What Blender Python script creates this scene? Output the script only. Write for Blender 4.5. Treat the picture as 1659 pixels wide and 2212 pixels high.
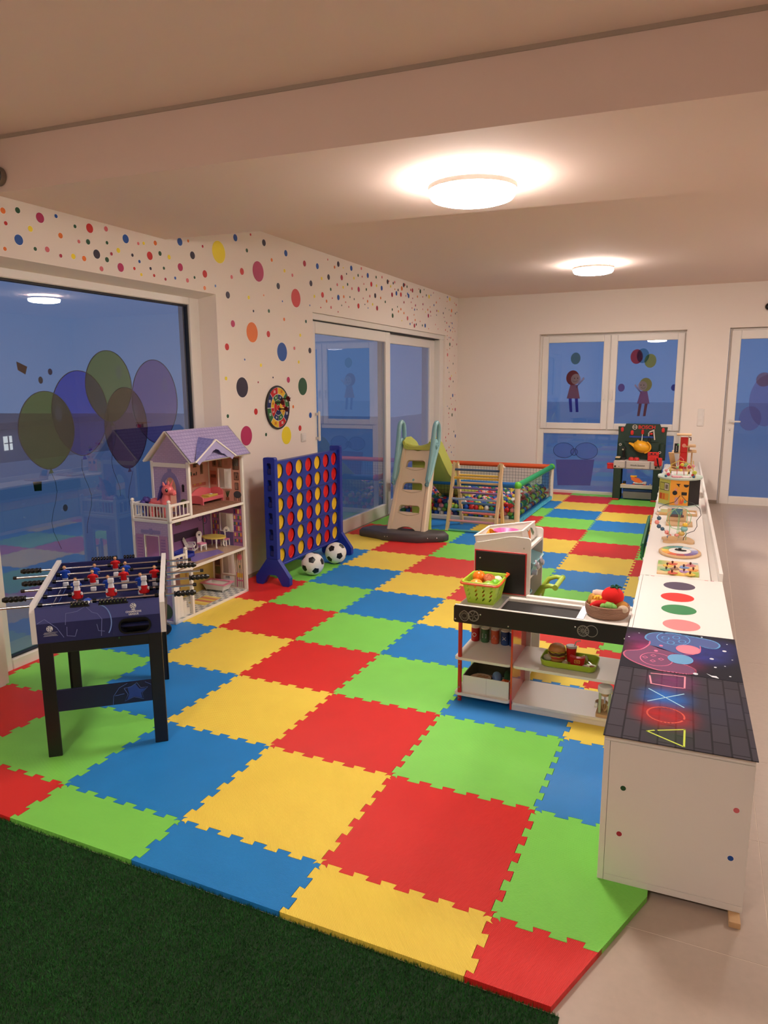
import bpy, math, random
from mathutils import Vector, Matrix
random.seed(7)
for _o in list(bpy.data.objects): bpy.data.objects.remove(_o)
SC = bpy.context.scene
COL = SC.collection
PI = math.pi
# ------------------------------------------------------------------ camera
cam = bpy.data.cameras.new('camera')
cam.sensor_fit = 'VERTICAL'; cam.sensor_height = 36.0; cam.sensor_width = 27.0
cam.lens = 1526.24 / 2212 * 36.0
cam.clip_start = 0.02; cam.clip_end = 400
camera = bpy.data.objects.new('camera', cam); COL.objects.link(camera)
camera.matrix_world = Matrix(((0.9118533, -0.06896614, 0.40468164, 2.2883479),
                              (0.41047521, 0.16710728, -0.89642917, -1.87114878),
                              (-0.00580199, 0.98352368, 0.18068622, 1.61440641),
                              (0, 0, 0, 1)))
SC.camera = camera
# ------------------------------------------------------------------ exposure, dusk sky
SC.view_settings.view_transform = 'Standard'; SC.view_settings.look = 'None'
SC.view_settings.exposure = 0.5; SC.view_settings.gamma = 1.0; SC.view_settings.use_curve_mapping = False
LAMP = 72.0                       # radiance of the ceiling lamp diffusers
LAMP_COL = (1.0, 0.90, 0.83)
wd = bpy.data.worlds.new('dusk_sky'); SC.world = wd; wd.use_nodes = True
_n = wd.node_tree.nodes; _l = wd.node_tree.links
_bg = _n['Background']; _tc = _n.new('ShaderNodeTexCoord'); _sx = _n.new('ShaderNodeSeparateXYZ'); _cr = _n.new('ShaderNodeValToRGB')
_l.new(_tc.outputs['Generated'], _sx.inputs[0]); _l.new(_sx.outputs['Z'], _cr.inputs[0]); _l.new(_cr.outputs[0], _bg.inputs[0])
_cr.color_ramp.elements[0].position = 0.0; _cr.color_ramp.elements[0].color = (0.095, 0.155, 0.285, 1)
_cr.color_ramp.elements[1].position = 0.6; _cr.color_ramp.elements[1].color = (0.072, 0.132, 0.265, 1)
_bg.inputs[1].default_value = 1.0

# ------------------------------------------------------------------ materials
def lin(c):
    return tuple((v/255/12.92 if v/255 <= 0.04045 else ((v/255+0.055)/1.055)**2.4) for v in c)
_mats = {}
def mat(name, col, rough=0.5, metal=0.0, bump=0.0, scale=60.0, var=0.0, spec=0.5, emit=0.0, alpha=1.0, coat=0.0):
    if name in _mats: return _mats[name]
    m = bpy.data.materials.new(name); m.use_nodes = True
    nt = m.node_tree; b = nt.nodes['Principled BSDF']; c = lin(col)
    b.inputs['Base Color'].default_value = (*c, 1); b.inputs['Roughness'].default_value = rough
    b.inputs['Metallic'].default_value = metal; b.inputs['Specular IOR Level'].default_value = spec
    b.inputs['Coat Weight'].default_value = coat
    if alpha < 1: b.inputs['Alpha'].default_value = alpha
    if emit:
        b.inputs['Emission Color'].default_value = (*c, 1); b.inputs['Emission Strength'].default_value = emit
    if bump or var:
        tc = nt.nodes.new('ShaderNodeTexCoord'); nz = nt.nodes.new('ShaderNodeTexNoise'); nz.inputs['Scale'].default_value = scale
        nz.inputs['Detail'].default_value = 3
        nt.links.new(tc.outputs['Object'], nz.inputs['Vector'])
        if bump:
            bp = nt.nodes.new('ShaderNodeBump'); bp.inputs['Strength'].default_value = bump; bp.inputs['Distance'].default_value = 0.002
            nt.links.new(nz.outputs[0], bp.inputs['Height']); nt.links.new(bp.outputs[0], b.inputs['Normal'])
        if var:
            mx = nt.nodes.new('ShaderNodeMix'); mx.data_type = 'RGBA'
            mx.inputs[6].default_value = (*[v*(1-var) for v in c], 1); mx.inputs[7].default_value = (*[min(1, v*(1+var)) for v in c], 1)
            nt.links.new(nz.outputs[0], mx.inputs[0]); nt.links.new(mx.outputs[2], b.inputs['Base Color'])
    _mats[name] = m; return m
def nodes_of(m): return m.node_tree.nodes, m.node_tree.links, m.node_tree.nodes['Principled BSDF']

# ------------------------------------------------------------------ mesh builder
class MB:
    def __init__(s): s.v = []; s.f = []; s.mi = []; s.ms = []
    def _m(s, m):
        if m not in s.ms: s.ms.append(m)
        return s.ms.index(m)
    def add(s, vs, fs, m):
        o = len(s.v); k = s._m(m); s.v += [tuple(v) for v in vs]
        for f in fs: s.f.append([i+o for i in f]); s.mi.append(k)
        return s
    def box(s, x0, x1, y0, y1, z0, z1, m, b=0.0):
        X = (min(x0,x1), max(x0,x1)); Y = (min(y0,y1), max(y0,y1)); Z = (min(z0,z1), max(z0,z1))
        b = min(b, (X[1]-X[0])*.49, (Y[1]-Y[0])*.49, (Z[1]-Z[0])*.49)
        if b <= 0:
            vs = [(x,y,z) for x in X for y in Y for z in Z]
            return s.add(vs, [(0,1,3,2),(4,6,7,5),(0,4,5,1),(2,3,7,6),(0,2,6,4),(1,5,7,3)], m)
        vs = []; ix = {}
        for i in (0,1):
            for j in (0,1):
                for k in (0,1):
                    sx, sy, sz = (1-2*i)*b, (1-2*j)*b, (1-2*k)*b
                    for a in range(3):
                        ix[i,j,k,a] = len(vs)
                        vs.append((X[i]+(sx if a != 0 else 0), Y[j]+(sy if a != 1 else 0), Z[k]+(sz if a != 2 else 0)))
        fs = []
        for i in (0,1):
            q = [ix[i,0,0,0], ix[i,1,0,0], ix[i,1,1,0], ix[i,0,1,0]]; fs.append(q if i else q[::-1])
            q = [ix[0,i,0,1], ix[0,i,1,1], ix[1,i,1,1], ix[1,i,0,1]]; fs.append(q if i else q[::-1])
            q = [ix[0,0,i,2], ix[1,0,i,2], ix[1,1,i,2], ix[0,1,i,2]]; fs.append(q if i else q[::-1])
        for i in (0,1):
            for j in (0,1):
                fl = (i+j) % 2
                q = [ix[i,j,0,0], ix[i,j,0,1], ix[i,j,1,1], ix[i,j,1,0]]; fs.append(q if not fl else q[::-1])
                q = [ix[i,0,j,2], ix[i,0,j,0], ix[i,1,j,0], ix[i,1,j,2]]; fs.append(q if not fl else q[::-1])
                q = [ix[0,i,j,1], ix[0,i,j,2], ix[1,i,j,2], ix[1,i,j,1]]; fs.append(q if not fl else q[::-1])
                for k in (0,1):
                    t = [ix[i,j,k,0], ix[i,j,k,1], ix[i,j,k,2]]; fs.append(t if (i+j+k) % 2 else t[::-1])
        return s.add(vs, fs, m)
    def obox(s, a, b, w, h, m, up=(0,0,1), bev=0.0):
        """bar from a to b, w across, h along up"""
        a = Vector(a); b = Vector(b); d = (b-a); L = d.length; d.normalize(); u = Vector(up); x = d.cross(u)
        if x.length < 1e-5: x = d.cross(Vector((1,0,0)))
        x.normalize(); u = x.cross(d)
        t = MB(); t.box(-w/2, w/2, 0, L, -h/2, h/2, m, bev)
        return s.add([a + x*p[0] + d*p[1] + u*p[2] for p in t.v], t.f, m)
    def rings(s, rs, m, closed=False, cap=True):
        n = len(rs[0]); vs = [p for r in rs for p in r]; fs = []
        K = len(rs)
        for i in range(K if closed else K-1):
            a = i*n; b = ((i+1) % K)*n
            for j in range(n): fs.append((a+j, a+(j+1) % n, b+(j+1) % n, b+j))
        if cap and not closed:
            fs.append(tuple(range(n))[::-1]); fs.append(tuple(range((K-1)*n, K*n)))
        return s.add(vs, fs, m)
    def cyl(s, a, b, r, m, r2=None, n=16, cap=True):
        a = Vector(a); b = Vector(b); d = (b-a).normalized(); x = d.orthogonal().normalized(); y = d.cross(x)
        r2 = r if r2 is None else r2
        return s.rings([[c + x*(q*math.cos(2*PI*k/n)) + y*(q*math.sin(2*PI*k/n)) for k in range(n)] for c, q in ((a,r),(b,r2))], m, cap=cap)
    def lathe(s, prof, m, o=(0,0,0), n=24, ax=(0,0,1), sx=1.0, sy=1.0, cap=True):
        d = Vector(ax).normalized(); x = Vector((1,0,0)) if abs(d.z) > .9 else d.orthogonal().normalized(); y = d.cross(x); o = Vector(o)
        return s.rings([[o + d*h + x*(max(r,1e-5)*sx*math.cos(2*PI*k/n)) + y*(max(r,1e-5)*sy*math.sin(2*PI*k/n)) for k in range(n)] for r, h in prof], m, cap=cap)
    def tube(s, pts, r, m, n=8, closed=False):
        pts = [Vector(p) for p in pts]; K = len(pts); rs = []; ref = None
        for i, p in enumerate(pts):
            if closed: t = pts[(i+1) % K]-pts[i-1]
            else: t = pts[min(i+1,K-1)]-pts[max(i-1,0)]
            t.normalize()
            if ref is None: ref = t.orthogonal().normalized()
            ref = (ref - t*ref.dot(t)).normalized(); y = t.cross(ref)
            q = r[i] if isinstance(r, (list,tuple)) else r
            rs.append([p + ref*(q*math.cos(2*PI*k/n)) + y*(q*math.sin(2*PI*k/n)) for k in range(n)])
        return s.rings(rs, m, closed=closed)
    def sph(s, c, r, m, nu=16, nv=10, sc=(1,1,1), rot=None):
        c = Vector(c); vs = []; fs = []
        def P(v): 
            v = Vector((v[0]*sc[0]*r, v[1]*sc[1]*r, v[2]*sc[2]*r)); return c + (rot @ v if rot else v)
        vs.append(P((0,0,1)))
        for i in range(1, nv):
            th = PI*i/nv
            for j in range(nu):
                ph = 2*PI*j/nu; vs.append(P((math.sin(th)*math.cos(ph), math.sin(th)*math.sin(ph), math.cos(th))))
        vs.append(P((0,0,-1))); L = len(vs)-1
        for j in range(nu): fs.append((0, 1+j, 1+(j+1) % nu)); fs.append((L, L-nu+(j+1) % nu, L-nu+j))
        for i in range(nv-2):
            for j in range(nu):
                a = 1+i*nu; b = a+nu; fs.append((a+j, b+j, b+(j+1) % nu, a+(j+1) % nu))
        return s.add(vs, fs, m)
    def prism(s, poly, ax, a, b, m, mcap=None):
        """2D polygon extruded along axis ax (0,1,2) from a to b; poly in the two other axes in order (yz, xz, xy)"""
        def P(p, h): return (h,p[0],p[1]) if ax == 0 else ((p[0],h,p[1]) if ax == 1 else (p[0],p[1],h))
        n = len(poly); A = sum(poly[i][0]*poly[(i+1) % n][1]-poly[(i+1) % n][0]*poly[i][1] for i in range(n))
        if (A < 0) != (ax == 1): poly = poly[::-1]
        lo, hi = min(a,b), max(a,b)
        vs = [P(p, lo) for p in poly]+[P(p, hi) for p in poly]
        s.add(vs, [tuple(range(n))[::-1], tuple(range(n, 2*n))], mcap or m)
        return s.add(vs, [(i, (i+1) % n, n+(i+1) % n, n+i) for i in range(n)], m)
    def poly(s, pts, m): return s.add(pts, [tuple(range(len(pts)))], m)
    def xf(s, M): s.v = [tuple(M @ Vector(v)) for v in s.v]; return s
    def join(s, t):
        o = len(s.v); s.v += t.v
        for f, k in zip(t.f, t.mi): s.f.append([i+o for i in f]); s.mi.append(s._m(t.ms[k]))
        return s
    def mesh(s, name, smooth=35):
        me = bpy.data.meshes.new(name); me.from_pydata(s.v, [], s.f)
        for m in s.ms: me.materials.append(m)
        me.polygons.foreach_set('material_index', s.mi)
        if smooth:
            me.polygons.foreach_set('use_smooth', [True]*len(s.f))
            me.update(); me.set_sharp_from_angle(angle=math.radians(smooth))
        me.update(); return me
    def build(s, name, parent=None, smooth=35, loc=None, rot=None):
        return link(name, s.mesh(name, smooth), parent, loc, rot)
def link(name, me, parent=None, loc=None, rot=None):
    o = bpy.data.objects.new(name, me); COL.objects.link(o)
    if loc: o.location = loc
    if rot: o.rotation_euler = rot
    if parent: o.parent = parent
    return o
def thing(name, label, cat, loc=(0,0,0), rz=0.0, group=None, rot=None):
    o = bpy.data.objects.new(name, None); COL.objects.link(o); o.empty_display_size = .05
    o.location = loc; o.rotation_euler = rot or (0,0,rz)
    return tag(o, label, cat, group)
def tag(o, label, cat, group=None):
    o['label'] = label; o['category'] = cat
    if group: o['group'] = group
    return o
def struct(o): o['kind'] = 'structure'; return o
def copy_tree(o, parent=None):
    c = o.copy(); COL.objects.link(c)
    if parent: c.parent = parent
    for ch in list(o.children): copy_tree(ch, c)
    return c
def arc(c, r, a0, a1, n): return [(c[0]+r*math.cos(math.radians(a0+(a1-a0)*i/n)), c[1]+r*math.sin(math.radians(a0+(a1-a0)*i/n))) for i in range(n+1)]
def rrect(x0, x1, y0, y1, r, n=4):
    return arc((x1-r,y0+r),r,-90,0,n)+arc((x1-r,y1-r),r,0,90,n)+arc((x0+r,y1-r),r,90,180,n)+arc((x0+r,y0+r),r,180,270,n)
def ell(cx, cy, rx, ry, n=24): return [(cx+rx*math.cos(2*PI*k/n), cy+ry*math.sin(2*PI*k/n)) for k in range(n)]
def text(name, body, size, m, parent, M, depth=0.0008, align='CENTER', bold=0.0):
    cu = bpy.data.curves.new(name, 'FONT'); cu.body = body; cu.size = size; cu.extrude = depth; cu.offset = bold
    cu.align_x = align; cu.align_y = 'CENTER'; cu.resolution_u = 3
    o = bpy.data.objects.new('_t', cu); COL.objects.link(o)
    dg = bpy.context.evaluated_depsgraph_get(); me = bpy.data.meshes.new_from_object(o.evaluated_get(dg))
    bpy.data.objects.remove(o); me.materials.clear(); me.materials.append(m); me.transform(M)
    return link(name, me, parent)
def face_xz(x, y, z, flip=False):
    """text plane facing -Y at (x, y, z)"""
    return Matrix.Translation((x,y,z)) @ Matrix.Rotation(PI/2, 4, 'X')
def holed(mb, rect, hole, ax, a, b, m, mi=None):
    """rect (u0,u1,v0,v1) plate with a hole polygon (list of uv, any star-shaped round its centre), thick from a to b along ax"""
    u0,u1,v0,v1 = rect; n = len(hole); cx = sum(p[0] for p in hole)/n; cy = sum(p[1] for p in hole)/n
    hh = []
    for i in range(n):
        a0 = hole[i]; a1 = hole[(i+1) % n]; a_ = abs(math.atan2((a0[0]-cx)*(a1[1]-cy)-(a0[1]-cy)*(a1[0]-cx), (a0[0]-cx)*(a1[0]-cx)+(a0[1]-cy)*(a1[1]-cy))); k = 1+int(a_/.5)
        hh += [(a0[0]+(a1[0]-a0[0])*q/k, a0[1]+(a1[1]-a0[1])*q/k) for q in range(k)]
    hole = hh; n = len(hole)
    out = []
    for p in hole:
        dx, dy = p[0]-cx, p[1]-cy; t = 1e9
        if dx > 1e-9: t = min(t, (u1-cx)/dx)
        if dx < -1e-9: t = min(t, (u0-cx)/dx)
        if dy > 1e-9: t = min(t, (v1-cy)/dy)
        if dy < -1e-9: t = min(t, (v0-cy)/dy)
        out.append((cx+dx*t, cy+dy*t))
    cs = [(u0,v0),(u1,v0),(u1,v1),(u0,v1)]
    def P(p, h): return (h,p[0],p[1]) if ax == 0 else ((p[0],h,p[1]) if ax == 1 else (p[0],p[1],h))
    for h, fl in ((a, 1), (b, 0)):
        for i in range(n):
            j = (i+1) % n; q = [out[i], out[j]]
            for c in cs:                       # put the rectangle's corner in
                if abs(out[i][0]-out[j][0]) > 1e-9 and abs(out[i][1]-out[j][1]) > 1e-9:
                    if (abs(c[0]-out[i][0]) < 1e-9 or abs(c[1]-out[i][1]) < 1e-9) and (abs(c[0]-out[j][0]) < 1e-9 or abs(c[1]-out[j][1]) < 1e-9):
                        q = [out[i], c, out[j]]
            f = [P(p, h) for p in q] + [P(hole[j], h), P(hole[i], h)]
            mb.poly(f if not fl else f[::-1], m)
    vs = [P(p, a) for p in hole]+[P(p, b) for p in hole]
    mb.add(vs, [(i, (i+1) % n, n+(i+1) % n, n+i) for i in range(n)], mi or m)
    vs = [P(p, a) for p in cs]+[P(p, b) for p in cs]
    mb.add(vs, [(i, (i+1) % 4, 4+(i+1) % 4, 4+i) for i in range(4)], m)
    return mb
# ================================================================== ROOM
WHITE = mat('wall_paint', (233,221,211), .85, bump=.12, scale=220)
CEILP = mat('ceiling_paint', (232,209,198), .9, bump=.08, scale=180)
PVC = mat('white_pvc', (226,219,212), .35)
GASKET = mat('rubber_gasket', (28,30,36), .6)
TILE = mat('beige_floor_tile', (180,163,147), .38, bump=.1, scale=40, var=.07)
GROUT = mat('floor_grout', (222,208,192), .9)
def glass_mat(name, tint, film=0.0, filmcol=(150,170,210), k=2.0):
    m = bpy.data.materials.new(name); m.use_nodes = True; nt = m.node_tree; nt.nodes.clear(); N = nt.nodes.new; L = nt.links.new
    out = N('ShaderNodeOutputMaterial'); tr = N('ShaderNodeBsdfTransparent'); tr.inputs[0].default_value = (*lin(tint), 1)
    gl = N('ShaderNodeBsdfGlossy'); gl.inputs['Roughness'].default_value = .008
    fr = N('ShaderNodeFresnel'); fr.inputs[0].default_value = 1.5
    ge = N('ShaderNodeNewGeometry'); inv = N('ShaderNodeMath'); inv.operation = 'SUBTRACT'; inv.inputs[0].default_value = 1; L(ge.outputs['Backfacing'], inv.inputs[1])
    mu = N('ShaderNodeMath'); mu.operation = 'MULTIPLY'; L(fr.outputs[0], mu.inputs[0]); L(inv.outputs[0], mu.inputs[1])
    m2 = N('ShaderNodeMath'); m2.operation = 'MULTIPLY'; m2.use_clamp = True; L(mu.outputs[0], m2.inputs[0]); m2.inputs[1].default_value = k
    mx = N('ShaderNodeMixShader'); L(m2.outputs[0], mx.inputs[0]); L(tr.outputs[0], mx.inputs[1]); L(gl.outputs[0], mx.inputs[2])
    if film:
        df = N('ShaderNodeBsdfTranslucent'); df.inputs[0].default_value = (*lin(filmcol), 1)
        d2 = N('ShaderNodeBsdfDiffuse'); d2.inputs[0].default_value = (*lin(filmcol), 1)
        a = N('ShaderNodeMixShader'); a.inputs[0].default_value = .35; L(df.outputs[0], a.inputs[1]); L(d2.outputs[0], a.inputs[2])
        b = N('ShaderNodeMixShader'); b.inputs[0].default_value = film; L(tr.outputs[0], b.inputs[1]); L(a.outputs[0], b.inputs[2]); L(b.outputs[0], mx.inputs[1])
    L(mx.outputs[0], out.inputs[0]); _mats[name] = m; return m
GLASS = glass_mat('window_glass', (226,234,242), k=3.0)
FILM = glass_mat('filmed_glass', (240,246,255), film=.22, filmcol=(150,185,235), k=2.0)
def sticker(name, col, a=.45):
    m = bpy.data.materials.new(name); m.use_nodes = True; nt = m.node_tree; nt.nodes.clear(); N = nt.nodes.new; L = nt.links.new
    out = N('ShaderNodeOutputMaterial'); tr = N('ShaderNodeBsdfTransparent'); tr.inputs[0].default_value = (*lin(col), 1)
    tl = N('ShaderNodeBsdfTranslucent'); tl.inputs[0].default_value = (*lin(col), 1); d = N('ShaderNodeBsdfDiffuse'); d.inputs[0].default_value = (*lin(col), 1)
    m1 = N('ShaderNodeMixShader'); m1.inputs[0].default_value = .3; L(tl.outputs[0], m1.inputs[1]); L(d.outputs[0], m1.inputs[2])
    m2 = N('ShaderNodeMixShader'); m2.inputs[0].default_value = a; L(tr.outputs[0], m2.inputs[1]); L(m1.outputs[0], m2.inputs[2])
    L(m2.outputs[0], out.inputs[0]); _mats[name] = m; return m

# floor: slab + large tiles
mb = MB(); mb.box(-1.7, 6.4, -5.8, 8.9, -.2, -.0207, GROUT); floor = struct(mb.build('floor'))
tm = {}
for i in range(4):
    for j in range(-8, 15):
        x0 = 1.37+1.2*i; y0 = .153+.61*j
        if y0 > 8.5: continue
        t = MB(); t.box(.0008, 1.1992, .0008, min(.6092, 8.6-y0), -.03, -.02, TILE, .0008)
        link('tile', t.mesh('tile'), floor, (x0, y0, 0))
# walls
WL = dict(loc=(-1.12,3,0), rot=(0,0,.0086))
def LB(mb, x0,x1,y0,y1,z0,z1,m,b=0): return mb.box(x0,x1,y0-3,y1-3,z0,z1,m,b)
mb = MB()
LB(mb,-.36,0,-9,.61,-.06,2.9,WHITE); LB(mb,-.36,0,.61,2.63,2.27,2.9,WHITE); LB(mb,-.36,0,2.63,4.10,-.06,2.9,WHITE)
LB(mb,-.36,0,4.10,7.94,2.265,2.9,WHITE); LB(mb,-.36,0,7.94,8.75,-.06,2.9,WHITE)
LB(mb,-.36,-.3,.61,2.63,-.3,-.045,WHITE); LB(mb,-.36,-.0,4.10,7.94,-.3,-.045,WHITE)
mb.prism([(-.14,2.238),(0,2.27),(-.14,2.28)],1,.61-3,2.63-3,WHITE); mb.prism([(-.14,2.598-3),(0,2.63-3),(-.14,2.64-3)],2,-.04,2.27,WHITE)
wall_left = struct(mb.build('wall_left', **WL))
mb = MB()
mb.box(-1.6,.06,8.5,8.86,-.06,2.9,WHITE); mb.box(.06,2.0,8.5,8.86,2.272,2.9,WHITE); mb.box(2.0,2.51,8.5,8.86,-.06,2.9,WHITE)
mb.box(2.51,3.56,8.5,8.86,2.278,2.9,WHITE); mb.box(3.56,6.4,8.5,8.86,-.06,2.9,WHITE); mb.box(.06,2.0,8.64,8.86,-.3,-.045,WHITE)
wall_back = struct(mb.build('wall_back'))
mb = MB(); mb.box(6.2,6.4,-5.8,8.86,-.06,2.9,WHITE); struct(mb.build('wall_right'))
mb = MB(); mb.box(-1.6,6.4,-5.8,-5.6,-.06,2.9,WHITE); struct(mb.build('wall_front'))
mb = MB(); mb.box(-1.8,6.4,-5.8,8.86,2.832,2.95,CEILP); ceiling = struct(mb.build('ceiling'))
def beamline(x, k): return (.80+.062*(x+1.12)) if k == 0 else (2.10+.075*(x+1.12))
mb = MB(); mb.prism([(-1.3,beamline(-1.3,0)),(6.3,beamline(6.3,0)),(6.3,beamline(6.3,1)),(-1.3,beamline(-1.3,1))], 2, 2.57, 2.85, CEILP)
beam = struct(mb.build('ceiling_beam'))
mb = MB(); mb.prism([(-1.12,beamline(-1.12,0)-.006),(6.2,beamline(6.2,0)-.006),(6.2,beamline(6.2,0)),(-1.12,beamline(-1.12,0))], 2, 2.815, 2.832, mat('painted_gap_shade', (176,160,146), .9))
struct(mb.build('shadow_gap_strip'))  # thin darker strip, shade of the gap above the beam put into its colour
# grey tile skirting along the walls
SK = mat('skirting_tile', (150,132,116), .5)
mb = MB(); LB(mb,0,.008,2.63,4.10,-.03,.03,SK,.001); struct(mb.build('baseboard_left', **WL))
mb = MB(); LB(mb,0,.008,7.94,8.5,-.03,.03,SK,.001); struct(mb.build('baseboard_left', **WL))
mb = MB(); mb.box(-1.16,.06,8.492,8.5,-.03,.03,SK,.001); mb.box(2.0,2.51,8.492,8.5,-.03,.03,SK,.001); struct(mb.build('baseboard_back'))

# ---- window_1: big fixed pane in the left wall
def lframe(mb, xf, xb, y0,y1,z0,z1, sl,sr,sb,st, m, b=.006):
    LB(mb,xb,xf,y0,y0+sl,z0,z1,m,b); LB(mb,xb,xf,y1-sr,y1,z0,z1,m,b); LB(mb,xb,xf,y0+sl,y1-sr,z0,z0+sb,m,b); LB(mb,xb,xf,y0+sl,y1-sr,z1-st,z1,m,b)
w1 = thing('window_1','','',(-1.12,3,0),.0086); del w1['label']; del w1['category']; struct(w1)
mb = MB(); lframe(mb,-.14,-.21,.61,2.628,-.045,2.268,.14,.135,.105,.08,PVC); mb.build('window_frame', w1)
mb = MB(); lframe(mb,-.160,-.20,.745,2.495,.055,2.19,.014,.014,.014,.014,GASKET,0); mb.build('gasket', w1)
mb = MB(); LB(mb,-.180,-.174,.75,2.49,.06,2.187,GLASS); mb.build('pane', w1)
BAL = [('olive', (200,212,140), 1.17,1.342,.20,.232), ('lime', (212,220,160), 1.688,1.597,.20,.231), ('plum', (205,165,180), 1.818,1.317,.196,.274), ('lilac', (218,192,222), 2.117,1.486,.232,.294), ('blue', (120,172,240), 1.437,1.432,.223,.265)]
INK = mat('sticker_ink', (24,26,44), .7)
for k, (nm, c, y, z, ry, rz) in enumerate(BAL):
    x = -.1815-.0008*k; mb = MB(); sm = sticker('balloon_film_'+nm, c, .12)
    pts = [(y-3+ry*math.cos(t)*(1 if math.sin(t) > 0 else 1-.18*abs(math.sin(t))**2), z+rz*math.sin(t)) for t in [2*PI*i/40 for i in range(40)]]
    mb.prism(pts, 0, x-.0004, x, sm)
    mb.tube([(x-.0003,p[0],p[1]) for p in pts], .0028, INK, 4, closed=True)
    hl = sticker('balloon_highlight', (235,240,250), .22); mb.prism([(y-3+.45*ry+.13*ry*math.cos(t), z+.40*rz+.20*rz*math.sin(t)) for t in [2*PI*i/18 for i in range(18)]], 0, x+.0001, x+.0005, hl)
    mb.prism([(y-3-.018,z-rz-.025),(y-3+.018,z-rz-.025),(y-3,z-rz+.01)], 0, x-.0006, x, sm)
    mb.tube([(x-.0003, y-3+.03*math.sin(i*.9+k), z-rz-.02-.06*i) for i in range(9)], .0014, INK, 4)
    mb.build('balloon_sticker', w1)
for y, z, pts, c in ((1.036,1.706,[(-.034,.036),(.034,.008),(.018,-.036),(-.03,-.012)],(150,80,60)),(1.154,1.638,ell(0,0,.016,.021,12),(120,110,120)),(1.227,1.687,ell(0,0,.016,.019,12),(60,90,150)),(1.06,1.02,[(-.025,.03),(.035,.026),(.03,-.03),(-.02,-.026)],(60,60,70)),(1.25,.86,ell(0,0,.018,.022,12),(90,90,120))):
    mb = MB(); mb.prism([(y-3+a, z+b) for a, b in pts], 0, -.1825, -.1815, sticker('confetti_film%d' % (c[0]+c[1]), c, .6)); mb.build('confetti_sticker', w1)
# ---- door_1: two-leaf sliding door
d1 = thing('door_1','','',(-1.12,3,0),.0086); del d1['label']; del d1['category']; struct(d1)
mb = MB(); LB(mb,-.20,-.02,4.10,7.94,2.205,2.265,PVC,.004); LB(mb,-.20,-.03,7.80,7.94,-.04,2.205,PVC,.004); LB(mb,-.20,-.03,4.09,4.12,-.04,2.205,PVC,.004)
LB(mb,-.20,-.045,4.12,7.80,-.045,.0,mat('threshold', (176,160,140), .5),.003); mb.build('door_frame', d1)
mb = MB(); LB(mb,-.19,-.05,4.12,7.80,2.196,2.206,GASKET); mb.build('track', d1)
for y0,y1,xf,zt,sr in ((4.12,6.06,-.05,2.195,.13),(5.94,7.80,-.115,2.195,.18)):
    mb = MB(); lframe(mb,xf,xf-.055,y0,y1,.002,zt,.11,sr,.145,.115,PVC); leaf = mb.build('sliding_leaf', d1)
    mb = MB(); LB(mb,xf-.03,xf-.024,y0+.10,y1-sr+.01,.14,zt-.11,FILM if xf < -.1 else GLASS); p = mb.build('pane', leaf)
    if xf > -.1:
        mb = MB(); yy = 4.2-3
        mb.box(xf,xf+.04,yy-.012,yy+.012,1.30,1.325,PVC,.003); mb.box(xf,xf+.04,yy-.012,yy+.012,1.065,1.09,PVC,.003); mb.box(xf+.03,xf+.05,yy-.013,yy+.013,1.05,1.34,PVC,.006); mb.build('handle', leaf)
# faint balloon stickers on the rear leaf and the back window
def window_figures(par, y, cx, cz, s, hair, dress, legs, side):
    """a simple child figure sticker, flat film on the glass"""
    H = sticker('sticker_hair%d' % hair[0], hair, .45); Dm = sticker('sticker_dress%d' % dress[0], dress, .4); Lm = sticker('sticker_legs%d' % legs[0], legs, .35); F = sticker('sticker_face', (226,214,222), .5)
    mb = MB(); a, b = y, y+.0006
    mb.prism([(cx+p[0]*s, cz+p[1]*s) for p in ell(-.03*side,.0,.15,.17,20)], 1, a, b, H)
    mb.prism([(cx+p[0]*s, cz+p[1]*s) for p in ell(.04*side,-.03,.11,.12,18)], 1, a-.0007, a-.0001, F)
    mb.prism([(cx+p[0]*s, cz+p[1]*s) for p in ((-.08,-.16),(.08,-.16),(.15,-.47),(-.15,-.47))], 1, a, b, Dm)
    for q in (-.07,.07): mb.prism([(cx+p[0]*s, cz+p[1]*s) for p in ((q-.035,-.47),(q+.035,-.47),(q+.03+.03*side,-.78),(q-.03+.03*side,-.78))], 1, a, b, Lm)
    mb.prism([(cx+p[0]*s, cz+p[1]*s) for p in ((.07*side,-.18),(.24*side,-.02),(.21*side,.02),(.05*side,-.24))], 1, a, b, F)
    for q in (.0,.07): mb.prism([(cx+p[0]*s*side, cz+p[1]*s) for p in ell(.01+q,-.01,.010,.014,8)], 1, a-.0012, a-.0008, INK)
    mb.tube([(cx+(.02+.05*math.cos(t))*s*side, a-.001, cz+(-.06+.03*math.sin(t))*s) for t in [PI+PI*i/6 for i in range(7)]], .002, INK, 4)
    return mb.build('figure_sticker', par)
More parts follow.
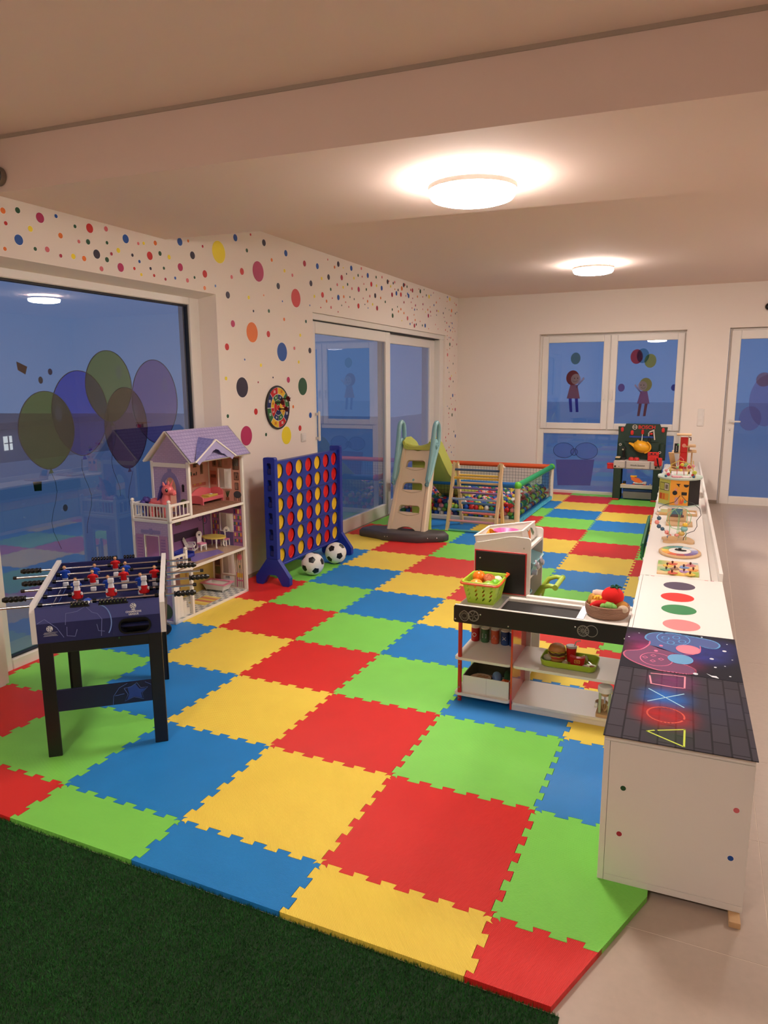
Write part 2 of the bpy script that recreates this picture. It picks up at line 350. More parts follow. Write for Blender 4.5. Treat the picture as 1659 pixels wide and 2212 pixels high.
# ---- window_2: two tilting sashes above a fixed pane
w2 = thing('window_2','','',(0,8.6,0)); del w2['label']; del w2['category']; struct(w2)
def bframe(mb, x0,x1,z0,z1, s, yf, yb, m, b=.006):
    mb.box(x0,x0+s,yf,yb,z0,z1,m,b); mb.box(x1-s,x1,yf,yb,z0,z1,m,b); mb.box(x0+s,x1-s,yf,yb,z0,z0+s,m,b); mb.box(x0+s,x1-s,yf,yb,z1-s,z1,m,b)
mb = MB(); bframe(mb,.055,2.005,-.045,2.275,.085,0,.07,PVC); mb.box(.14,1.92,0,.07,.865,.95,PVC,.006); mb.box(1.0,1.06,0,.07,.95,2.19,PVC,.004); mb.build('window_frame', w2)
for x0,x1,hx in ((.09,1.027,.975),(1.038,1.98,1.085)):
    mb = MB(); bframe(mb,x0,x1,.935,2.24,.088,-.022,.03,PVC); sash = mb.build('sash', w2)
    mb = MB(); mb.box(x0+.08,x1-.08,.004,.010,1.015,2.16,FILM); mb.build('pane', sash)
    mb = MB(); mb.box(hx-.013,hx+.013,-.032,-.022,1.44,1.50,PVC,.003); mb.cyl((hx,-.03,1.48),(hx,-.055,1.48),.008,PVC,n=10); mb.box(hx-.010,hx+.010,-.066,-.05,1.36,1.49,PVC,.004); mb.build('handle', sash)
mb = MB(); mb.box(.135,1.925,.03,.036,.035,.87,FILM); mb.build('pane', w2)
window_figures(w2, .0015, .55, 1.66, .62, (190,120,120), (208,165,172), (130,130,205), 1)
window_figures(w2, .0015, 1.50, 1.56, .55, (212,205,150), (205,165,190), (200,150,150), -1)
for x, z, r, c in ((1.38,1.94,.09,(226,140,155)),(1.46,1.95,.09,(165,205,225)),(1.56,1.88,.085,(215,215,160)),(.56,1.93,.075,(170,195,195)),(1.20,1.52,.05,(190,165,205)),(1.88,1.52,.04,(140,150,205))):
    mb = MB(); mb.prism(ell(x,z,r*.9,r*1.1,20),1,.0012,.0018,sticker('pastel_film%d' % c[0], c, .4)); mb.build('balloon_sticker', w2)
bl = sticker('bow_film', (226,231,246), .12); gf = sticker('gift_film', (226,208,226), .12)
mb = MB(); mb.prism(ell(.44,.62,.15,.11,22),1,.0275,.0281,bl); mb.prism(ell(.76,.62,.16,.12,22),1,.0275,.0281,bl); mb.prism(ell(.59,.60,.05,.05,14),1,.0265,.0271,bl)
for c in (ell(.44,.62,.15,.11,26),ell(.76,.62,.16,.12,26),ell(.59,.60,.05,.05,16)): mb.tube([(a,.0272,b) for a,b in c],.003,INK,4,True)
mb.build('bow_sticker', w2); mb = MB(); mb.prism([(.33,.48),(.88,.50),(.84,.12),(.37,.10)],1,.0275,.0281,gf); mb.build('gift_sticker', w2)
# ---- door_2: glazed door on the back wall
d2 = thing('door_2','','',(0,8.56,0)); del d2['label']; del d2['category']; struct(d2)
mb = MB(); bframe(mb,2.515,3.555,-.045,2.275,.03,.02,.09,PVC); mb.build('door_frame', d2)
mb = MB(); bframe(mb,2.535,3.535,-.03,2.25,.115,0,.06,PVC); leaf = mb.build('door_leaf', d2)
mb = MB(); mb.box(2.64,3.43,.02,.026,.08,2.14,FILM); mb.build('pane', leaf)
mb = MB(); mb.cyl((2.60,0,1.08),(2.60,-.045,1.08),.009,PVC,n=10); mb.box(2.59,2.72,-.058,-.04,1.07,1.09,PVC,.005); mb.box(2.583,2.617,-.008,0,1.055,1.105,PVC,.003); mb.box(2.585,2.615,-.006,0,.93,.99,PVC,.003); mb.cyl((2.60,-.007,.965),(2.60,-.0065,.965),.006,GASKET,n=10); mb.build('handle', leaf)
mb = MB(); sm = sticker('door_print', (232,227,240), .12); mb.prism(ell(3.0,1.35,.2,.33,24),1,.0175,.0181,sm); mb.prism(ell(2.83,1.12,.13,.16,20),1,.0165,.0171,sm); mb.prism(ell(2.95,1.62,.09,.09,20),1,.0165,.0171,sticker('door_print_b',(234,214,214),.15)); mb.build('print_sticker', leaf)

# ---- polka dots stuck on the left wall
DOTC = dict(O=(226,112,26), G=(24,76,40), M=(176,32,88), B=(14,76,160), R=(196,30,28), Y=(240,216,30), P=(214,104,112), D=(40,28,52), C=(168,30,56), o=(236,140,90), b=(110,140,200))
DOTS = '''0.86,2.50,2O 0.95,2.52,2G 1.09,2.51,3M 1.20,2.54,1B 0.87,2.44,1R 1.02,2.44,2Y 1.33,2.51,1G 1.44,2.52,3R 1.57,2.54,2P 1.22,2.44,2O 0.94,2.37,3B 1.35,2.43,1P 1.42,2.44,2G 1.57,2.46,1G 1.73,2.51,3B 1.84,2.50,1P 1.89,2.51,1Y 2.00,2.53,2O 0.85,2.31,1O 1.04,2.34,1G 1.12,2.35,2P 1.21,2.33,1C 1.30,2.34,2Y 1.38,2.34,2O 1.48,2.38,3D 1.60,2.40,1C 1.66,2.43,2Y 1.78,2.42,1D 1.94,2.44,3R 2.04,2.47,2G 2.13,2.46,2Y 1.56,2.36,2G 1.84,2.39,1B 1.51,2.30,2P 1.67,2.33,3M 1.79,2.34,1R 1.94,2.36,1D 2.07,2.38,1G 1.85,2.31,1Y 1.97,2.32,1R 2.08,2.31,1C 2.18,2.33,1B 2.25,2.58,3B 2.34,2.60,1O 2.50,2.59,1C 2.38,2.51,3D 2.24,2.41,3M 2.51,2.40,3R 2.31,2.33,2P 2.39,2.36,1G 2.50,2.30,2o 2.63,2.33,1b 2.69,2.58,4Y 2.91,2.72,3B 3.12,2.78,1R 3.31,2.75,3D 3.06,2.65,2G 3.65,2.72,3B 3.42,2.63,2O 3.21,2.51,4M 2.98,2.48,3R 2.84,2.42,2P 3.62,2.57,2Y 3.97,2.68,3C 3.75,2.55,2P 3.51,2.43,3D 2.78,2.28,3D 3.06,2.29,2Y 3.28,2.33,0o 3.57,2.31,0B 3.80,2.36,4R 3.12,2.19,1D 3.35,2.21,2G 2.83,2.07,3M 3.59,2.16,2O 3.09,2.02,4O 3.33,2.02,3R 2.74,1.89,3R 3.54,1.88,4B 3.75,1.92,2P 3.86,2.04,2Y 3.97,2.17,2G 2.97,1.80,0B 3.20,1.76,2Y 3.82,1.80,2Y 4.03,1.91,3D 4.05,2.32,0B 4.08,2.52,3D 2.71,1.65,2Y 2.92,1.58,4D 3.15,1.62,0C 3.38,1.66,0D 3.63,1.64,3M 3.88,1.58,4G 2.71,1.36,2G 3.10,1.38,3R 3.70,1.40,2O 4.01,1.31,3B 2.95,1.19,4M 3.24,1.18,2G 3.57,1.15,4Y 3.81,1.20,3R 4.21,2.69,3B 4.42,2.78,1P 4.56,2.73,2O 4.64,2.77,3D 4.75,2.75,0Y 4.93,2.77,3B 5.17,2.80,2P 4.82,2.70,1D 4.29,2.59,2Y 4.43,2.62,3D 4.71,2.65,3C 4.99,2.68,2Y 5.09,2.72,2G 5.19,2.72,1R 5.33,2.75,3B 5.55,2.76,2G 5.71,2.78,2P 5.87,2.75,3D 4.61,2.57,2P 4.84,2.60,2G 4.74,2.56,2Y 5.42,2.67,3R 5.23,2.65,1P 5.56,2.67,2Y 5.70,2.66,3B 4.94,2.57,2P 5.10,2.58,3M 4.47,2.51,2G 5.29,2.60,2G 4.30,2.44,3R 4.14,2.41,2Y 4.63,2.45,3B 4.75,2.47,2O 4.38,2.39,2O 4.50,2.43,0R 4.89,2.48,1G 4.99,2.47,1D 5.52,2.56,3D 5.38,2.54,2P 5.67,2.55,2O 5.21,2.50,1P 5.32,2.48,2O 4.79,2.42,0R 4.26,2.32,0R 4.47,2.34,2P 4.70,2.38,0G 4.62,2.31,0R 4.86,2.38,1P 5.09,2.41,3R 5.25,2.44,0D 5.45,2.46,2Y 5.33,2.41,0B 5.57,2.43,3C 5.80,2.52,2G 5.96,2.71,2Y 6.08,2.77,2P 6.36,2.77,3D 6.13,2.65,3B 6.27,2.65,3R 6.00,2.62,3C 6.52,2.66,3B 6.65,2.74,3C'''
DR = (.0085,.0105,.0155,.0265,.08); DM = {}
RIM = mat('sticker_edge', (245,240,235), .6)
def dot(y, z, k, c):
    if (k, c) not in DM:
        t = MB(); n = 14 if k < 3 else (24 if k < 4 else 40); m = mat('dot_'+c, DOTC[c], .5)
        t.prism(ell(0,0,DR[k]+.0022,DR[k]+.0022,n),0,0,.0006,RIM); t.prism(ell(0,0,DR[k],DR[k],n),0,.0005,.0012,m); DM[k, c] = t.mesh('dot_sticker')
    link('dot_sticker', DM[k, c], wall_left, (.0005, y-3, z))
nd = 0
for t in DOTS.split():
    y, z, kc = t.split(','); dot(float(y), float(z), int(kc[0]), kc[1:]); nd += 1
rd = random.Random(4); placed = []
while nd < 297:
    if rd.random() < .62: y, z = rd.uniform(5.9, 8.45), rd.uniform(2.30, 2.80)
    else: y, z = rd.uniform(7.98, 8.45), rd.uniform(.5, 2.35)
    if any(abs(y-a) < .05 and abs(z-b) < .05 for a, b in placed): continue
    placed.append((y, z)); dot(y, z, rd.choice((1,1,1,2,2,2,3)), rd.choice('OGMBRYPDCRPOGB')); nd += 1

# ---- ceiling lamps
LD = bpy.data.materials.new('lamp_diffuser'); LD.use_nodes = True
_b = LD.node_tree.nodes['Principled BSDF']; _b.inputs['Base Color'].default_value = (.9,.88,.84,1); _b.inputs['Emission Color'].default_value = (*LAMP_COL, 1); _b.inputs['Emission Strength'].default_value = LAMP
LR = mat('lamp_rim', (225,220,212), .5)
def ceiling_lamp(x, y, z, label):
    t = thing('ceiling_lamp', label, 'ceiling lamp', (x,y,z))
    mb = MB(); mb.lathe([(.0,0),(.165,0),(.165,-.030),(.0,-.030)], LR, n=40); mb.build('mount', t)
    mb = MB(); mb.lathe([(.205,-.030),(.214,-.030),(.214,-.052),(.205,-.052)], LR, n=48, cap=False); mb.build('rim', t)
    mb = MB(); mb.lathe([(.0,-.031),(.204,-.031),(.208,-.050),(.206,-.072),(.196,-.086),(.17,-.094),(.10,-.099),(.0,-.10)], LD, n=48); mb.build('diffuser', t)
    return t
ceiling_lamp(1.19,1.62,2.57,'round white flush lamp glowing on the underside of the ceiling beam')
ceiling_lamp(1.10,6.20,2.832,'round white flush lamp glowing on the ceiling beyond the beam, nearer the back wall')
ceiling_lamp(3.60,5.60,2.832,'round flush lamp outside the frame above the aisle past the cabinets')
ceiling_lamp(4.30,1.80,2.57,'unseen round flush lamp added farther along the beam')  # unseen lamp, added as extra light for the far side of the room
ceiling_lamp(1.00,-2.60,2.832,'round flush lamp outside the frame behind the grass carpet')

# ---- outside: terrace and a neighbouring house with lit windows
mb = MB(); mb.box(-12,-1.5,-40,60,-.3,-.12,mat('terrace_paving', (186,188,198), .8)); mb.box(-90,-12,-60,90,-3.4,-3.2,mat('terrace_paving', (186,188,198), .8)); mb.box(-1.5,60,8.9,60,-.3,-.12,mat('pale_gravel', (200,202,206), .8)); struct(mb.build('terrain'))
hs = thing('house', 'dark neighbouring house with four lit windows seen through the large pane', 'house', (-19,12,-3.2), .25)
HW = mat('dusk_plaster', (150,156,172), .9); HR = mat('roof_tiles', (112,118,136), .8); WG = mat('lit_window', (255,244,225), .5, emit=.55)
mb = MB(); mb.box(-3,3,-7,5,0,3.55,HW); mb.build('wall', hs)
mb = MB(); mb.box(-3.2,3.2,-7.2,5.2,3.55,3.75,HR,.02); mb.build('roof', hs)
wm = MB(); wm.box(0,.02,-.17,.17,-.2,.2,WG); wf = MB(); wf.box(.02,.05,-.012,.012,-.2,.2,HR); wf.box(.02,.05,-.17,.17,-.012,.012,HR)
for y in (-3.9,-2.75,-1.6,-.5):
    p = link('window', wm.mesh('window'), hs, (3.0,y,3.15)); link('muntin', wf.mesh('muntin'), p)
# ================================================================== FOAM MATS AND GRASS
def foam(name, col, ang):
    m = mat(name, col, .48, spec=.35); N, L, b = nodes_of(m)
    tc = N.new('ShaderNodeTexCoord'); mp = N.new('ShaderNodeMapping'); mp.inputs['Rotation'].default_value = (0,0,ang); wv = N.new('ShaderNodeTexWave'); wv.inputs['Scale'].default_value = 70; wv.inputs['Distortion'].default_value = 2; wv.inputs['Detail'].default_value = 1
    wv2 = N.new('ShaderNodeTexNoise'); wv2.inputs['Scale'].default_value = 6
    bp = N.new('ShaderNodeBump'); bp.inputs['Strength'].default_value = .5; bp.inputs['Distance'].default_value = .002
    L.new(tc.outputs['Object'], mp.inputs[0]); L.new(mp.outputs[0], wv.inputs['Vector']); L.new(wv.outputs[0], bp.inputs['Height']); L.new(bp.outputs[0], b.inputs['Normal'])
    L.new(tc.outputs['Object'], wv2.inputs['Vector']); mx = N.new('ShaderNodeMix'); mx.data_type = 'RGBA'; c = lin(col)
    mx.inputs[6].default_value = (*[v*.93 for v in c], 1); mx.inputs[7].default_value = (*[min(1,v*1.07) for v in c], 1); L.new(wv2.outputs[0], mx.inputs[0]); mm = N.new('ShaderNodeMapRange'); mm.inputs[3].default_value = .93; mm.inputs[4].default_value = 1.05; L.new(wv.outputs[0], mm.inputs[0]); hs = N.new('ShaderNodeHueSaturation'); L.new(mm.outputs[0], hs.inputs['Value']); L.new(mx.outputs[2], hs.inputs['Color']); L.new(hs.outputs[0], b.inputs['Base Color'])
    return m
FOAM = [foam('foam_red', (224,44,40), .3), foam('foam_green', (134,222,90), .9), foam('foam_blue', (36,134,212), 1.6), foam('foam_yellow', (254,220,86), 2.4)]
def edge(sgn):
    """half-pitch dovetail teeth along a 0.6 m edge: list of (t, off)"""
    P = .1; o = .011*sgn; f = .0025; out = [(0,0),(.017,0)]
    for k in range(6):
        a = k*P+.025; b = a+.05
        out += [(a+ (f if sgn > 0 else f), -o), (a-f, o), (b+f, o), (b-f, -o)]
    return out+[(.583,0),(.6,0)]
def clip(poly, ax, v, keep_gt):
    out = []; n = len(poly)
    for i in range(n):
        p, q = poly[i], poly[(i+1) % n]; a = (p[ax]-v)*(1 if keep_gt else -1); b = (q[ax]-v)*(1 if keep_gt else -1)
        if a >= 0: out.append(p)
        if (a > 0 > b) or (a < 0 < b):
            t = a/(a-b); out.append((p[0]+(q[0]-p[0])*t, p[1]+(q[1]-p[1])*t))
    return out
mat_root = thing('puzzle_mat', 'play floor of interlocking red, yellow, green and blue foam tiles', 'play mat', (.6,3,-.02))
G = .0009
for j in range(-1, 15):
    for i in range(-3, 4):
        x0, y0 = .6*i, .6*j
        lo = -1.12-.0086*(y0+.3-3)+.010
        if 0 < y0 < 2.2 and y0+.6 < 2.63 and y0 >= .6: lo = -1.245
        if 4.1 < y0 and y0 < 7.6: lo = lo-.045
        if x0+.6 <= lo+.03: continue
        P = []
        P += [(x0+t, y0+o+G) for t, o in edge(1)][:-1]
        P += [(x0+.6+o-G, y0+t) for t, o in edge(-1)][:-1]
        P += [(x0+t, y0+.6+o-G) for t, o in edge(1)[::-1]][:-1]
        P += [(x0+o+G, y0+t) for t, o in edge(-1)[::-1]][:-1]
        P = clip(P, 0, lo, True); P = clip(P, 1, -.246, True); P = clip(P, 0, 2.226, False); P = clip(P, 1, 8.49 if (x0 < 0 or x0 > 1.7) else 8.595, False)
        # cut front-right corner
        Q = []; nx, ny, c = .936, -.352, .936*2.027+.352*.246
        for k in range(len(P)):
            p, q = P[k], P[(k+1) % len(P)]; a = c-(nx*p[0]+ny*p[1]); b = c-(nx*q[0]+ny*q[1])
            if a >= 0: Q.append(p)
            if a*b < 0: t = a/(a-b); Q.append((p[0]+(q[0]-p[0])*t, p[1]+(q[1]-p[1])*t))
        if len(Q) < 3: continue
        mb = MB(); mb.prism([(p[0]-.6, p[1]-3) for p in Q], 2, 0, .02, FOAM[(i+j+2) % 4]); t_ = mb.build('foam_tile', mat_root, 20)
        bv = t_.modifiers.new('edge', 'BEVEL'); bv.width = .0022; bv.segments = 1; bv.limit_method = 'ANGLE'; bv.angle_limit = math.radians(80)
# artificial grass: dark backing and short blades
GB = mat('grass_backing', (20,50,20), .95); GR1 = mat('grass_blade', (36,104,38), .7, var=.5, scale=9)
import numpy as np
mb = MB(); mb.box(-1.11,2.05,-1.6,-.252,-.02,-.016,GB)
rg = np.random.default_rng(3); NB = 140000
bx = rg.uniform(-.2,2.05,NB); by = rg.uniform(-1.12,-.248,NB)
keep = (by > -.40-.46*(2.05-bx)) ; bx = bx[keep]; by = by[keep]
n2 = 12000; bx = np.concatenate([bx, rg.uniform(-1.1,2.05,n2)]); by = np.concatenate([by, rg.uniform(-1.6,-.25,n2)])
n = len(bx); an = rg.uniform(0,2*PI,n); h = rg.uniform(.006,.015,n); ln = rg.uniform(0,.009,n); la = rg.uniform(0,2*PI,n); w = .0013
V = np.zeros((n,3,3)); V[:,0] = np.stack([bx-w*np.cos(an), by-w*np.sin(an), np.full(n,-.017)],1); V[:,1] = np.stack([bx+w*np.cos(an), by+w*np.sin(an), np.full(n,-.017)],1)
V[:,2] = np.stack([bx+ln*np.cos(la), np.minimum(by+ln*np.sin(la), -.2475), -.017+h],1)
o = len(mb.v); vs = mb.v+V.reshape(-1,3).tolist(); fs = mb.f+(np.arange(3*n).reshape(-1,3)+o).tolist()
me = bpy.data.meshes.new('artificial_grass'); me.from_pydata(vs, [], fs); me.materials.append(GB); me.materials.append(GR1)
me.polygons.foreach_set('material_index', [0]*len(mb.f)+[1]*n); me.update()
ag = link('artificial_grass', me); tag(ag, 'dark green artificial grass carpet in front of the foam tiles', 'carpet'); ag['kind'] = 'stuff'
# ================================================================== TABLE FOOTBALL
BLK = mat('black_laminate', (22,20,22), .45); BLKP = mat('black_plastic', (14,14,15), .35); CHR = mat('chrome', (205,205,208), .16, metal=1.0)
WEDGE = mat('white_edging', (235,232,228), .4); NAVY = mat('navy_print', (38,42,96), .4); NAVL = mat('navy_print_light', (78,84,150), .4); NAVD = mat('navy_print_dark', (26,26,62), .4)
LNB = mat('print_line_blue', (90,120,200), .5); WPR = mat('white_print', (235,235,240), .5)
ft = thing('football_table', 'navy table football game with black legs and white-edged sides by the large window', 'football table', (-.236,.127,0), math.radians(40.6))
def panel_with_hole(mb, x0,x1,z0,z1,hole,y0,y1,m): return holed(mb, (x0,x1,z0,z1), hole, 1, y0, y1, m)
pocket = rrect(.335,.455,.541,.597,.027,5)
mb = MB(); mb.box(0,.30,0,.015,.525,.682,NAVY,.001); panel_with_hole(mb,.30,.503,.525,.682,pocket,0,.015,NAVY)
mb.add([(0.001,-.0006,.612),(.502,-.0006,.612),(.502,-.0006,.681),(.001,-.0006,.681)], [(0,1,2,3)], NAVL)
ep = mb.build('end_panel', ft)
mb = MB()
for pts in ([(.115,.60),(.12,.65),(.165,.655),(.20,.675),(.225,.645),(.245,.638),(.262,.612),(.255,.535)],[(.005,.615),(.035,.632),(.08,.59),(.105,.545)],[(.12,.59),(.118,.55),(.15,.545),(.16,.575)],[(.24,.59),(.245,.56),(.27,.555)]):
    mb.tube([(a,-.0008,b) for a,b in pts], .0014, mat('print_line_silver', (130,140,200), .5), 4)
mb.tube([(.255+.045*math.sin(t),-.0008,.60+.075*math.cos(t)) for t in [i*.17 for i in range(15)]], .003, mat('print_line_pale', (130,165,230), .5), 4); mb.build('star_print', ft)
mb = MB()
def starball(mb, cx, cz, r, y):
    mb.prism(ell(cx,cz,r,r,24),1,y,y-.0005,WPR)
    for k in range(6):
        a = 2*PI*k/6+.3; q = r*(.68 if k else 0)
        c = (cx+q*math.cos(a), cz+q*math.sin(a)) if k else (cx,cz)
        mb.prism([(c[0]+(r*.30 if i % 2 == 0 else r*.13)*math.sin(PI*i/5+k), c[1]+(r*.30 if i % 2 == 0 else r*.13)*math.cos(PI*i/5+k)) for i in range(10)],1,y-.0005,y-.0009,NAVY)
starball(mb,.393,.658,.013,-.0006); mb.prism(ell(.393,.641,.009,.0028,14),1,-.0006,-.0011,WPR); mb.build('emblem', ft)
mb = MB(); starball(mb,.052,.588,.013,-.0006)
for k in range(4): mb.box(.026+.003*(k % 2),.082-.004*(k % 3),-.0006,-.001,.556+.005*k,.557+.005*k,WPR)
mb.build('emblem', ft)
text('lettering','CHAMPIONS',.0115,WPR,ft,face_xz(.393,-.0008,.632),.0003,bold=.0004); text('lettering','LEAGUE',.0115,WPR,ft,face_xz(.393,-.0008,.621),.0003,bold=.0004)
mb = MB(); fr = rrect(.327,.463,.534,.604,.033,5); n = len(fr)
vs = [(p[0],-.006,p[1]) for p in fr]+[(p[0],-.006,p[1]) for p in pocket]+[(p[0],-.0005,p[1]) for p in fr]+[(p[0],.04,p[1]) for p in pocket]
mb.add(vs, [(i,(i+1)%n,n+(i+1)%n,n+i) for i in range(n)]+[(i,(i+1)%n,2*n+(i+1)%n,2*n+i) for i in range(n)]+[(n+i,n+(i+1)%n,3*n+(i+1)%n,3*n+i) for i in range(n)]+[tuple(range(3*n,4*n))], BLKP); mb.build('ball_return', ft)
mb = MB(); mb.cyl((.327,-.004,.519),(.327,0,.519),.005,CHR,n=10); mb.build('screw', ft)
mb = MB(); mb.box(0,.503,.765,.78,.525,.69,NAVY,.001); mb.build('end_panel', ft)
prof = [(0,.525),(0,.664),(.03,.694),(.78,.705),(.78,.525)]
for xa, xb in ((-.022,0),(.503,.525)):
    mb = MB(); mb.prism(prof,0,xa,xb,WEDGE); sp = mb.build('side_panel', ft)
    mb = MB(); xo = xa-.0008 if xa < 0 else xb; xi = xb if xa < 0 else xa-.0008
    mb.prism([(.012,.53),(.012,.66),(.035,.682),(.77,.692),(.77,.53)],0,xo,xo+.0008,NAVD); mb.prism([(.016,.575),(.016,.655),(.035,.678),(.765,.690),(.765,.575)],0,xi,xi+.0008,NAVY)
    for k in range(26): mb.box(xi-.0004,xi+.0012,.04+.027*k,.046+.027*k,.635+.01*(k % 3),.672,LNB)
    mb.build('side_print', sp)
mb = MB(); mb.box(0,.503,.015,.765,.56,.57,mat('pitch_print', (30,34,84), .35)); pf = mb.build('playing_field', ft)
mb = MB()
for q in (.03,.75): mb.box(.02,.483,q,q+.003,.570,.5706,LNB)
for q in (.02,.48): mb.box(q,q+.003,.03,.75,.570,.5706,LNB)
mb.box(.02,.483,.389,.392,.570,.5706,LNB); mb.tube([(.2515+.09*math.cos(t),.39+.09*math.sin(t),.5705) for t in [2*PI*i/32 for i in range(32)]],.0012,LNB,4,True)
for q in (-.07,.07): mb.tube([(.2515+q+.03*math.cos(t),.12+.03*math.sin(t),.5705) for t in [2*PI*i/8 for i in range(6)]],.0015,WPR,4)
mb.build('pitch_marking', pf)
text('lettering','ULTIMATE',.05,WPR,pf,Matrix.Translation((.255,.27,.5708)) @ Matrix.Rotation(PI,4,'Z'),.0002,bold=.001)
for y in (0,.715):
    for x in (0,.447):
        mb = MB(); mb.box(x,x+.056,y,y+.014,0,.525,BLK,.002); mb.box(x if x == 0 else x+.042, x+.014 if x == 0 else x+.056, y if y else y+.014, y+.05 if not y else y+.05,0,.525,BLK,.002); mb.build('leg', ft)
    mb = MB(); yy = y if y == 0 else y+.036; mb.box(.0,.503,yy+.001,yy+.012,.475,.524,BLK,.002); mb.build('apron', ft)
for x in (.001,.49):
    mb = MB(); mb.box(x,x+.012,.05,.715,.475,.524,BLK,.002); mb.build('apron', ft)
mb = MB(); mb.box(.056,.447,.002,.014,.207,.305,NAVD,.001)
for pts in ([(.33,.28),(.36,.285),(.385,.30),(.40,.275),(.43,.275),(.405,.25),(.41,.22),(.37,.235),(.33,.22),(.345,.25),(.33,.28)],[(.28,.21),(.285,.25),(.31,.285),(.345,.302)],[(.42,.30),(.445,.285)],[(.29,.25),(.33,.255)]): mb.tube([(a,.001,b) for a,b in pts],.001,LNB,4)
mb.prism([(.345,.28),(.38,.295),(.395,.27),(.425,.27),(.40,.25),(.405,.225),(.37,.238),(.34,.225),(.35,.25)],1,.0016,.0012,mat('print_star_blue',(40,70,150),.5)); mb.build('stretcher_board', ft)
for y, zz, segs in ((-.001,.69,((.139,5),(.252,8))),(.781,.70,((.145,9),(.305,4)))):
    for x0, nb in segs:
        mb = MB(); L = nb*.0145+.006; mb.box(x0,x0+L,y-.004,y+.004,zz-.016,zz-.010,BLKP,.001)
        for k in range(nb): mb.box(x0+.003+k*.0145,x0+.0155+k*.0145,y-.008,y+.008,zz-.011,zz+.008,BLKP,.003); mb.sph((x0+.009+k*.0145,y-.008,zz),.0028,CHR,6,4)
        mb.build('score_counter', ft)
for k in range(6):
    for xx in (-.022,.525):
        mb = MB(); sgn = -1 if xx < 0 else 1; mb.lathe([(.0,0),(.014,0),(.013,.004),(.0,.005)],BLKP,o=(xx,.07+.128*k,.675),n=14,ax=(sgn,0,0)); mb.build('rod_bearing',ft)
SKIN = mat('skin_paint', (226,170,130), .5); HAIR = mat('hair_paint', (24,20,20), .5); JR = mat('red_jersey', (204,24,30), .4); JB = mat('blue_jersey', (22,70,180), .4); SHORT = mat('white_figure_paint', (232,232,236), .4)
def player_mesh(j):
    mb = MB()
    mb.lathe([(.0,-.062),(.010,-.062),(.011,-.05),(.009,-.042),(.012,-.028),(.014,-.016)],SHORT,n=8,sx=1.05,sy=.62)
    mb.box(-.013,.013,-.010,.010,-.062,-.040,SHORT,.003)
    mb.lathe([(.014,-.018),(.0135,-.006),(.0165,.010),(.017,.018),(.010,.0235),(.005,.026)],j,n=10,sx=1.05,sy=.72)
    for s in (-1,1):
        mb.tube([(s*.013,0,.019),(s*.019,.001,.011),(s*.0205,.003,.003)],[.0058,.0062,.0058],j,7); mb.tube([(s*.0205,.003,.003),(s*.018,.006,-.010)],[.0048,.004],SHORT,6)
    mb.cyl((0,0,.024),(0,0,.031),.0045,SKIN,n=8); mb.sph((0,-.0005,.037),.0092,SKIN,10,8,(.9,1,1.1)); mb.sph((0,.0015,.0405),.0095,HAIR,10,6,(.95,1,.8))
    return mb.mesh('player')
PM = {'r': player_mesh(JR), 'b': player_mesh(JB)}
def handle_mesh():
    mb = MB(); mb.lathe([(.006,0),(.0135,.002),(.0135,.006),(.009,.010)]+[(.0105+.0035*abs(math.sin(PI*k/5)), .012+.080*k/20) for k in range(21)]+[(.009,.097),(.0,.098)],BLKP,n=14,ax=(1,0,0)); return mb.mesh('handle')
HM = handle_mesh(); t = MB(); t.lathe([(.0,0),(.0075,0),(.0085,.003),(.0085,.016),(.0,.018)],BLKP,n=12,ax=(1,0,0)); EM = t.mesh('end_cap')
t = MB(); t.lathe([(.006,-.008),(.010,-.008),(.010,.008),(.006,.008)],BLKP,n=12,ax=(1,0,0)); SM = t.mesh('stopper')
rods = [(.070,'b',-.40,.572,1,[(.20,-95)]),(.199,'r',-.072,.658,-1,[(.145,178),(.29,176),(.434,180)]),(.328,'b',-.100,.643,1,[(.123,0),(.266,0),(.411,0)]),
        (.456,'r',-.040,.700,-1,[(.184,0),(.327,0),(.473,0)]),(.585,'b',-.182,.588,1,[(.041,0),(.182,0),(.328,0)]),(.71,'r',-.092,.645,-1,[(.27,0)])]
for y, cl, x0, x1, side, pl in rods:
    mb = MB(); mb.cyl((x0,0,0),(x1,0,0),.0058,CHR,n=12); rod = mb.build('rod', ft, loc=(0,y,.675))
    if side > 0: link('handle', HM, rod, (x1-.006,0,0)); link('end_cap', EM, rod, (x0-.012,0,0))
    else: link('handle', HM, rod, (x0+.006,0,0), (0,0,PI)); link('end_cap', EM, rod, (x1-.006,0,0))
    for px_, ax in pl: link('player', PM[cl], rod, (px_,0,0), (math.radians(ax),0,0))
    for px_ in ((.012,.491,pl[0][0]-.03,pl[-1][0]+.03)): link('stopper', SM, rod, (px_,0,0))
# ================================================================== DOLLHOUSE
DW = mat('dollhouse_white', (236,230,222), .4)
def brick_mat(name, c1, c2, mo, sx, axes=(1,2), bw=.5, rh=.25, ms=.03, off=.5):
    m = mat(name, c1, .55); N, L, b = nodes_of(m); tc = N.new('ShaderNodeTexCoord'); sp = N.new('ShaderNodeSeparateXYZ'); cb = N.new('ShaderNodeCombineXYZ'); br = N.new('ShaderNodeTexBrick')
    L.new(tc.outputs['Object'], sp.inputs[0]); L.new(sp.outputs[axes[0]], cb.inputs[0]); L.new(sp.outputs[axes[1]], cb.inputs[1]); L.new(cb.outputs[0], br.inputs['Vector'])
    br.inputs['Color1'].default_value = (*lin(c1),1); br.inputs['Color2'].default_value = (*lin(c2),1); br.inputs['Mortar'].default_value = (*lin(mo),1)
    br.inputs['Scale'].default_value = sx; br.inputs['Mortar Size'].default_value = ms; br.inputs['Brick Width'].default_value = bw; br.inputs['Row Height'].default_value = rh; br.offset = off
    L.new(br.outputs['Color'], b.inputs['Base Color']); return m
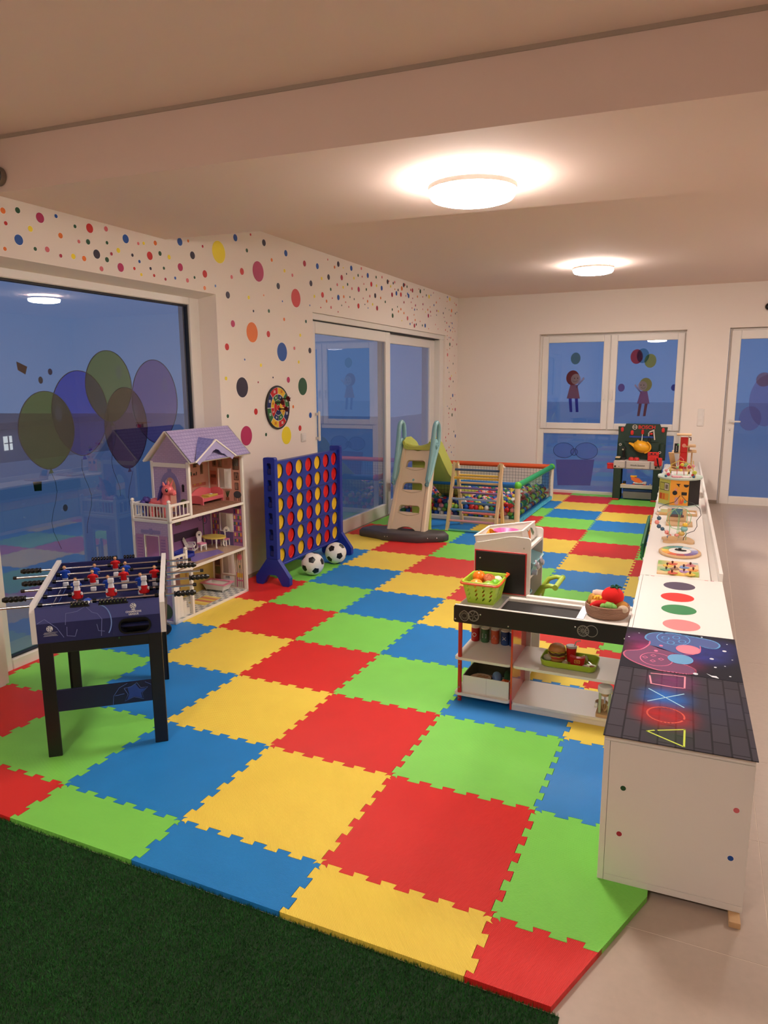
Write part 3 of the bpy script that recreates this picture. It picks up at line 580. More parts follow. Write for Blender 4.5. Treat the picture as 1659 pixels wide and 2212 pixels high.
def check_mat(name, c1, c2, sc, rot=0):
    m = mat(name, c1, .35); N, L, b = nodes_of(m); tc = N.new('ShaderNodeTexCoord'); mp = N.new('ShaderNodeMapping'); mp.inputs['Rotation'].default_value = (0,0,rot); mp.inputs['Location'].default_value = (.001,.001,.37); ck = N.new('ShaderNodeTexChecker')
    L.new(tc.outputs['Object'], mp.inputs[0]); L.new(mp.outputs[0], ck.inputs['Vector']); ck.inputs['Color1'].default_value = (*lin(c1),1); ck.inputs['Color2'].default_value = (*lin(c2),1); ck.inputs['Scale'].default_value = sc
    L.new(ck.outputs[0], b.inputs['Base Color']); return m
LIL = brick_mat('lilac_brick_print', (184,160,196), (190,166,202), (164,142,182), 10, (1,2), .35, .13, .012)
LILX = mat('lilac_trim', (140,128,178), .5); PURP = mat('purple_print', (150,104,160), .5); PEACH = mat('peach_print', (214,160,140), .5); YELW = mat('yellow_print', (206,180,96), .5)
ROOFM = brick_mat('lilac_shingle_print', (170,158,200), (178,166,206), (140,128,180), 10, (0,1), .3, .2, .02); DORM = check_mat('blue_shingle_print', (120,120,186), (136,134,198), 45, .78)
dh = thing('dollhouse', 'three-storey lilac and white dollhouse with a balcony beside the large window', 'dollhouse', (-.889,1.724,0), math.radians(90.54))
def part(name, f, par=dh):
    mb = MB(); f(mb); return mb.build(name, par)
for x,y,z0,z1 in ((0,0,0,.735),(0,.308,0,.735),(.838,0,0,1.085),(.838,.308,0,1.085),(.215,0,.715,1.085),(.215,.308,.715,1.085),(.185,0,.02,.345)):
    part('post', lambda mb: mb.box(x,x+.022,y,y+.022,z0,z1,DW,.002))
WOODP = brick_mat('parquet_print', (168,126,100), (146,108,86), (120,90,74), 14, (0,1), .5, .25, .02)
for z0, z1, m in ((0,.02,check_mat('checker_floor_print',(222,222,214),(150,156,160),28)),(.343,.363,mat('beige_floor_print',(196,164,136),.25)),(.697,.717,WOODP)):
    part('floor_board', lambda mb: (mb.box(0,.86,0,.33,z0,z1,DW,.002), mb.add([(.024,.004,z1+.0005),(.836,.004,z1+.0005),(.836,.318,z1+.0005),(.024,.318,z1+.0005)],[(0,1,2,3)],m)))
def rug(mb):
    z = .0212
    for k, c in enumerate(((226,196,90),(236,214,120),(200,120,100),(226,196,90),(212,140,100),(236,214,120))):
        x = .375+.034*k; mb.box(x,x+.032,.05,.20,z-.0004,z+.0004,mat('rug_print%d' % k, c, .6))
    mb.prism([(.30,.06),(.62,.04),(.68,.14),(.45,.24),(.36,.2)],2,.3638,.3644,mat('purple_rug_print',(136,118,190),.4))
part('rug_print', rug)
# outer left walls
part('side_wall', lambda mb: mb.box(.004,.012,.022,.308,.02,.343,LIL))
def wall2(mb):
    holed(mb,(.022,.308,.363,.697),[(.104,.40),(.224,.40),(.224,.607),(.164,.607),(.104,.607)],0,.004,.012,LIL)
part('side_wall', wall2)
def trim2(mb):
    x0,x1 = -.001,.004
    for y0,y1 in ((.034,.098),(.232,.298)):
        mb.box(x0,x1,y0,y1,.40,.61,mat('pink_shutter',(176,130,170),.5))
        for k in range(9): mb.box(x0-.001,x0,y0+.012,y1-.012,.42+.02*k,.428+.02*k,PURP)
    mb.box(x0,x1,.085,.251,.622,.645,LILX); mb.box(x0-.001,x1,.155,.18,.618,.655,LILX)
    for a in ((.100,.104,.40,.611),(.224,.228,.40,.611),(.1,.228,.607,.611),(.1,.228,.396,.40)): mb.box(-.002,.014,*a,DW)
part('window_trim', trim2)
arch = [(.098+.02,.735),(.212,.735),(.212,.90)]+[(.165+.047*math.cos(t),.90+.075*math.sin(t)) for t in [PI*i/10 for i in range(1,10)]]+[(.118,.90)]
part('side_wall', lambda mb: holed(mb,(.022,.308,.717,1.085),arch,0,.219,.227,LIL))
def archtrim(mb):
    out = [(.165+.085*math.cos(t),.90+.115*math.sin(t)) for t in [PI*i/12 for i in range(13)]]; inn = [(.165+.052*math.cos(t),.90+.08*math.sin(t)) for t in [PI*i/12 for i in range(13)]]
    for i in range(12): mb.prism([inn[i],out[i],out[i+1],inn[i+1]],0,.2165,.219,LILX)
    mb.box(.2165,.219,.08,.113,.735,.90,LILX); mb.box(.2165,.219,.217,.25,.735,.90,LILX); mb.box(.215,.219,.15,.18,1.0,1.035,LILX)
    mb.box(.214,.2165,.045,.062,.88,.92,BLK); mb.prism([(.04,.92),(.067,.92),(.0535,.935)],0,.214,.2165,BLK)
    mb.prism(ell(.055,.80,.035,.03,12),0,.2165,.2185,mat('bush_print',(86,100,60),.6))
part('arch_trim', archtrim)
part('cross_rail', lambda mb: mb.box(.213,.235,.022,.308,1.045,1.075,DW,.002))
part('gable_wall', lambda mb: mb.prism([(.0,1.085),(.33,1.085),(.165,1.27)],0,.219,.227,LIL))
part('gable_wall', lambda mb: mb.prism([(.0,1.085),(.33,1.085),(.165,1.27)],0,.846,.854,LIL))
# interior walls (back and far side), printed
PR = {}
def pc(c): return mat('paper_%d_%d_%d' % c, c, .55)
def side(mb, x, items, z0):
    for y0,y1,a,b,c in items: mb.box(x-.0012,x,y0,y1,z0+a,z0+b,pc(c))
def back(mb, items, z0):
    for x0,x1,a,b,c in items: mb.box(x0,x1,.3168,.318,z0+a,z0+b,pc(c))
for z0, z1, m in ((.02,.343,YELW),(.363,.697,PURP)):
    part('back_wall', lambda mb: mb.box(.022,.838,.318,.326,z0,z1,m))
part('back_wall', lambda mb: mb.box(.227,.838,.318,.326,.717,1.085,PEACH))
for z0, z1, m, w in ((.02,.343,mat('stripe_paper',(214,196,180),.5),(.11,.225,.11,.30)),(.363,.697,mat('lilac_paper',(160,110,156),.5),(.11,.225,.115,.25)),(.717,1.085,mat('rose_paper',(206,150,132),.5),(.11,.222,.10,.247))):
    part('far_wall', lambda mb: (holed(mb,(.022,.308,z0,z1),[(w[0],z0+w[2]),(w[1],z0+w[2]),(w[1],z0+w[3]),((w[0]+w[1])/2,z0+w[3]),(w[0],z0+w[3])],0,.840,.848,m), mb.box(.836,.84,w[0]-.006,w[0],z0+w[2],z0+w[3],DW), mb.box(.836,.84,w[1],w[1]+.006,z0+w[2],z0+w[3],DW), mb.box(.836,.84,w[0]-.006,w[1]+.006,z0+w[3],z0+w[3]+.006,DW), mb.box(.836,.84,w[0]-.006,w[1]+.006,z0+w[2]-.006,z0+w[2],DW)))
def pr3(mb):
    x = .8395; it = [(.235,.275,.26,.335,(150,110,90)),(.24,.27,.266,.329,(226,196,170)),(.248,.262,.272,.31,(60,50,50)),(.185,.225,.26,.335,(150,110,90)),(.19,.22,.266,.329,(226,196,170)),(.197,.212,.27,.305,(90,50,50)),(.132,.162,.275,.315,(190,140,120)),
      (.03,.088,.245,.335,(90,60,50)),(.035,.083,.25,.33,(150,150,140)),(.035,.083,.25,.275,(190,140,110)),(.035,.078,.165,.225,(90,60,50)),(.039,.074,.169,.221,(220,170,150)),(.05,.062,.18,.20,(60,60,50)),(.04,.073,.09,.145,(90,60,50)),(.044,.069,.094,.141,(226,190,170)),
      (.242,.30,.12,.23,(196,110,90)),(.247,.295,.125,.17,(180,90,110)),(.247,.295,.175,.20,(60,70,50)),(.252,.262,.125,.15,(120,60,120)),(.27,.288,.125,.145,(170,60,60))]
    side(mb,x,it,.717); mb.prism(ell(.052,.77,.036,.028,14),0,.8375,.839,pc((70,74,82)))
    for q in (.025,.04,.065,.08): mb.box(.8378,.839,q,q+.003,.72,.76,pc((50,50,54)))
    mb.box(.8378,.839,.13,.16,.722,.745,pc((150,80,60)));
    for k in range(5): mb.prism([(.14+.0,.745),(.15,.745),(.125+.01*k,.80),(.122+.01*k,.795)],0,.8376,.8388,pc((70,90,60)))
    bk = [(.66,.70,.27,.335,(120,90,80)),(.665,.695,.276,.329,(220,180,150)),(.74,.775,.21,.285,(160,120,100)),(.744,.771,.214,.281,(214,170,140)),(.62,.70,.205,.212,(190,110,100)),(.62,.64,.212,.24,(60,90,60)),(.655,.68,.212,.226,(90,80,70)),(.69,.70,.212,.235,(60,60,50)),(.64,.80,.12,.145,(200,110,90)),(.66,.68,.135,.145,(220,180,80)),(.72,.75,.135,.145,(220,180,80)),(.68,.72,.285,.292,(190,110,100)),(.68,.69,.292,.32,(40,70,50)),(.70,.715,.292,.325,(40,70,50))]
    back(mb,bk,.717)
part('wall_print', pr3)
def pr2(mb):
    x = .8395; it = []
    cs = ((190,60,90),(90,70,150),(220,150,60),(70,120,90),(200,90,140),(240,200,120))
    for y0,y1 in ((.03,.10),(.245,.30)):
        for r in range(6):
            it.append((y0-.004,y1+.004,.03+.045*r,.033+.045*r,(110,70,120)))
            for k in range(4): w = (y1-y0)/4; it.append((y0+k*w,y0+k*w+w*.75,.033+.045*r,.055+.045*r+.006*((k*3+r) % 3),cs[(k+2*r+int(y0*30)) % 6]))
    it += [(.11,.225,.0,.105,(100,80,130)),(.03,.30,.30,.33,(90,60,100)),(.06,.09,.30,.325,(70,110,80))]
    side(mb,x,it,.363)
    bk = [(.425,.485,.22,.315,(110,90,60)),(.43,.48,.226,.31,(190,180,150)),(.435,.465,.23,.27,(110,130,150)),(.40,.68,.10,.16,(60,40,70)),(.74,.75,.03,.24,(60,80,60))]
    back(mb,bk,.363)
    for cx, cz, r in ((.715,.605,.032),(.765,.565,.028)):
        h = [(cx+r*math.cos(PI*k/3), cz+r*1.1*math.sin(PI*k/3)) for k in range(6)]; mb.tube([(a,.3168,b) for a,b in h],.0022,pc((80,60,110)),4,True)
    mb.prism(ell(.755,.64,.02,.022,12),1,.3168,.318,pc((80,60,130))); mb.box(.756,.772,.3165,.318,.55,.58,pc((180,60,110)))
    for q in (.56,.60,.64): mb.box(q,q+.002,.3168,.318,.61,.69,pc((230,220,220))); mb.prism([(q-.012,.60),(q+.014,.60),(q+.001,.62)],1,.3165,.318,pc((210,210,200)))
part('wall_print', pr2)
def pr1(mb):
    x = .8395; it = [(.03+.018*k,.034+.018*k,.01,.32,(120,110,110)) for k in range(5)]+[(.245,.30,.01,.32,(150,110,90)),(.25,.295,.03,.09,(210,120,140)),(.25,.295,.10,.16,(120,140,90)),(.25,.295,.17,.23,(90,70,90)),(.25,.295,.24,.30,(226,190,120)),(.045,.075,.16,.21,(230,200,170)),(.055,.066,.165,.19,(90,130,80)),(.035,.09,.09,.125,(224,180,70)),(.03,.036,.01,.13,(214,90,140)),(.088,.094,.01,.13,(214,90,140)),(.035,.09,.06,.07,(214,90,140)),(.12,.22,.02,.09,(226,222,220)),(.16,.2,.07,.09,(90,100,120))]
    side(mb,x,it,.02); mb.prism(ell(.06,.275,.022,.026,16),0,.838,.8392,pc((224,120,140)))
    back(mb,[(.26,.34,.02,.28,(200,120,140)),(.36,.44,.08,.28,(150,110,110)),(.50,.52,.15,.18,(180,140,90)),(.66,.68,.2,.23,(190,150,60)),(.58,.6,.06,.08,(180,140,90))],.02)
part('wall_print', pr1)
# roof
def roof(mb):
    a,b = .19,.90
    for s in (0,1):
        e = (-.035,1.078) if s == 0 else (.365,1.078); r = (.165,1.285); n = Vector((0,-(r[1]-e[1]),(r[0]-e[0]))).normalized()*.012*(1 if s == 0 else -1)
        q = [(a,e[0],e[1]),(b,e[0],e[1]),(b,r[0],r[1]),(a,r[0],r[1])]; up = [(p[0],p[1]+n.y,p[2]+abs(n.z)) for p in q]
        mb.add(q+up,[(0,1,2,3),(0,1,5,4),(1,2,6,5),(2,3,7,6),(3,0,4,7)],DW); mb.add([(p[0]+(.008 if i in (0,3) else -.008),p[1],p[2]+.0006) for i,p in enumerate(up)],[(0,1,2,3)],ROOFM)
part('roof', roof)
def dormer(mb):
    y = -.047; L = (.235,1.085); A = (.468,1.222); Rr = (.70,1.09)
    def back_y(z): return -.035+(z-1.078)*(.2/.207)-.012
    for P, Q in ((L,A),(Rr,A)):
        mb.obox((P[0],y,P[1]),(Q[0],y,Q[1]),.012,.010,DW)
        f = [(P[0],y,P[1]),(Q[0],y,Q[1]),(Q[0],back_y(Q[1])+.02,Q[1]+.012),(P[0],back_y(P[1])-.01,P[1]+.012)]
        mb.add([(p[0],p[1],p[2]+.004) for p in f],[(0,1,2,3)],DORM); 
    out = [L,A,Rr]; low = []
    for i in range(33):
        t = i/32; x = Rr[0]+(L[0]-Rr[0])*t; zt = (L[1]+(A[1]-L[1])*min(1,(x-L[0])/(A[0]-L[0])) if x < A[0] else Rr[1]+(A[1]-Rr[1])*(Rr[0]-x)/(Rr[0]-A[0])); low.append((x, zt-.034-.010*abs(math.sin(t*PI*7))-.02*math.sin(PI*t)))
    mb.prism([(x,z) for x,z in ((.25,1.088),A,(.685,1.092))]+[p for p in low if .27 < p[0] < .665],1,y,y+.006,mat('lilac_scallop',(168,160,206),.5))
part('dormer', dormer)
# balcony railing
def rail(mb):
    pass
def railing(p0, p1, n, z0, z1):
    mb = MB(); mb.obox((*p0,z1),(*p1,z1),.014,.016,DW,bev=.002); mb.obox((*p0,z0+.012),(*p1,z0+.012),.012,.012,DW,bev=.002)
    for k in range(n):
        t = (k+.5)/n; mb.cyl((p0[0]+(p1[0]-p0[0])*t,p0[1]+(p1[1]-p0[1])*t,z0+.01),(p0[0]+(p1[0]-p0[0])*t,p0[1]+(p1[1]-p0[1])*t,z1),.0042,DW,n=8)
    mb.build('railing', dh)
railing((.011,.02),(.011,.31),11,.717,.815); railing((.02,.011),(.215,.011),5,.717,.815); railing((.02,.319),(.215,.319),5,.717,.815); railing((.02,.011),(.145,.011),3,.363,.46)
for x,y,z0,z1 in ((.011,.011,.73,.832),(.011,.319,.73,.832),(.149,.011,.363,.488)):
    part('newel_post', lambda mb: (mb.box(x-.011,x+.011,y-.011,y+.011,z0,z1,DW,.002), mb.lathe([(.006,z1),(.0125,z1+.006),(.0135,z1+.013),(.009,z1+.021),(0,z1+.024)],DW,o=(x,y,0),n=14)))
def stair(mb):
    for k in range(5): mb.box(.024+.033*k,.057+.033*k,.03,.13,.02,.30-.058*k,DW,.001)
part('stair', stair)
part('side_wall', lambda mb: (mb.box(.11,.165,.20,.22,.10,.16,mat('pink_side_paper',(190,110,130),.5))))
# furniture in the dollhouse (each stands loose on its floor); local -> world
HMx = Matrix.Translation((-.889,1.724,0)) @ Matrix.Rotation(math.radians(90.54),4,'Z')
def doll(name, label, cat, x, y, z, rz=0, group=None):
    p = HMx @ Vector((x,y,z)); return thing(name, label, cat, p, math.radians(90.54+rz), group)
PINK = mat('doll_pink', (226,110,120), .4); PINKL = mat('doll_light_pink', (228,140,170), .4); YEL = mat('doll_yellow', (226,200,96), .4); DWH = mat('doll_white', (238,234,228), .4)
bed = doll('doll_bed','pink toy bed with a yellow blanket on the top floor of the dollhouse','toy bed',.60,.195,.7178)
def slab(mb,pts,ax,a,b,m): mb.prism(pts,ax,a,b,m)
head = [(0,0),(0,.075)]+[(.0625-.0625*math.cos(t),.075+.035*math.sin(t)) for t in [PI*i/10 for i in range(1,10)]]+[(.125,.075),(.125,0),(.105,.0),(.1,.012),(.025,.012),(.02,0)]
part('headboard', lambda mb: mb.prism([(p[0]-.01,p[1]*.95) for p in head],0,.235,.247,PINK), bed)
part('footboard', lambda mb: mb.prism([(p[0]-.01,p[1]*.62) for p in head],0,-.012,0,PINK), bed)
part('back_panel', lambda mb: mb.prism([(.0,.02),(.235,.02),(.235,.09),(.19,.10),(.12,.115),(.05,.10),(0,.07)],1,.105,.115,PINK), bed)
part('side_rail', lambda mb: mb.box(0,.235,-.01,0,.022,.048,PINK,.002), bed)
part('mattress', lambda mb: mb.box(0,.235,0,.105,.025,.042,PINKL,.004), bed)
part('blanket', lambda mb: (mb.box(.02,.20,-.004,.10,.042,.047,YEL,.002), mb.box(.10,.215,.02,.09,.047,.056,YEL,.003), mb.sph((.17,.055,.058),.014,DWH,10,6,(1,1,.35))), bed)
tb = doll('doll_table','round yellow-topped toy table with white legs on the middle floor of the dollhouse','toy table',.735,.215,.3638)
part('tabletop', lambda mb: mb.prism(ell(0,0,.075,.10,32),2,.078,.088,YEL), tb)
for x,y in ((-.045,-.055),(.045,-.055),(.045,.055),(-.045,.055)): part('leg', lambda mb: mb.tube([(x*1.1,y*1.1,0.004),(x*.95,y*.95,.02),(x,y,.05),(x*1.05,y*1.05,.079)],[.006,.005,.006,.009],DWH,8), tb)
def dchair(x,y,rz,label):
    c = doll('doll_chair',label,'toy chair',x,y,.3638,rz)
    part('seat', lambda mb: mb.box(-.029,.029,-.029,.029,.048,.057,PINKL,.003), c)
    part('leg_frame', lambda mb: [mb.box(a,a+.01,b,b+.01,0,.048,DWH,.002) for a in (-.028,.018) for b in (-.028,.018)]+[mb.box(-.028,.028,-.028,-.02,.036,.048,DWH,.001),mb.box(-.028,.028,.02,.028,.036,.048,DWH,.001)], c)
    def bk(mb):
        o = [(-.02,.05),(.02,.05),(.019,.09)]+[(.027*math.cos(t),.115+.03*math.sin(t)) for t in [PI*i/10-.3 for i in range(11)]]+[(-.026,.105),(-.019,.09)]
        heart = [(0.0,.104),(.009,.116),(.007,.124),(0,.119),(-.007,.124),(-.009,.116)]
        mb.prism(o,1,.024,.031,DWH); mb.prism(heart,1,.0238,.0236,mat('heart_hole',(60,40,60),.8)); mb.prism(heart,1,.0312,.0314,mat('heart_hole',(60,40,60),.8))
    part('backrest', bk, c)
dchair(.62,.245,-15,'white toy chair with a heart cut-out and pink seat, beside the dollhouse rocking chair'); dchair(.815,.17,-85,'white toy chair with a pink seat on the wall side of the yellow toy table')
rk = doll('rocking_chair','white toy rocking chair on the middle floor of the dollhouse','toy chair',.53,.275,.3638,25)
for s in (-.03,.024): part('rocker', lambda mb: mb.prism([(-.05+.1*i/10, .004+.022*((i-5)/5)**2) for i in range(11)]+[(.05-.1*i/10, .014+.022*((5-i)/5)**2) for i in range(11)],0,s,s+.007,DWH), rk)
part('seat', lambda mb: mb.box(-.03,.03,-.03,.03,.04,.048,DWH,.002), rk)
for a,b in ((-.026,-.024),(.02,-.024),(-.026,.018),(.02,.018)): part('leg', lambda mb: mb.box(a,a+.006,b,b+.006,.012,.04,DWH,.001), rk)
part('backrest', lambda mb: [mb.obox((-.028+.0112*k,.028,.046),(-.028+.0112*k,.05,.115-.002*abs(k-2.5)**2),.0095,.006,DWH) for k in range(6)], rk)
for s in (-.034,.028): part('armrest', lambda mb: (mb.box(s,s+.007,-.03,.03,.066,.073,DWH,.002), mb.box(s,s+.007,-.03,-.023,.045,.068,DWH,.001)), rk)
bs = doll('doll_sofa','small blue toy couch at the front of the dollhouse middle floor','toy sofa',.36,.20,.3638,8)
BLU = mat('doll_blue',(40,54,150),.4)
part('seat', lambda mb: mb.box(-.06,.06,-.05,.05,.004,.03,BLU,.008), bs); part('backrest', lambda mb: mb.box(-.06,.06,.035,.055,.02,.06,BLU,.008), bs)
for s in (-.066,.054): part('armrest', lambda mb: mb.box(s,s+.012,-.05,.05,.003,.045,BLU,.005), bs)
tu = doll('doll_bathtub','white toy bathtub with a pink rim on the ground floor of the dollhouse','toy bathtub',.735,.205,.0208,0)
def tub(mb):
    o = [rrect(-.045-.018*t,.045+.018*t,-.085-.02*t,.085+.02*t,.012,3) for t in (0,.5,1)]; zs = (.012,.035,.062)
    i_ = [rrect(-.053+.01*t,.053-.01*t,-.095+.014*t,.095-.014*t,.012,3) for t in (0,1)]; zi = (.062,.022)
    mb.rings([[(p[0],p[1],z) for p in r] for r, z in list(zip(o,zs))+list(zip(i_,zi))],DWH)
part('basin', tub, tu)
def rim(mb):
    a = rrect(-.072,.072,-.115,.115,.01,3); b = rrect(-.05,.05,-.09,.09,.012,3); n = len(a)
    mb.add([(p[0],p[1],.066) for p in a]+[(p[0],p[1],.066) for p in b]+[(p[0],p[1],.060) for p in a]+[(p[0],p[1],.060) for p in b],[(i,(i+1)%n,n+(i+1)%n,n+i) for i in range(n)]+[(i,(i+1)%n,2*n+(i+1)%n,2*n+i) for i in range(n)]+[(n+i,n+(i+1)%n,3*n+(i+1)%n,3*n+i) for i in range(n)],PINKL)
part('rim', rim, tu)
for a,b in ((-.04,-.08),(.032,-.08),(-.04,.072),(.032,.072)): part('foot', lambda mb: mb.box(a,a+.008,b,b+.008,0,.013,DWH,.001), tu)
# unicorn pony
pn = doll('pony_toy','pink plastic unicorn pony with a purple mane on the dollhouse balcony','toy pony',.12,.165,.7178,4)
PK = mat('pony_pink',(226,112,114),.35); MANE = mat('pony_mane',(74,58,140),.6)
def pony(mb):
    # faces -Y locally; built as one lofted skin
    mb.rings([[(.036*w*math.cos(a), y, z+.036*h*math.sin(a)) for a in [2*PI*k/14 for k in range(14)]] for y,z,w,h in ((.085,.095,.25,.3),(.075,.095,.75,.8),(.05,.093,1.0,1.0),(.01,.09,.88,.9),(-.03,.092,.92,1.0),(-.05,.1,.75,.95),(-.062,.105,.3,.4))],PK)
    mb.tube([(0,-.03,.10),(0,-.04,.125),(0,-.045,.15),(0,-.048,.165)],[.035,.030,.026,.024],PK,14)
    mb.sph((0,-.055,.185),.043,PK,18,12,(.85,1,.92)); mb.tube([(0,-.075,.178),(0,-.10,.170),(0,-.112,.168),(0,-.118,.17)],[.028,.020,.019,.010],PK,12)
    for s in (-1,1):
        mb.tube([(s*.022,-.035,.095),(s*.024,-.038,.055),(s*.023,-.040,.022),(s*.024,-.042,.003),(s*.024,-.042,0)],[.021,.017,.015,.018,.016],PK,10)
        mb.tube([(s*.023,.055,.095),(s*.026,.062,.062),(s*.025,.07,.035),(s*.025,.062,.003),(s*.025,.062,0)],[.026,.020,.015,.018,.016],PK,10)
        mb.tube([(s*.022,-.045,.218),(s*.027,-.044,.232),(s*.029,-.043,.246)],[.010,.008,.001],PK,8)
        mb.tube([(s*.007,-.117,.173),(s*.007,-.120,.174)],[.003,.001],PK,6)
part('body', pony, pn)
part('horn', lambda mb: mb.tube([(0,-.082,.217),(0,-.096,.243),(0,-.104,.256)],[.009,.005,.001],PK,10), pn)
for s in (-1,1): part('eye', lambda mb: (mb.sph((s*.033,-.072,.188),.013,BLKP,12,8,(.45,.85,1)), mb.sph((s*.038,-.077,.193),.0035,DWH,8,6)), pn)
part('mane', lambda mb: [mb.tube([(.004*math.sin(k),-.05+.018*k*.5,.226-.004*k),(.012*((k%2)*2-1),-.02+.012*k*.4,.205-.012*k),(.02*((k%2)*2-1),-.008+.006*k,.16-.012*k)],[.008,.013,.004],MANE,8) for k in range(6)], pn)
part('tail', lambda mb: mb.tube([(0,.08,.10),(0,.11,.115),(0,.135,.09),(0,.14,.04),(0,.13,.015)],[.010,.018,.022,.016,.004],MANE,10), pn)
pd = doll('toy_flower','purple toy flower with a yellow middle lying behind the pony on the balcony','toy',.09,.275,.7178,0)
part('petal_ring', lambda mb: [mb.sph((.026*math.cos(k*PI/3),.018*math.sin(k*PI/3),.105+.012*math.sin(k*1.9)),.018,MANE,8,6) for k in range(6)]+[mb.lathe([(.02,0),(.012,.04),(.010,.09)],MANE,n=8)], pd)
part('flower_centre', lambda mb: mb.sph((.0,-.01,.118),.012,YEL,8,6), pd)
part('bush_print', lambda mb: mb.prism(ell(.075,.085,.05,.055,16),0,.0025,.0042,mat('bush_print',(86,100,60),.6)))
tw = thing('toy_wheel','small black toy wheel with a red hub on the blue tile by the dollhouse corner','toy',(-.825,1.545,.042),0)  # a lone wheel; the rest of its toy is not built
part('tyre', lambda mb: mb.lathe([(.018,-.013),(.034,-.015),(.041,-.008),(.042,0),(.041,.008),(.034,.015),(.018,.013)],BLKP,n=28,ax=(1,-.75,0)), tw); part('hub', lambda mb: mb.lathe([(0,-.012),(.018,-.012),(.018,.012),(0,.012)],JR,n=18,ax=(1,-.75,0)), tw)
# ================================================================== GIANT FOUR-IN-A-ROW
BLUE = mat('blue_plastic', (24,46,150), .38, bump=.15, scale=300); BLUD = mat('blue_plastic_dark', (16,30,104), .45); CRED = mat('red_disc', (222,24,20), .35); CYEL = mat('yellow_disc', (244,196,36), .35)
cf = thing('four_in_a_row_frame','giant blue four-in-a-row game frame against the dotted wall','board game',(-.666,2.821,0),math.radians(91.2))
def board(mb):
    y0,y1 = .118,.172
    for c in range(7):
        for r in range(6):
            cx,cz = .09+.16*c,.226+.139*r; x0,x1 = cx-.08,cx+.08
            for a,b in ((y0,y0+.006),(y1-.006,y1)): holed(mb,(x0,x1,cz-.0695,cz+.0695),ell(cx,cz,.060,.060,28),1,a,b,BLUE)
    mb.box(.01,1.13,y0,y1,.9905,.998,BLUE); mb.box(.01,1.13,y0-.004,y1+.004,.140,.157,BLUE,.003)
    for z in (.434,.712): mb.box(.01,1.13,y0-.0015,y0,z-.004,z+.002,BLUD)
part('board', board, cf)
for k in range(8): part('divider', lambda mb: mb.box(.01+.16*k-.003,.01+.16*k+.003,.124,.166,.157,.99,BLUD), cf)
def endplate(x, par):
    mb = MB(); x0,x1 = x-.022,x+.022; yc = .145
    P = [(.093,.215),(-.012,.07),(-.012,.012),(.0,0),(.05,0),(.064,.012),(.098,.072),(.115,.085),(.175,.085),(.192,.072),(.226,.012),(.24,0),(.29,0),(.302,.012),(.302,.07),(.197,.215)]
    mb.prism(P,0,x0,x1,BLUE)
    for r in range(6):
        z0 = .2175+.1325*r; holed(mb,(.093,.197,z0,z0+.1325),rrect(.126,.164,z0+.022,z0+.112,.010,3),0,x0,x1,BLUE)
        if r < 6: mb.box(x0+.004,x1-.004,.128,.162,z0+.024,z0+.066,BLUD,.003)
    mb.prism([(.093,1.0125),(.197,1.0125),(.197,1.02)]+arc((.182,1.022),.015,0,90,4)+arc((.108,1.022),.015,90,180,4)+[(.093,1.02)],0,x0,x1,BLUE)
    e = mb.build('end_plate', par)
endplate(0,cf); endplate(1.14,cf)
CM = Matrix.Translation((-.666,2.821,0)) @ Matrix.Rotation(math.radians(91.2),4,'Z')
t = {}
for nm, m in (('r',CRED),('y',CYEL)):
    mb = MB(); mb.lathe([(0,-.008),(.050,-.008),(.0535,-.012),(.064,-.012),(.066,-.009),(.066,.009),(.064,.012),(.0535,.012),(.05,.008),(0,.008)],m,n=36,ax=(0,1,0)); t[nm] = mb.mesh('game_disc')
pat = ['yryryrr','yryryrr','yryryrr','yryryry','yryryry','yryryry']   # top row first
cn = ('first','second','third','fourth','fifth','sixth','seventh'); rn = ('top row','second row down','third row down','fourth row down','fifth row down','bottom row')
for r in range(6):
    for c in range(7):
        k = pat[r][c]; o = link('game_disc', t[k], None, CM @ Vector((.09+.16*c,.145,.226+.139*(5-r))), (0,0,math.radians(91.2)))
        tag(o, '%s disc in the %s column from the dollhouse, %s of the blue frame' % ('red' if k == 'r' else 'yellow', cn[c], rn[r]), 'game disc', 'discs in the four-in-a-row frame')
# footballs
def football(x, y, r, rot, label):
    import bmesh
    bm = bmesh.new(); bmesh.ops.create_icosphere(bm, subdivisions=1, radius=1); ico = [v.co.copy() for v in bm.verts]; bm.free()
    phi = (1+5**.5)/2; dirs = [Vector(v).normalized() for v in [(0,a,b*phi) for a in (-1,1) for b in (-1,1)]+[(a,b*phi,0) for a in (-1,1) for b in (-1,1)]+[(b*phi,0,a) for a in (-1,1) for b in (-1,1)]]
    b = thing('football', label, 'ball', (x,y,r), 0, 'footballs in front of the blue frame', rot)
    mb = MB(); mb.sph((0,0,0),r,mat('ball_white',(236,232,226),.4,bump=.1,scale=200),40,24); mb.build('ball', b, 60)
    for d in dirs:
        others = sorted(dirs, key=lambda e: -e.dot(d))[1:6]; ring = []
        for e in others: ring.append((d*.86+e*.33 - d*(e.dot(d))*.33).normalized())
        cx = ring[0]-d*(ring[0].dot(d)); cx.normalize(); cy = d.cross(cx); ring.sort(key=lambda q: math.atan2(q.dot(cy), q.dot(cx)))
        mb = MB(); R = r*1.004; pts = [d*R]
        for k in range(5):
            a, c_ = ring[k], ring[(k+1) % 5]
            for s in range(4): pts.append((a*(1-s/4)+c_*(s/4)).normalized()*R)
        mid = [(p.normalized()*.5+d*.5).normalized()*R for p in pts[1:]]
        vs = pts+mid; n = 20
        mb.add(vs, [(1+i,1+(i+1)%n,21+(i+1)%n,21+i) for i in range(n)]+[(21+i,21+(i+1)%n,0) for i in range(n)], mat('ball_black',(14,14,16),.4)); mb.build('pentagon_patch', b, 60)
football(-.670,3.20,.097,(.4,.2,.3),'black and white football nearer the dollhouse, in front of the blue frame')
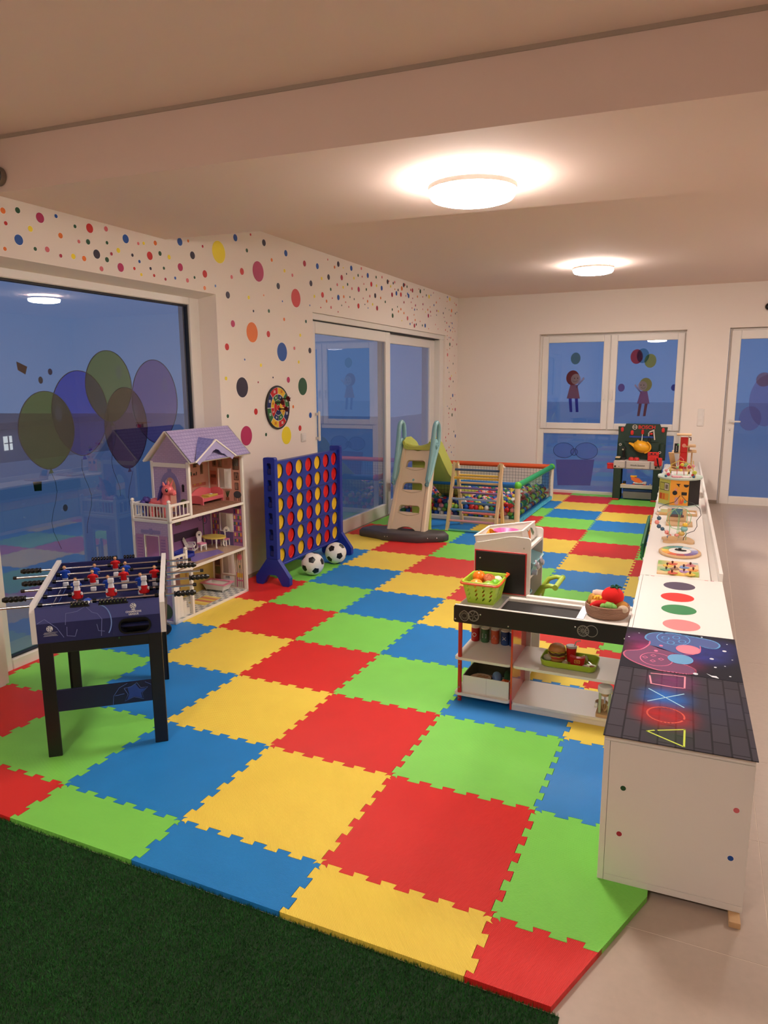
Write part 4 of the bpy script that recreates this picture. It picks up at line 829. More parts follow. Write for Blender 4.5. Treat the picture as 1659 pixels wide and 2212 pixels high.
football(-.672,3.62,.097,(1.1,.5,.9),'black and white football farther from the dollhouse, behind the other one')
# dart target, switch
WM = Matrix.Translation((-1.12,3,0)) @ Matrix.Rotation(.0086,4,'Z')
db = thing('dart_target','round felt dart target in red, yellow, green and blue sectors on the dotted wall','dart board',WM @ Vector((.001,.428,1.402)),.0086)
DB = {'r':mat('felt_red',(190,26,30),.8),'y':mat('felt_yellow',(226,180,40),.8),'g':mat('felt_green',(44,104,50),.8),'b':mat('felt_navy',(22,38,96),.8)}; FW = mat('felt_white',(226,220,214),.8)
part('backing', lambda mb: mb.lathe([(0,0),(.188,0),(.190,.006),(.188,.014),(.174,.015),(.174,.0125),(0,.0125)],mat('target_rim',(20,16,18),.5),n=48,ax=(1,0,0)), db)
def ring(mb, r0, r1, cols, a_off, x):
    n = len(cols)
    for k, c in enumerate(cols):
        a0 = a_off+2*PI*k/n+.02; a1 = a_off+2*PI*(k+1)/n-.02; q = [(r1*math.cos(a0+(a1-a0)*i/5), r1*math.sin(a0+(a1-a0)*i/5)) for i in range(6)]+[(r0*math.cos(a1+(a0-a1)*i/5), r0*math.sin(a1+(a0-a1)*i/5)) for i in range(6)]
        mb.prism(q,0,x,x+.0008,DB[c])
def face(mb):
    mb.prism(ell(0,0,.174,.174,40),0,.0125,.0130,FW)
    ring(mb,.118,.172,'gyrbgyrb',0,.0132); ring(mb,.070,.113,'rbgyrbgy',0,.0132); ring(mb,.026,.066,'grby',.785,.0132); mb.prism(ell(0,0,.022,.022,20),0,.0132,.014,DB['r'])
part('sectors', face, db)
for k in range(8):
    a = PI/8+PI/4*k; text('lettering','10',.034,FW if 'gyrbgyrb'[k] != 'y' else DB['r'],db,Matrix.Translation((.0142,.146*math.cos(a),.146*math.sin(a))) @ Matrix.Rotation(PI/2,4,'Z') @ Matrix.Rotation(PI/2,4,'X'),.0002,bold=.001)
    text('lettering','%d' % (20 if k % 2 else 30),.022,FW if 'rbgyrbgy'[k] != 'y' else DB['r'],db,Matrix.Translation((.0142,.092*math.cos(a),.092*math.sin(a))) @ Matrix.Rotation(PI/2,4,'Z') @ Matrix.Rotation(PI/2,4,'X'),.0002,bold=.0006)
DD = mat('dart_flight',(96,16,26),.5)
for y, z, w in ((-.045,.045,'dark red dart stuck in the dart target, nearer the window side'),(.05,.075,'dark red dart stuck in the upper part of the dart target, nearer the sliding door'),(.012,-.012,'dark red dart stuck at the middle of the dart target')):
    d = thing('dart',w,'dart',WM @ Vector((.016,.428+y,1.402+z)),.0086,'darts stuck in the target')
    part('tip', lambda mb: mb.lathe([(.0,0),(.010,.001),(.012,.008),(.008,.014),(.005,.018),(.005,.055)],BLKP,n=10,ax=(1,.0,0)), d)
    for k in range(4): part('flight', lambda mb: mb.prism([(.05,0),(.056,.02),(.085,.024),(.09,.0)],1,-.0007,.0007,DD).xf(Matrix.Rotation(k*PI/2+.4,4,'X')), d)
sw = thing('light_switch','single white light switch on the dotted wall beside the sliding door','light switch',WM @ Vector((.0005,.868,1.11)),.0086)
part('plate', lambda mb: mb.box(0,.009,-.041,.041,-.041,.041,PVC,.003), sw); part('rocker', lambda mb: mb.box(.009,.013,-.028,.028,-.028,.028,PVC,.003), sw)
sk = thing('wall_sockets','vertical white triple switch and socket plate by the back glazed door','wall socket',(2.24,8.4995,1.127))
part('plate', lambda mb: mb.box(-.041,.041,-.009,0,-.113,.113,PVC,.003), sk)
for k in (-1,0,1): part('insert', lambda mb: mb.box(-.028,.028,-.013,-.009,k*.071-.028,k*.071+.028,PVC,.003), sk)
for nm, lo, ax, lab in (('wall_speaker',(-1.028,beamline(-1.028,0),2.642),(0,-1,0),'black round speaker on the beam face near the window corner'),('wall_speaker',(2.93,8.499,2.52),(0,-1,0),'dark round speaker high on the back wall above the glazed door')):
    sp = thing(nm, lab, 'speaker', lo)
    part('bezel', lambda mb: mb.lathe([(.045,0),(.047,.02),(.044,.028),(.040,.026)],mat('speaker_rim',(120,108,96),.4),n=28,ax=ax,cap=False), sp); part('dome', lambda mb: mb.lathe([(.043,0),(.042,.018),(.030,.032),(.012,.040),(0,.041)],BLKP,n=28,ax=ax), sp)
# ================================================================== TODDLER SLIDE
CREAM = mat('cream_plastic', (226,204,176), .5, bump=.1, scale=160); LIME = mat('lime_plastic', (190,196,92), .45, bump=.08, scale=120); TEAL = mat('soft_teal_plastic', (132,176,180), .42); CHAR = mat('charcoal_plastic', (74,68,70), .5)
sl = thing('toddler_slide','beige toddler slide with teal handles, lime chute and dark grey foot','slide',(-.49,4.85,0))
A0 = Vector((0,-.03,.035)); A1 = Vector((0,.35,.945)); AX = (A1-A0).normalized(); AL = (A1-A0).length; AN = Vector((0,-AX.z,AX.y))
def lean(mb):
    out = []
    for p in mb.v:
        k = 1-.19*(p[2]/AL); out.append(tuple(A0+AX*p[2]+AN*(-p[1])+Vector((p[0]*k,0,0))))
    mb.v = out; return mb
def dslot(v0, h, w): return [(-w,v0),(w,v0),(w,v0+h*.45)]+[(w*.72+w*.28*math.cos(t),v0+h*.55+h*.45*math.sin(t)) for t in (.3,.7,1.1,1.57)]+[(-w*.72-w*.28*math.cos(t),v0+h*.55+h*.45*math.sin(t)) for t in (1.57,1.1,.7,.3)]+[(-w,v0+h*.45)]
mb = MB(); W = .17
vs = [(.16,.40,.245,.078),(.40,.645,.492,.080),(.645,.86,.738,.080)]
for a,b,v,h in vs: holed(mb,(-W,W,a,b),dslot(v,h,.125),1,-.005,.035,CREAM)
top = [(-W,.86),(W,.86),(W,1.0)]+[(W*math.cos(t)*.98,.965-.045*math.sin(t)+.03*abs(math.cos(t))) for t in [PI*i/12 for i in range(1,12)]]+[(-W,1.0)]
mb.prism(top,1,-.005,.035,CREAM)
bot = [(-W,0),(-.115,0)]+[(-.115*math.cos(t),.03+.062*math.sin(t)) for t in [PI*i/10 for i in range(0,11)]]+[(.115,0),(W,0),(W,.16),(-W,.16)]
mb.prism(bot,1,-.005,.035,CREAM); lean(mb); mb.build('ladder_panel', sl)
for s in (-1,1):
    mb = MB(); mb.box(s*.193-.028,s*.193+.028,-.02,.085,0,.99,CREAM,.014); lean(mb); mb.build('side_rail', sl)
for a,b,v,h in vs:
    mb = MB(); pts = [(-.13+.26*i/14,-.0065,v-.004-.028*math.sin(PI*i/14)) for i in range(15)]; mb.tube(pts,.0035,mat('cream_tread_line',(200,178,150),.5),5); mb.box(-.125,.125,.0,.075,v-.018,v,CREAM,.004); lean(mb); mb.build('step', sl)  # curved tread line in darker cream below each slot
mb = MB(); mb.lathe([(0,-.0065),(.014,-.0065),(.014,0)],TEAL,o=(0,0,.60),n=16,ax=(0,1,0)); lean(mb); mb.build('badge', sl)
# handles: closed loop of tube with a filled smiling disc
for s in (-1,1):
    x = s*.190; path = [(.10,.56),(.16,.70),(.215,.86),(.26,1.02),(.285,1.12),(.315,1.175),(.36,1.192),(.405,1.165),(.425,1.10),(.425,1.02),(.405,.95),(.36,.885),(.30,.80),(.235,.70)]
    pth = []
    for i in range(len(path)):
        p0,p1,p2,p3 = (Vector(path[(i+k-1) % len(path)]) for k in range(4))
        for t in (0,.5): pth.append(.5*((2*p1)+(p2-p0)*t+(2*p0-5*p1+4*p2-p3)*t*t+(3*p1-p0-3*p2+p3)*t**3))
    mb = MB(); mb.tube([(x+s*.02*(p.y-.6),p.x,p.y) for p in pth],.024,TEAL,10,True)
    mb.prism([(p.x,p.y) for p in pth if p.y < .99],0,x-.016,x+.016,TEAL); h = mb.build('handle', sl)
    mb = MB(); mb.sph((x+s*.004,.345,.96),.062,TEAL,16,10,(.38,1,1)); mb.tube([(x+s*.028,.345+.034*math.cos(t),.955+.03*math.sin(t)) for t in [PI+PI*i/8 for i in range(9)]],.004,TEAL,6)
    for q in (-.02,.02): mb.sph((x+s*.026,.345+q,.975),.008,TEAL,8,6)
    mb.build('smile_disc', h)
cp = [(.30,.935),(.36,.945),(.46,.925),(.58,.86),(.72,.74),(.90,.60),(1.08,.50),(1.25,.40),(1.45,.29),(1.65,.19),(1.85,.145),(2.0,.14)]
U = [(-.165,.115),(-.15,.13),(-.135,.115),(-.128,.03),(-.10,.0),(.10,.0),(.128,.03),(.135,.115),(.15,.13),(.165,.115),(.155,-.02),(.12,-.035),(-.12,-.035),(-.155,-.02)]
rs = []
for i,(y,z) in enumerate(cp):
    q = Vector(cp[min(i+1,len(cp)-1)])-Vector(cp[max(i-1,0)]); q.normalize(); k = min(1,.45+i*.2)
    rs.append([(u,y-q.y*(w*k if w > .02 else w),z+q.x*(w*k if w > .02 else w)) for u,w in U])
mb = MB(); mb.rings(rs,LIME); mb.build('chute', sl)
mb = MB(); mb.tube([(-.165+.33*i/12,.325,.975-.05*math.sin(PI*i/12)) for i in range(13)],.02,LIME,10); mb.build('lip', sl)
mb = MB(); F0 = [(-.52,-.04),(-.50,-.10),(-.24,-.175),(-.19,-.205),(.20,-.19),(.25,-.155),(.43,-.04),(.455,.04),(.40,.13),(.30,.14),(.22,.085),(-.22,.085),(-.34,.14),(-.46,.12)]
c0 = Vector((-.03,-.03)); mb.rings([[((Vector(p)-c0)*k+c0).to_tuple()+(z,) for p in F0] for k,z in ((.97,.0),(1.0,.012),(1.0,.062),(.95,.082),(.80,.088))],CHAR)
for p in ((-.16,-.20),(-.13,-.202),(.29,-.135),(.37,-.085)): mb.sph((p[0],p[1],.045),.007,CHR,8,6)
mb.build('foot', sl, 50)
mb = MB(); mb.box(-.11,.11,.42,.47,.0,.90,LIME,.012); mb.build('support_leg', sl)
# ================================================================== BALL PIT
PW = mat('pad_white',(226,214,200),.55); PB = mat('pad_blue',(24,104,176),.45); PO = mat('pad_orange',(222,92,44),.45,bump=.5,scale=40); PG = mat('pad_green',(36,160,92),.4,bump=.5,scale=30); PC = mat('pad_cyan',(40,140,170),.45); NETM = mat('net_cord',(28,40,34),.7); PLG = mat('pad_lime',(100,200,60),.4)
X0,X1,Y0,Y1,H = -1.09,.415,5.96,7.90,.455
bp = thing('ball_pit','square netted ball pit with blue, orange and green padded rails in the far corner','ball pit',(0,0,0))
def rail_(name,a,b,r,m): 
    mb = MB(); mb.cyl(a,b,r,m,n=14); return mb.build(name,bp)
rail_('top_rail',(X0,Y0,H),(X1,Y0,H),.034,PB); rail_('top_rail',(X0,Y1,H),(X1,Y1,H),.034,PO); rail_('top_rail',(X0,Y0,H),(X0,Y1,H),.034,PO); rail_('top_rail',(X1,Y0,H),(X1,Y1,H),.034,PG)
for x,y,m in ((X0,Y0,PW),(X1,Y0,PW),(X0,Y1,PW),(X1,Y1,PW)):
    mb = MB(); mb.cyl((x,y,.0),(x,y,H),.032,m,n=14); mb.build('corner_post',bp); mb = MB(); mb.sph((x,y,H),.045,PLG if x > 0 else PO,14,10); mb.build('corner_joint',bp)
mb = MB(); mb.box(X0,X1,Y0-.02,Y0+.02,.002,.062,PW,.012); mb.build('base_rail',bp); mb = MB(); mb.box(X0,X1,Y1-.02,Y1+.02,.002,.062,PW,.012); mb.build('base_rail',bp)
mb = MB(); mb.box(X1-.02,X1+.022,Y0,Y1,.002,.055,PC,.012)
for k in range(34): mb.tube([(X1+.023,Y0+.05+.055*k,.008),(X1+.026,Y0+.065+.055*k,.03),(X1+.02,Y0+.075+.055*k,.056)],.004,mat('lacing',(90,190,214),.5),5)
mb.build('base_rail',bp); mb = MB(); mb.box(X0-.02,X0+.02,Y0,Y1,.002,.055,PC,.012); mb.build('base_rail',bp)
def net(p0,p1,n,m,par):
    mb = MB(); r = .0018 if p0[1] == p1[1] else .0011; p0 = Vector(p0); p1 = Vector(p1)
    for i in range(n+1): q = p0+(p1-p0)*(i/n); mb.cyl((q.x,q.y,.05),(q.x,q.y,H),r,NETM,n=4,cap=False)
    for j in range(m+1): z = .06+(H-.07)*j/m; mb.cyl((p0.x,p0.y,z),(p1.x,p1.y,z),r,NETM,n=4,cap=False)
    o = mb.build('net',par); o['kind'] = 'stuff'
net((X0,Y0,0),(X1,Y0,0),36,9,bp); net((X1,Y0,0),(X1,Y1,0),26,8,bp); net((X0,Y1,0),(X1,Y1,0),36,9,bp); net((X0,Y0,0),(X0,Y1,0),46,9,bp)
mb = MB(); mb.box(X0+.02,X1-.02,Y0+.02,Y1-.02,.002,.03,PB,.004); mb.build('floor_pad',bp)
sheet = sticker('teal_clear_sheet',(222,248,246),.04); mb = MB(); mb.box(X1-.036,X1-.0355,Y0+.04,Y1-.04,.06,H-.03,sheet); mb.build('clear_sheet',bp)
BC = {'red':(214,40,44),'yellow':(232,200,60),'blue':(30,90,190),'green':(40,130,70),'white':(232,226,220),'pink':(236,150,160),'lime':(150,200,80),'navy':(24,50,120)}
PBM = {}
for k, c in BC.items():
    mb = MB(); mb.sph((0,0,0),.031,mat('pit_ball_'+k,c,.3),14,9); PBM[k] = mb.mesh('pit_ball')
rb = random.Random(11); spots = []
for j in range(31):
    for i in range(24):
        for l in range(4):
            x = X0+.075+.0615*i+(.03 if l % 2 else 0)+rb.uniform(-.004,.004); y = Y0+.075+.0615*j+(.03 if l % 2 else 0)+rb.uniform(-.004,.004); z = .062+.046*l+rb.uniform(-.002,.002)
            if x > X1-.072 or y > Y1-.07: continue
            if l == 3 and rb.random() < .35: continue
            fr = j == 0; ri = x > X1-.135; tp = l >= 2
            if not (fr or ri or tp): continue
            d = (x-2.29)**2+(y+1.87)**2
            if -.62 < x+.49-.0 < .0 and False: continue
            score = (0 if fr else (0.5 if ri else 1+d*.02-l*.3))
            spots.append((score,x,y,z))
spots.sort()
def zone(x,y,z,s):
    if s == 0: return 'behind the front net, %s' % ('beside the slide' if x < -.5 else ('behind the climbing triangle' if x < .0 else 'near the green corner'))
    if s == .5: return 'behind the green-railed net, %s half' % ('nearer' if y < 6.9 else 'farther')
    return 'on top of the ball pit pile, %s' % ('on the slide side' if x < -.4 else 'on the green rail side')
keys = ['red','yellow','yellow','blue','blue','green','green','white','pink','pink','lime','navy','red']
mass = MB()
for n_,(sc_,x,y,z) in enumerate(spots):
    k = rb.choice(keys)
    if n_ < 298: tag(link('pit_ball',PBM[k],None,(x,y,z)),'%s plastic ball %s' % (k, zone(x,y,z,sc_)),'plastic ball','balls in the ball pit')
    else: mass.sph((x,y,z),.031,mat('pit_ball_'+k,BC[k],.3),8,6)
o = mass.build('pit_balls'); tag(o,'the rest of the plastic balls filling the back of the ball pit','plastic balls'); o['kind'] = 'stuff'
# ================================================================== CLIMBING TRIANGLE
PINE = mat('pine_wood',(222,190,146),.5,bump=.15,scale=50,var=.08)
ct = thing('climbing_triangle','wooden climbing triangle with pastel coloured rungs in front of the ball pit','climbing frame',(0,0,0))
LX,RX = -.215,.325; FB,AP,BB = (5.36,0),(5.60,.735),(5.80,0)
def beam_(x,a,b):
    mb = MB(); d = (Vector(b)-Vector(a)).normalized(); n = Vector((-d.y,d.x))*.026; a = Vector(a); b = Vector(b)
    mb.prism([(a-n).to_tuple(),(a+n).to_tuple(),(b+n).to_tuple()]+[(b+Vector((math.cos(t)*n.x-math.sin(t)*n.y,math.sin(t)*n.x+math.cos(t)*n.y))).to_tuple() for t in ((-.5,-1,-1.57,-2.1,-2.6) if n.x*d.y-n.y*d.x > 0 else (.5,1,1.57,2.1,2.6))]+[(b-n).to_tuple()],0,x-.014,x+.014,PINE,); return mb.build('side_beam',ct)
for x,s in ((LX,1),(RX,-1)):
    beam_(x,FB,AP); beam_(x+s*.03,BB,AP)
    mb = MB(); mb.cyl((x-s*.03,AP[0],AP[1]-.035),(x+s*.05,AP[0],AP[1]-.035),.012,mat('bolt_cap',(226,222,214),.4),n=12); mb.build('bolt',ct)
def rung(t,c,face,r=.0125,x0=LX+.014,x1=RX-.014):
    a,b = (FB,AP) if face == 'f' else (BB,AP); y = a[0]+(b[0]-a[0])*t; z = max(a[1]+(b[1]-a[1])*t,.014)
    mb = MB(); mb.cyl((x0,y,z),(x1,y,z),r,mat('rung_%d_%d_%d' % c,c,.5),n=12); mb.build('rung',ct)
for t,c in ((.02,(96,170,170)),(.155,(224,150,160)),(.315,(90,130,180)),(.47,(150,160,190)),(.63,(120,96,160)),(.775,(230,180,70)),(.895,(60,84,120))): rung(t,c,'f')
for t,c in ((.03,(222,190,146)),(.19,(214,120,120)),(.35,(70,110,150)),(.52,(150,110,160)),(.68,(222,190,146)),(.80,(230,190,80))): rung(t,c,'b',x0=LX+.044,x1=RX-.044)
# ================================================================== TOY WORKBENCH
WG_ = mat('workbench_green',(28,52,40),.5); SIL = mat('workbench_silver',(196,186,176),.4); WRD = mat('workbench_red',(208,40,36),.4); WBL = mat('workbench_blue',(26,64,140),.45)
wb = thing('toy_workbench','dark green toy workbench with a silver front panel in front of the back window','toy workbench',(0,8.22,0))
for x0 in (1.195,1.705):
    mb = MB(); mb.box(x0,x0+.10,0,.025,0,.44,WG_,.008); mb.box(x0+(.0 if x0 < 1.5 else .075),x0+(.025 if x0 < 1.5 else .10),.02,.23,0,.44,WG_,.006); mb.box(x0,x0+.10,.205,.23,0,.44,WG_,.008); mb.build('leg',wb)
    mb = MB(); mb.box(x0-.01,x0+.09,-.03,.0,.0,.02,WRD,.006); mb.build('foot',wb)
mb = MB(); mb.box(1.19,1.815,-.01,.24,.435,.545,SIL,.012); mb.box(1.34,1.36,-.014,-.009,.44,.54,mat('panel_seam',(130,124,122),.5)); mb.box(1.655,1.675,-.014,-.009,.44,.54,mat('panel_seam',(130,124,122),.5)); mb.build('worktop',wb)
mb = MB()
for x in (1.215,1.265,1.735,1.785): mb.cyl((x,-.018,.465),(x,-.009,.465),.013 if x in (1.215,1.735) else .006,BLKP,n=12)
mb.build('screw_head',wb)
text('lettering','Work Station',.034,mat('dark_print',(40,34,34),.5),wb,face_xz(1.505,-.0155,.487),.0006)
prof = [(1.205,.545),(1.835,.545),(1.835,.90),(1.845,.995),(1.76,.995),(1.745,1.035),(1.31,1.035),(1.295,.995),(1.21,.995),(1.215,.90),(1.21,.80)]
mb = MB(); mb.prism(prof,1,.195,.225,WG_); mb.box(1.215,1.30,.16,.20,.55,.78,WG_,.02); mb.box(1.75,1.83,.16,.20,.55,.78,WG_,.02); mb.box(1.36,1.68,.187,.196,.845,.87,WBL,.002); mb.box(1.31,1.74,.183,.196,.79,.80,WG_,.002); mb.build('tool_board',wb)
text('lettering','BOSCH',.068,WRD,wb,face_xz(1.58,.193,.988),.002,bold=.0015)
mb = MB(); mb.lathe([(.026,0),(.033,0),(.033,-.003),(.026,-.003)],SIL,o=(1.425,.194,.99),n=28,ax=(0,1,0),cap=False)
mb.box(1.408,1.442,.19,.194,.986,.994,SIL); mb.box(1.405,1.411,.19,.194,.972,1.008,SIL); mb.box(1.439,1.445,.19,.194,.972,1.008,SIL); mb.build('emblem',wb)
for x,z in ((1.265,.955),(1.395,.915),(1.53,.925),(1.79,.955)):
    mb = MB(); mb.prism(rrect(x-.018,x+.018,z-.03,z+.03,.015,4),1,.175,.195,WRD); mb.box(x-.006,x+.006,.160,.176,z-.018,z-.004,WRD,.003); mb.build('tool_hook',wb)
for x,z in ((1.25,.75),(1.765,.655)):
    mb = MB(); mb.lathe([(.010,0),(.018,0),(.018,-.008),(.010,-.008)],SIL,o=(x,.16,z),n=12,ax=(0,1,0),cap=False); mb.build('ring_nut',wb)
mb = MB(); mb.box(1.29,1.72,.02,.2,.165,.185,SIL,.003); mb.box(1.285,1.715,.008,.022,.165,.22,SIL,.006); mb.build('lower_shelf',wb)
mb = MB(); mb.box(1.33,1.70,.06,.21,.16,.02,WBL,.01); mb.box(1.325,1.705,.045,.215,.12,.155,WBL,.006); mb.box(1.33,1.70,.05,.058,.02,.115,mat('grey_bin_front',(120,112,112),.4),.004); mb.build('bin_drawer',wb)
mb = MB(); mb.box(1.105,1.19,.03,.13,.42,.49,WRD,.006); mb.box(1.10,1.195,.025,.135,.48,.50,WRD,.004); mb.build('side_bin',wb)
mb = MB(); mb.box(1.715,1.81,-.06,.03,.49,.60,WRD,.012); mb.cyl((1.76,-.09,.54),(1.76,.0,.56),.008,BLKP,n=8); mb.obox((1.75,-.07,.60),(1.775,-.085,.48),.012,.012,BLKP); mb.build('vice',wb)
mb = MB(); mb.box(1.205,1.275,.02,.12,.545,.575,WG_,.006); mb.box(1.21,1.27,.01,.11,.575,.592,mat('sand_pad',(222,196,150),.7),.004); mb.build('corner_block',wb)
tbx = thing('toolbox','small red open toolbox on the silver worktop of the toy workbench','toolbox',(1.69,8.30,.5455))
part('box', lambda mb: (mb.box(-.068,.068,-.04,.04,0,.075,WRD,.008), mb.box(-.062,.062,-.034,.034,.0751,.076,BLK)), tbx); part('handle', lambda mb: (mb.box(-.072,.072,-.006,.006,.06,.12,WRD,.004), mb.box(-.035,-.01,-.008,.008,.088,.104,BLK), mb.box(.01,.035,-.008,.008,.088,.104,BLK)), tbx)
gl = thing('safety_goggles','red toy safety goggles lying on the silver worktop of the toy workbench','goggles',(1.445,8.30,.5455))
for s in (-1,1): part('lens_cup', lambda mb: mb.lathe([(.036,0),(.038,.02),(.026,.04),(0,.044)],WRD,o=(s*.034,0,0),n=14,sy=.7), gl)
dr = thing('toy_drill','black toy power tool standing on the silver worktop','toy tool',(1.305,8.30,.5455))
part('body', lambda mb: (mb.cyl((0,-.05,.15),(0,.06,.15),.028,BLK,n=14), mb.obox((0,.03,.14),(0,.045,.03),.03,.035,BLK,bev=.006), mb.box(-.03,.03,.0,.08,.0,.035,BLK,.006)), dr); part('chuck', lambda mb: mb.cyl((0,-.09,.15),(0,-.05,.15),.012,CHR,.02,12), dr)
ht = thing('hard_hat','yellow toy hard hat hanging on the board of the toy workbench','hard hat',(1.535,8.40,.725),0,None,(0,0,0))
HY = mat('hard_hat_yellow',(232,166,30),.3)
def hat(mb):
    mb.sph((0,-.03,0),.115,HY,26,16,(1.05,.72,.72),Matrix.Rotation(.25,3,'Y')); 
def brim(mb): mb.prism([(-.10,.045),(-.13,.05),(-.165,.058),(-.175,.045),(-.14,.025),(-.11,.0),(-.09,-.02)],1,-.07,.0,HY); mb.prism([(-.075,.07),(-.06,.10),(-.035,.085)],1,-.06,-.02,HY)
part('shell', hat, ht); part('brim', brim, ht); part('rib', lambda mb: mb.tube([(.118*math.cos(t)*.98,-.055-.06*math.sin(abs(t))*0-.035*math.cos(t*.7),.085*math.sin(t)) for t in [-1.2+2.2*i/12 for i in range(13)]],.010,HY,8), ht)
sd = thing('screwdriver','red-handled toy screwdriver hanging above the hard hat','screwdriver',(1.53,8.385,.90))
part('handle', lambda mb: mb.lathe([(0,.05),(.014,.045),(.016,.02),(.012,0),(.008,-.005)],WRD,n=12), sd); part('shaft', lambda mb: mb.cyl((0,0,0),(-.003,0,-.11),.005,DWH,n=8), sd)
cl_ = thing('toy_clamp','pale grey toy clamp hanging on the board beside the hard hat','clamp',(1.66,8.395,.87))
part('frame', lambda mb: (mb.obox((.01,0,.085),(.03,0,-.05),.022,.018,SIL,bev=.004), mb.obox((-.045,0,.055),(.02,0,.085),.018,.018,SIL,bev=.004), mb.obox((-.05,0,.05),(-.05,0,-.0),.018,.016,SIL,bev=.004)), cl_); part('grip', lambda mb: (mb.box(-.035,.0,-.01,.01,.02,.045,WRD,.006), mb.box(-.05,-.02,-.012,.012,-.08,-.02,BLK,.006)), cl_)
tk = thing('toy_truck','toy dumper truck with an orange tipper and white load on the workbench shelf','toy truck',(1.53,8.275,.1855))
OR = mat('truck_orange',(230,110,50),.4)
part('chassis', lambda mb: mb.box(-.095,.10,-.035,.035,.018,.036,BLK,.004), tk); part('tipper', lambda mb: (mb.prism([(-.10,.10),(-.105,.145),(.0,.115),(.05,.07),(.0,.06),(-.05,.07)],1,-.035,.035,OR), mb.box(-.115,-.03,-.037,.037,.135,.155,HY,.004)), tk); part('load', lambda mb: [mb.sph((-.06+.018*k,-.02,.055),.014,DWH,8,6) for k in range(7)], tk); part('cab', lambda mb: mb.box(.055,.10,-.034,.034,.036,.078,SIL,.01), tk)
for x,y in ((-.065,-.034),(.07,-.034),(-.065,.034),(.07,.034)): part('wheel', lambda mb: mb.cyl((x,y-.008,.022),(x,y+.008,.022),.022,WRD,n=14), tk)
yb = thing('toy_digger','small yellow toy vehicle at the leg of the workbench shelf','toy vehicle',(1.335,8.265,.1855))
part('body', lambda mb: (mb.box(-.03,.03,-.025,.025,.012,.04,HY,.006), mb.box(-.012,.028,-.022,.022,.04,.075,BLK,.006)), yb); part('wheel', lambda mb: [mb.cyl((q,-.03,.012),(q,.03,.012),.012,BLKP,n=10) for q in (-.018,.018)], yb)
rc = thing('toy_car','small red and black toy car on the workbench shelf','toy car',(1.68,8.26,.1855))
part('body', lambda mb: (mb.box(-.028,.028,-.02,.02,.008,.03,WRD,.008), mb.box(-.014,.014,-.017,.017,.03,.048,SIL,.006)), rc); part('wheel', lambda mb: [mb.cyl((q,-.022,.01),(q,.022,.01),.010,BLKP,n=10) for q in (-.017,.017)], rc)
# ================================================================== TOY SHOP COUNTER
SW = mat('shop_white',(234,228,220),.38); CHB = mat('chalkboard',(24,20,19),.6); RED = mat('shop_red',(196,36,34),.3); REDP = mat('red_acrylic',(206,56,44),.12,coat=.5); CHALK = mat('chalk_line',(150,146,140),.8); SILV = mat('pale_silver',(196,194,206),.3,metal=.3)
SX, SY = 1.234, 1.387
st = thing('toy_shop_counter','white toy shop counter with a black chalkboard front and red posts','toy shop',(SX,SY,0))
mb = MB(); mb.prism(rrect(-.03,.80,.424,.513,.010,4),1,-.010,.004,CHB); mb.box(-.024,.794,-.0095,.003,.5128,.5165,SW,.001); mb.build('chalkboard_front',st)
def citrus(cx,cz,r,spokes,inner=True):
    mb = MB(); mb.tube([(cx+r*math.cos(t),-.0105,cz+r*math.sin(t)) for t in [2*PI*i/28 for i in range(28)]],.0016,CHALK,5,True)
    if inner: mb.tube([(cx+r*.86*math.cos(t),-.0105,cz+r*.86*math.sin(t)) for t in [2*PI*i/28 for i in range(28)]],.0007,CHALK,4,True)
    for k in range(spokes): a = 2*PI*k/spokes+.3; mb.tube([(cx+r*.14*math.cos(a),-.0105,cz+r*.14*math.sin(a)),(cx+r*.84*math.cos(a),-.0105,cz+r*.84*math.sin(a))],.0013,CHALK,4)
    mb.build('chalk_drawing',st)
citrus(.073,.468,.027,6); citrus(.605,.466,.026,12); citrus(.643,.470,.027,0,False)
mb = MB()
hp = [(.026+.026*math.sin(t)*(1 if t < PI else 1), .466+.024*math.cos(t)-.006*abs(math.sin(t*1.5))) for t in [2*PI*i/28 for i in range(28)]]
mb.tube([(a,-.0105,b) for a,b in hp],.0016,CHALK,5,True)
for k in range(9): a = 2*PI*k/9; mb.tube([(.026+.017*math.cos(a)+.005*math.cos(t),-.0105,.463+.014*math.sin(a)+.004*math.sin(t)) for t in [2*PI*i/7 for i in range(7)]],.0007,CHALK,4,True)
mb.build('chalk_drawing',st)
for x,z in ((-.022,.440),(.108,.478),(.25,.437),(.568,.480),(.79,.455)): mb = MB(); mb.sph((x,-.010,z),.0045,CHR,10,6,(1,.5,1)); mb.build('screw',st)
# worktop with a sunk black scanner window
mb = MB(); holed(mb,(.16,.60,.004,.285),rrect(.185,.56,.055,.235,.006,3),2,.484,.500,SW)
mb.box(-.022,.16,.004,.285,.484,.500,SW); mb.box(.60,.795,.004,.285,.484,.500,SW); mb.box(.27,.795,.272,.296,.484,.518,SW,.004); mb.build('worktop',st)
mb = MB(); mb.box(.185,.56,.055,.235,.484,.489,CHB); mb.build('scanner_window',st)
for x in (.150,.562):
    mb = MB(); mb.box(x,x+.034,.050,.262,.5003,.5035,SILV,.001); mb.build('side_strip',st)
mb = MB(); mb.box(.186,.560,.236,.262,.5003,.505,SW,.002); mb.build('back_strip',st)
mb = MB(); mb.cyl((0,.010,0),(0,.010,.424),.0105,RED,n=14); mb.build('post',st);
for z in (.015,.075,.20):
    mb = MB(); mb.sph((.0,-.001,z),.004,CHR,8,5); mb.build('screw',st)
mb = MB(); mb.box(.264,.274,.0,.288,0,.484,REDP,.001); mb.build('divider',st)
for z in (.032,.224):
    mb = MB(); mb.prism(rrect(-.026,.264,-.006,.290,.02,4),2,z,z+.013,SW); mb.prism(rrect(.274,.80,-.006,.290,.02,4),2,z,z+.013,SW); mb.build('shelf',st)
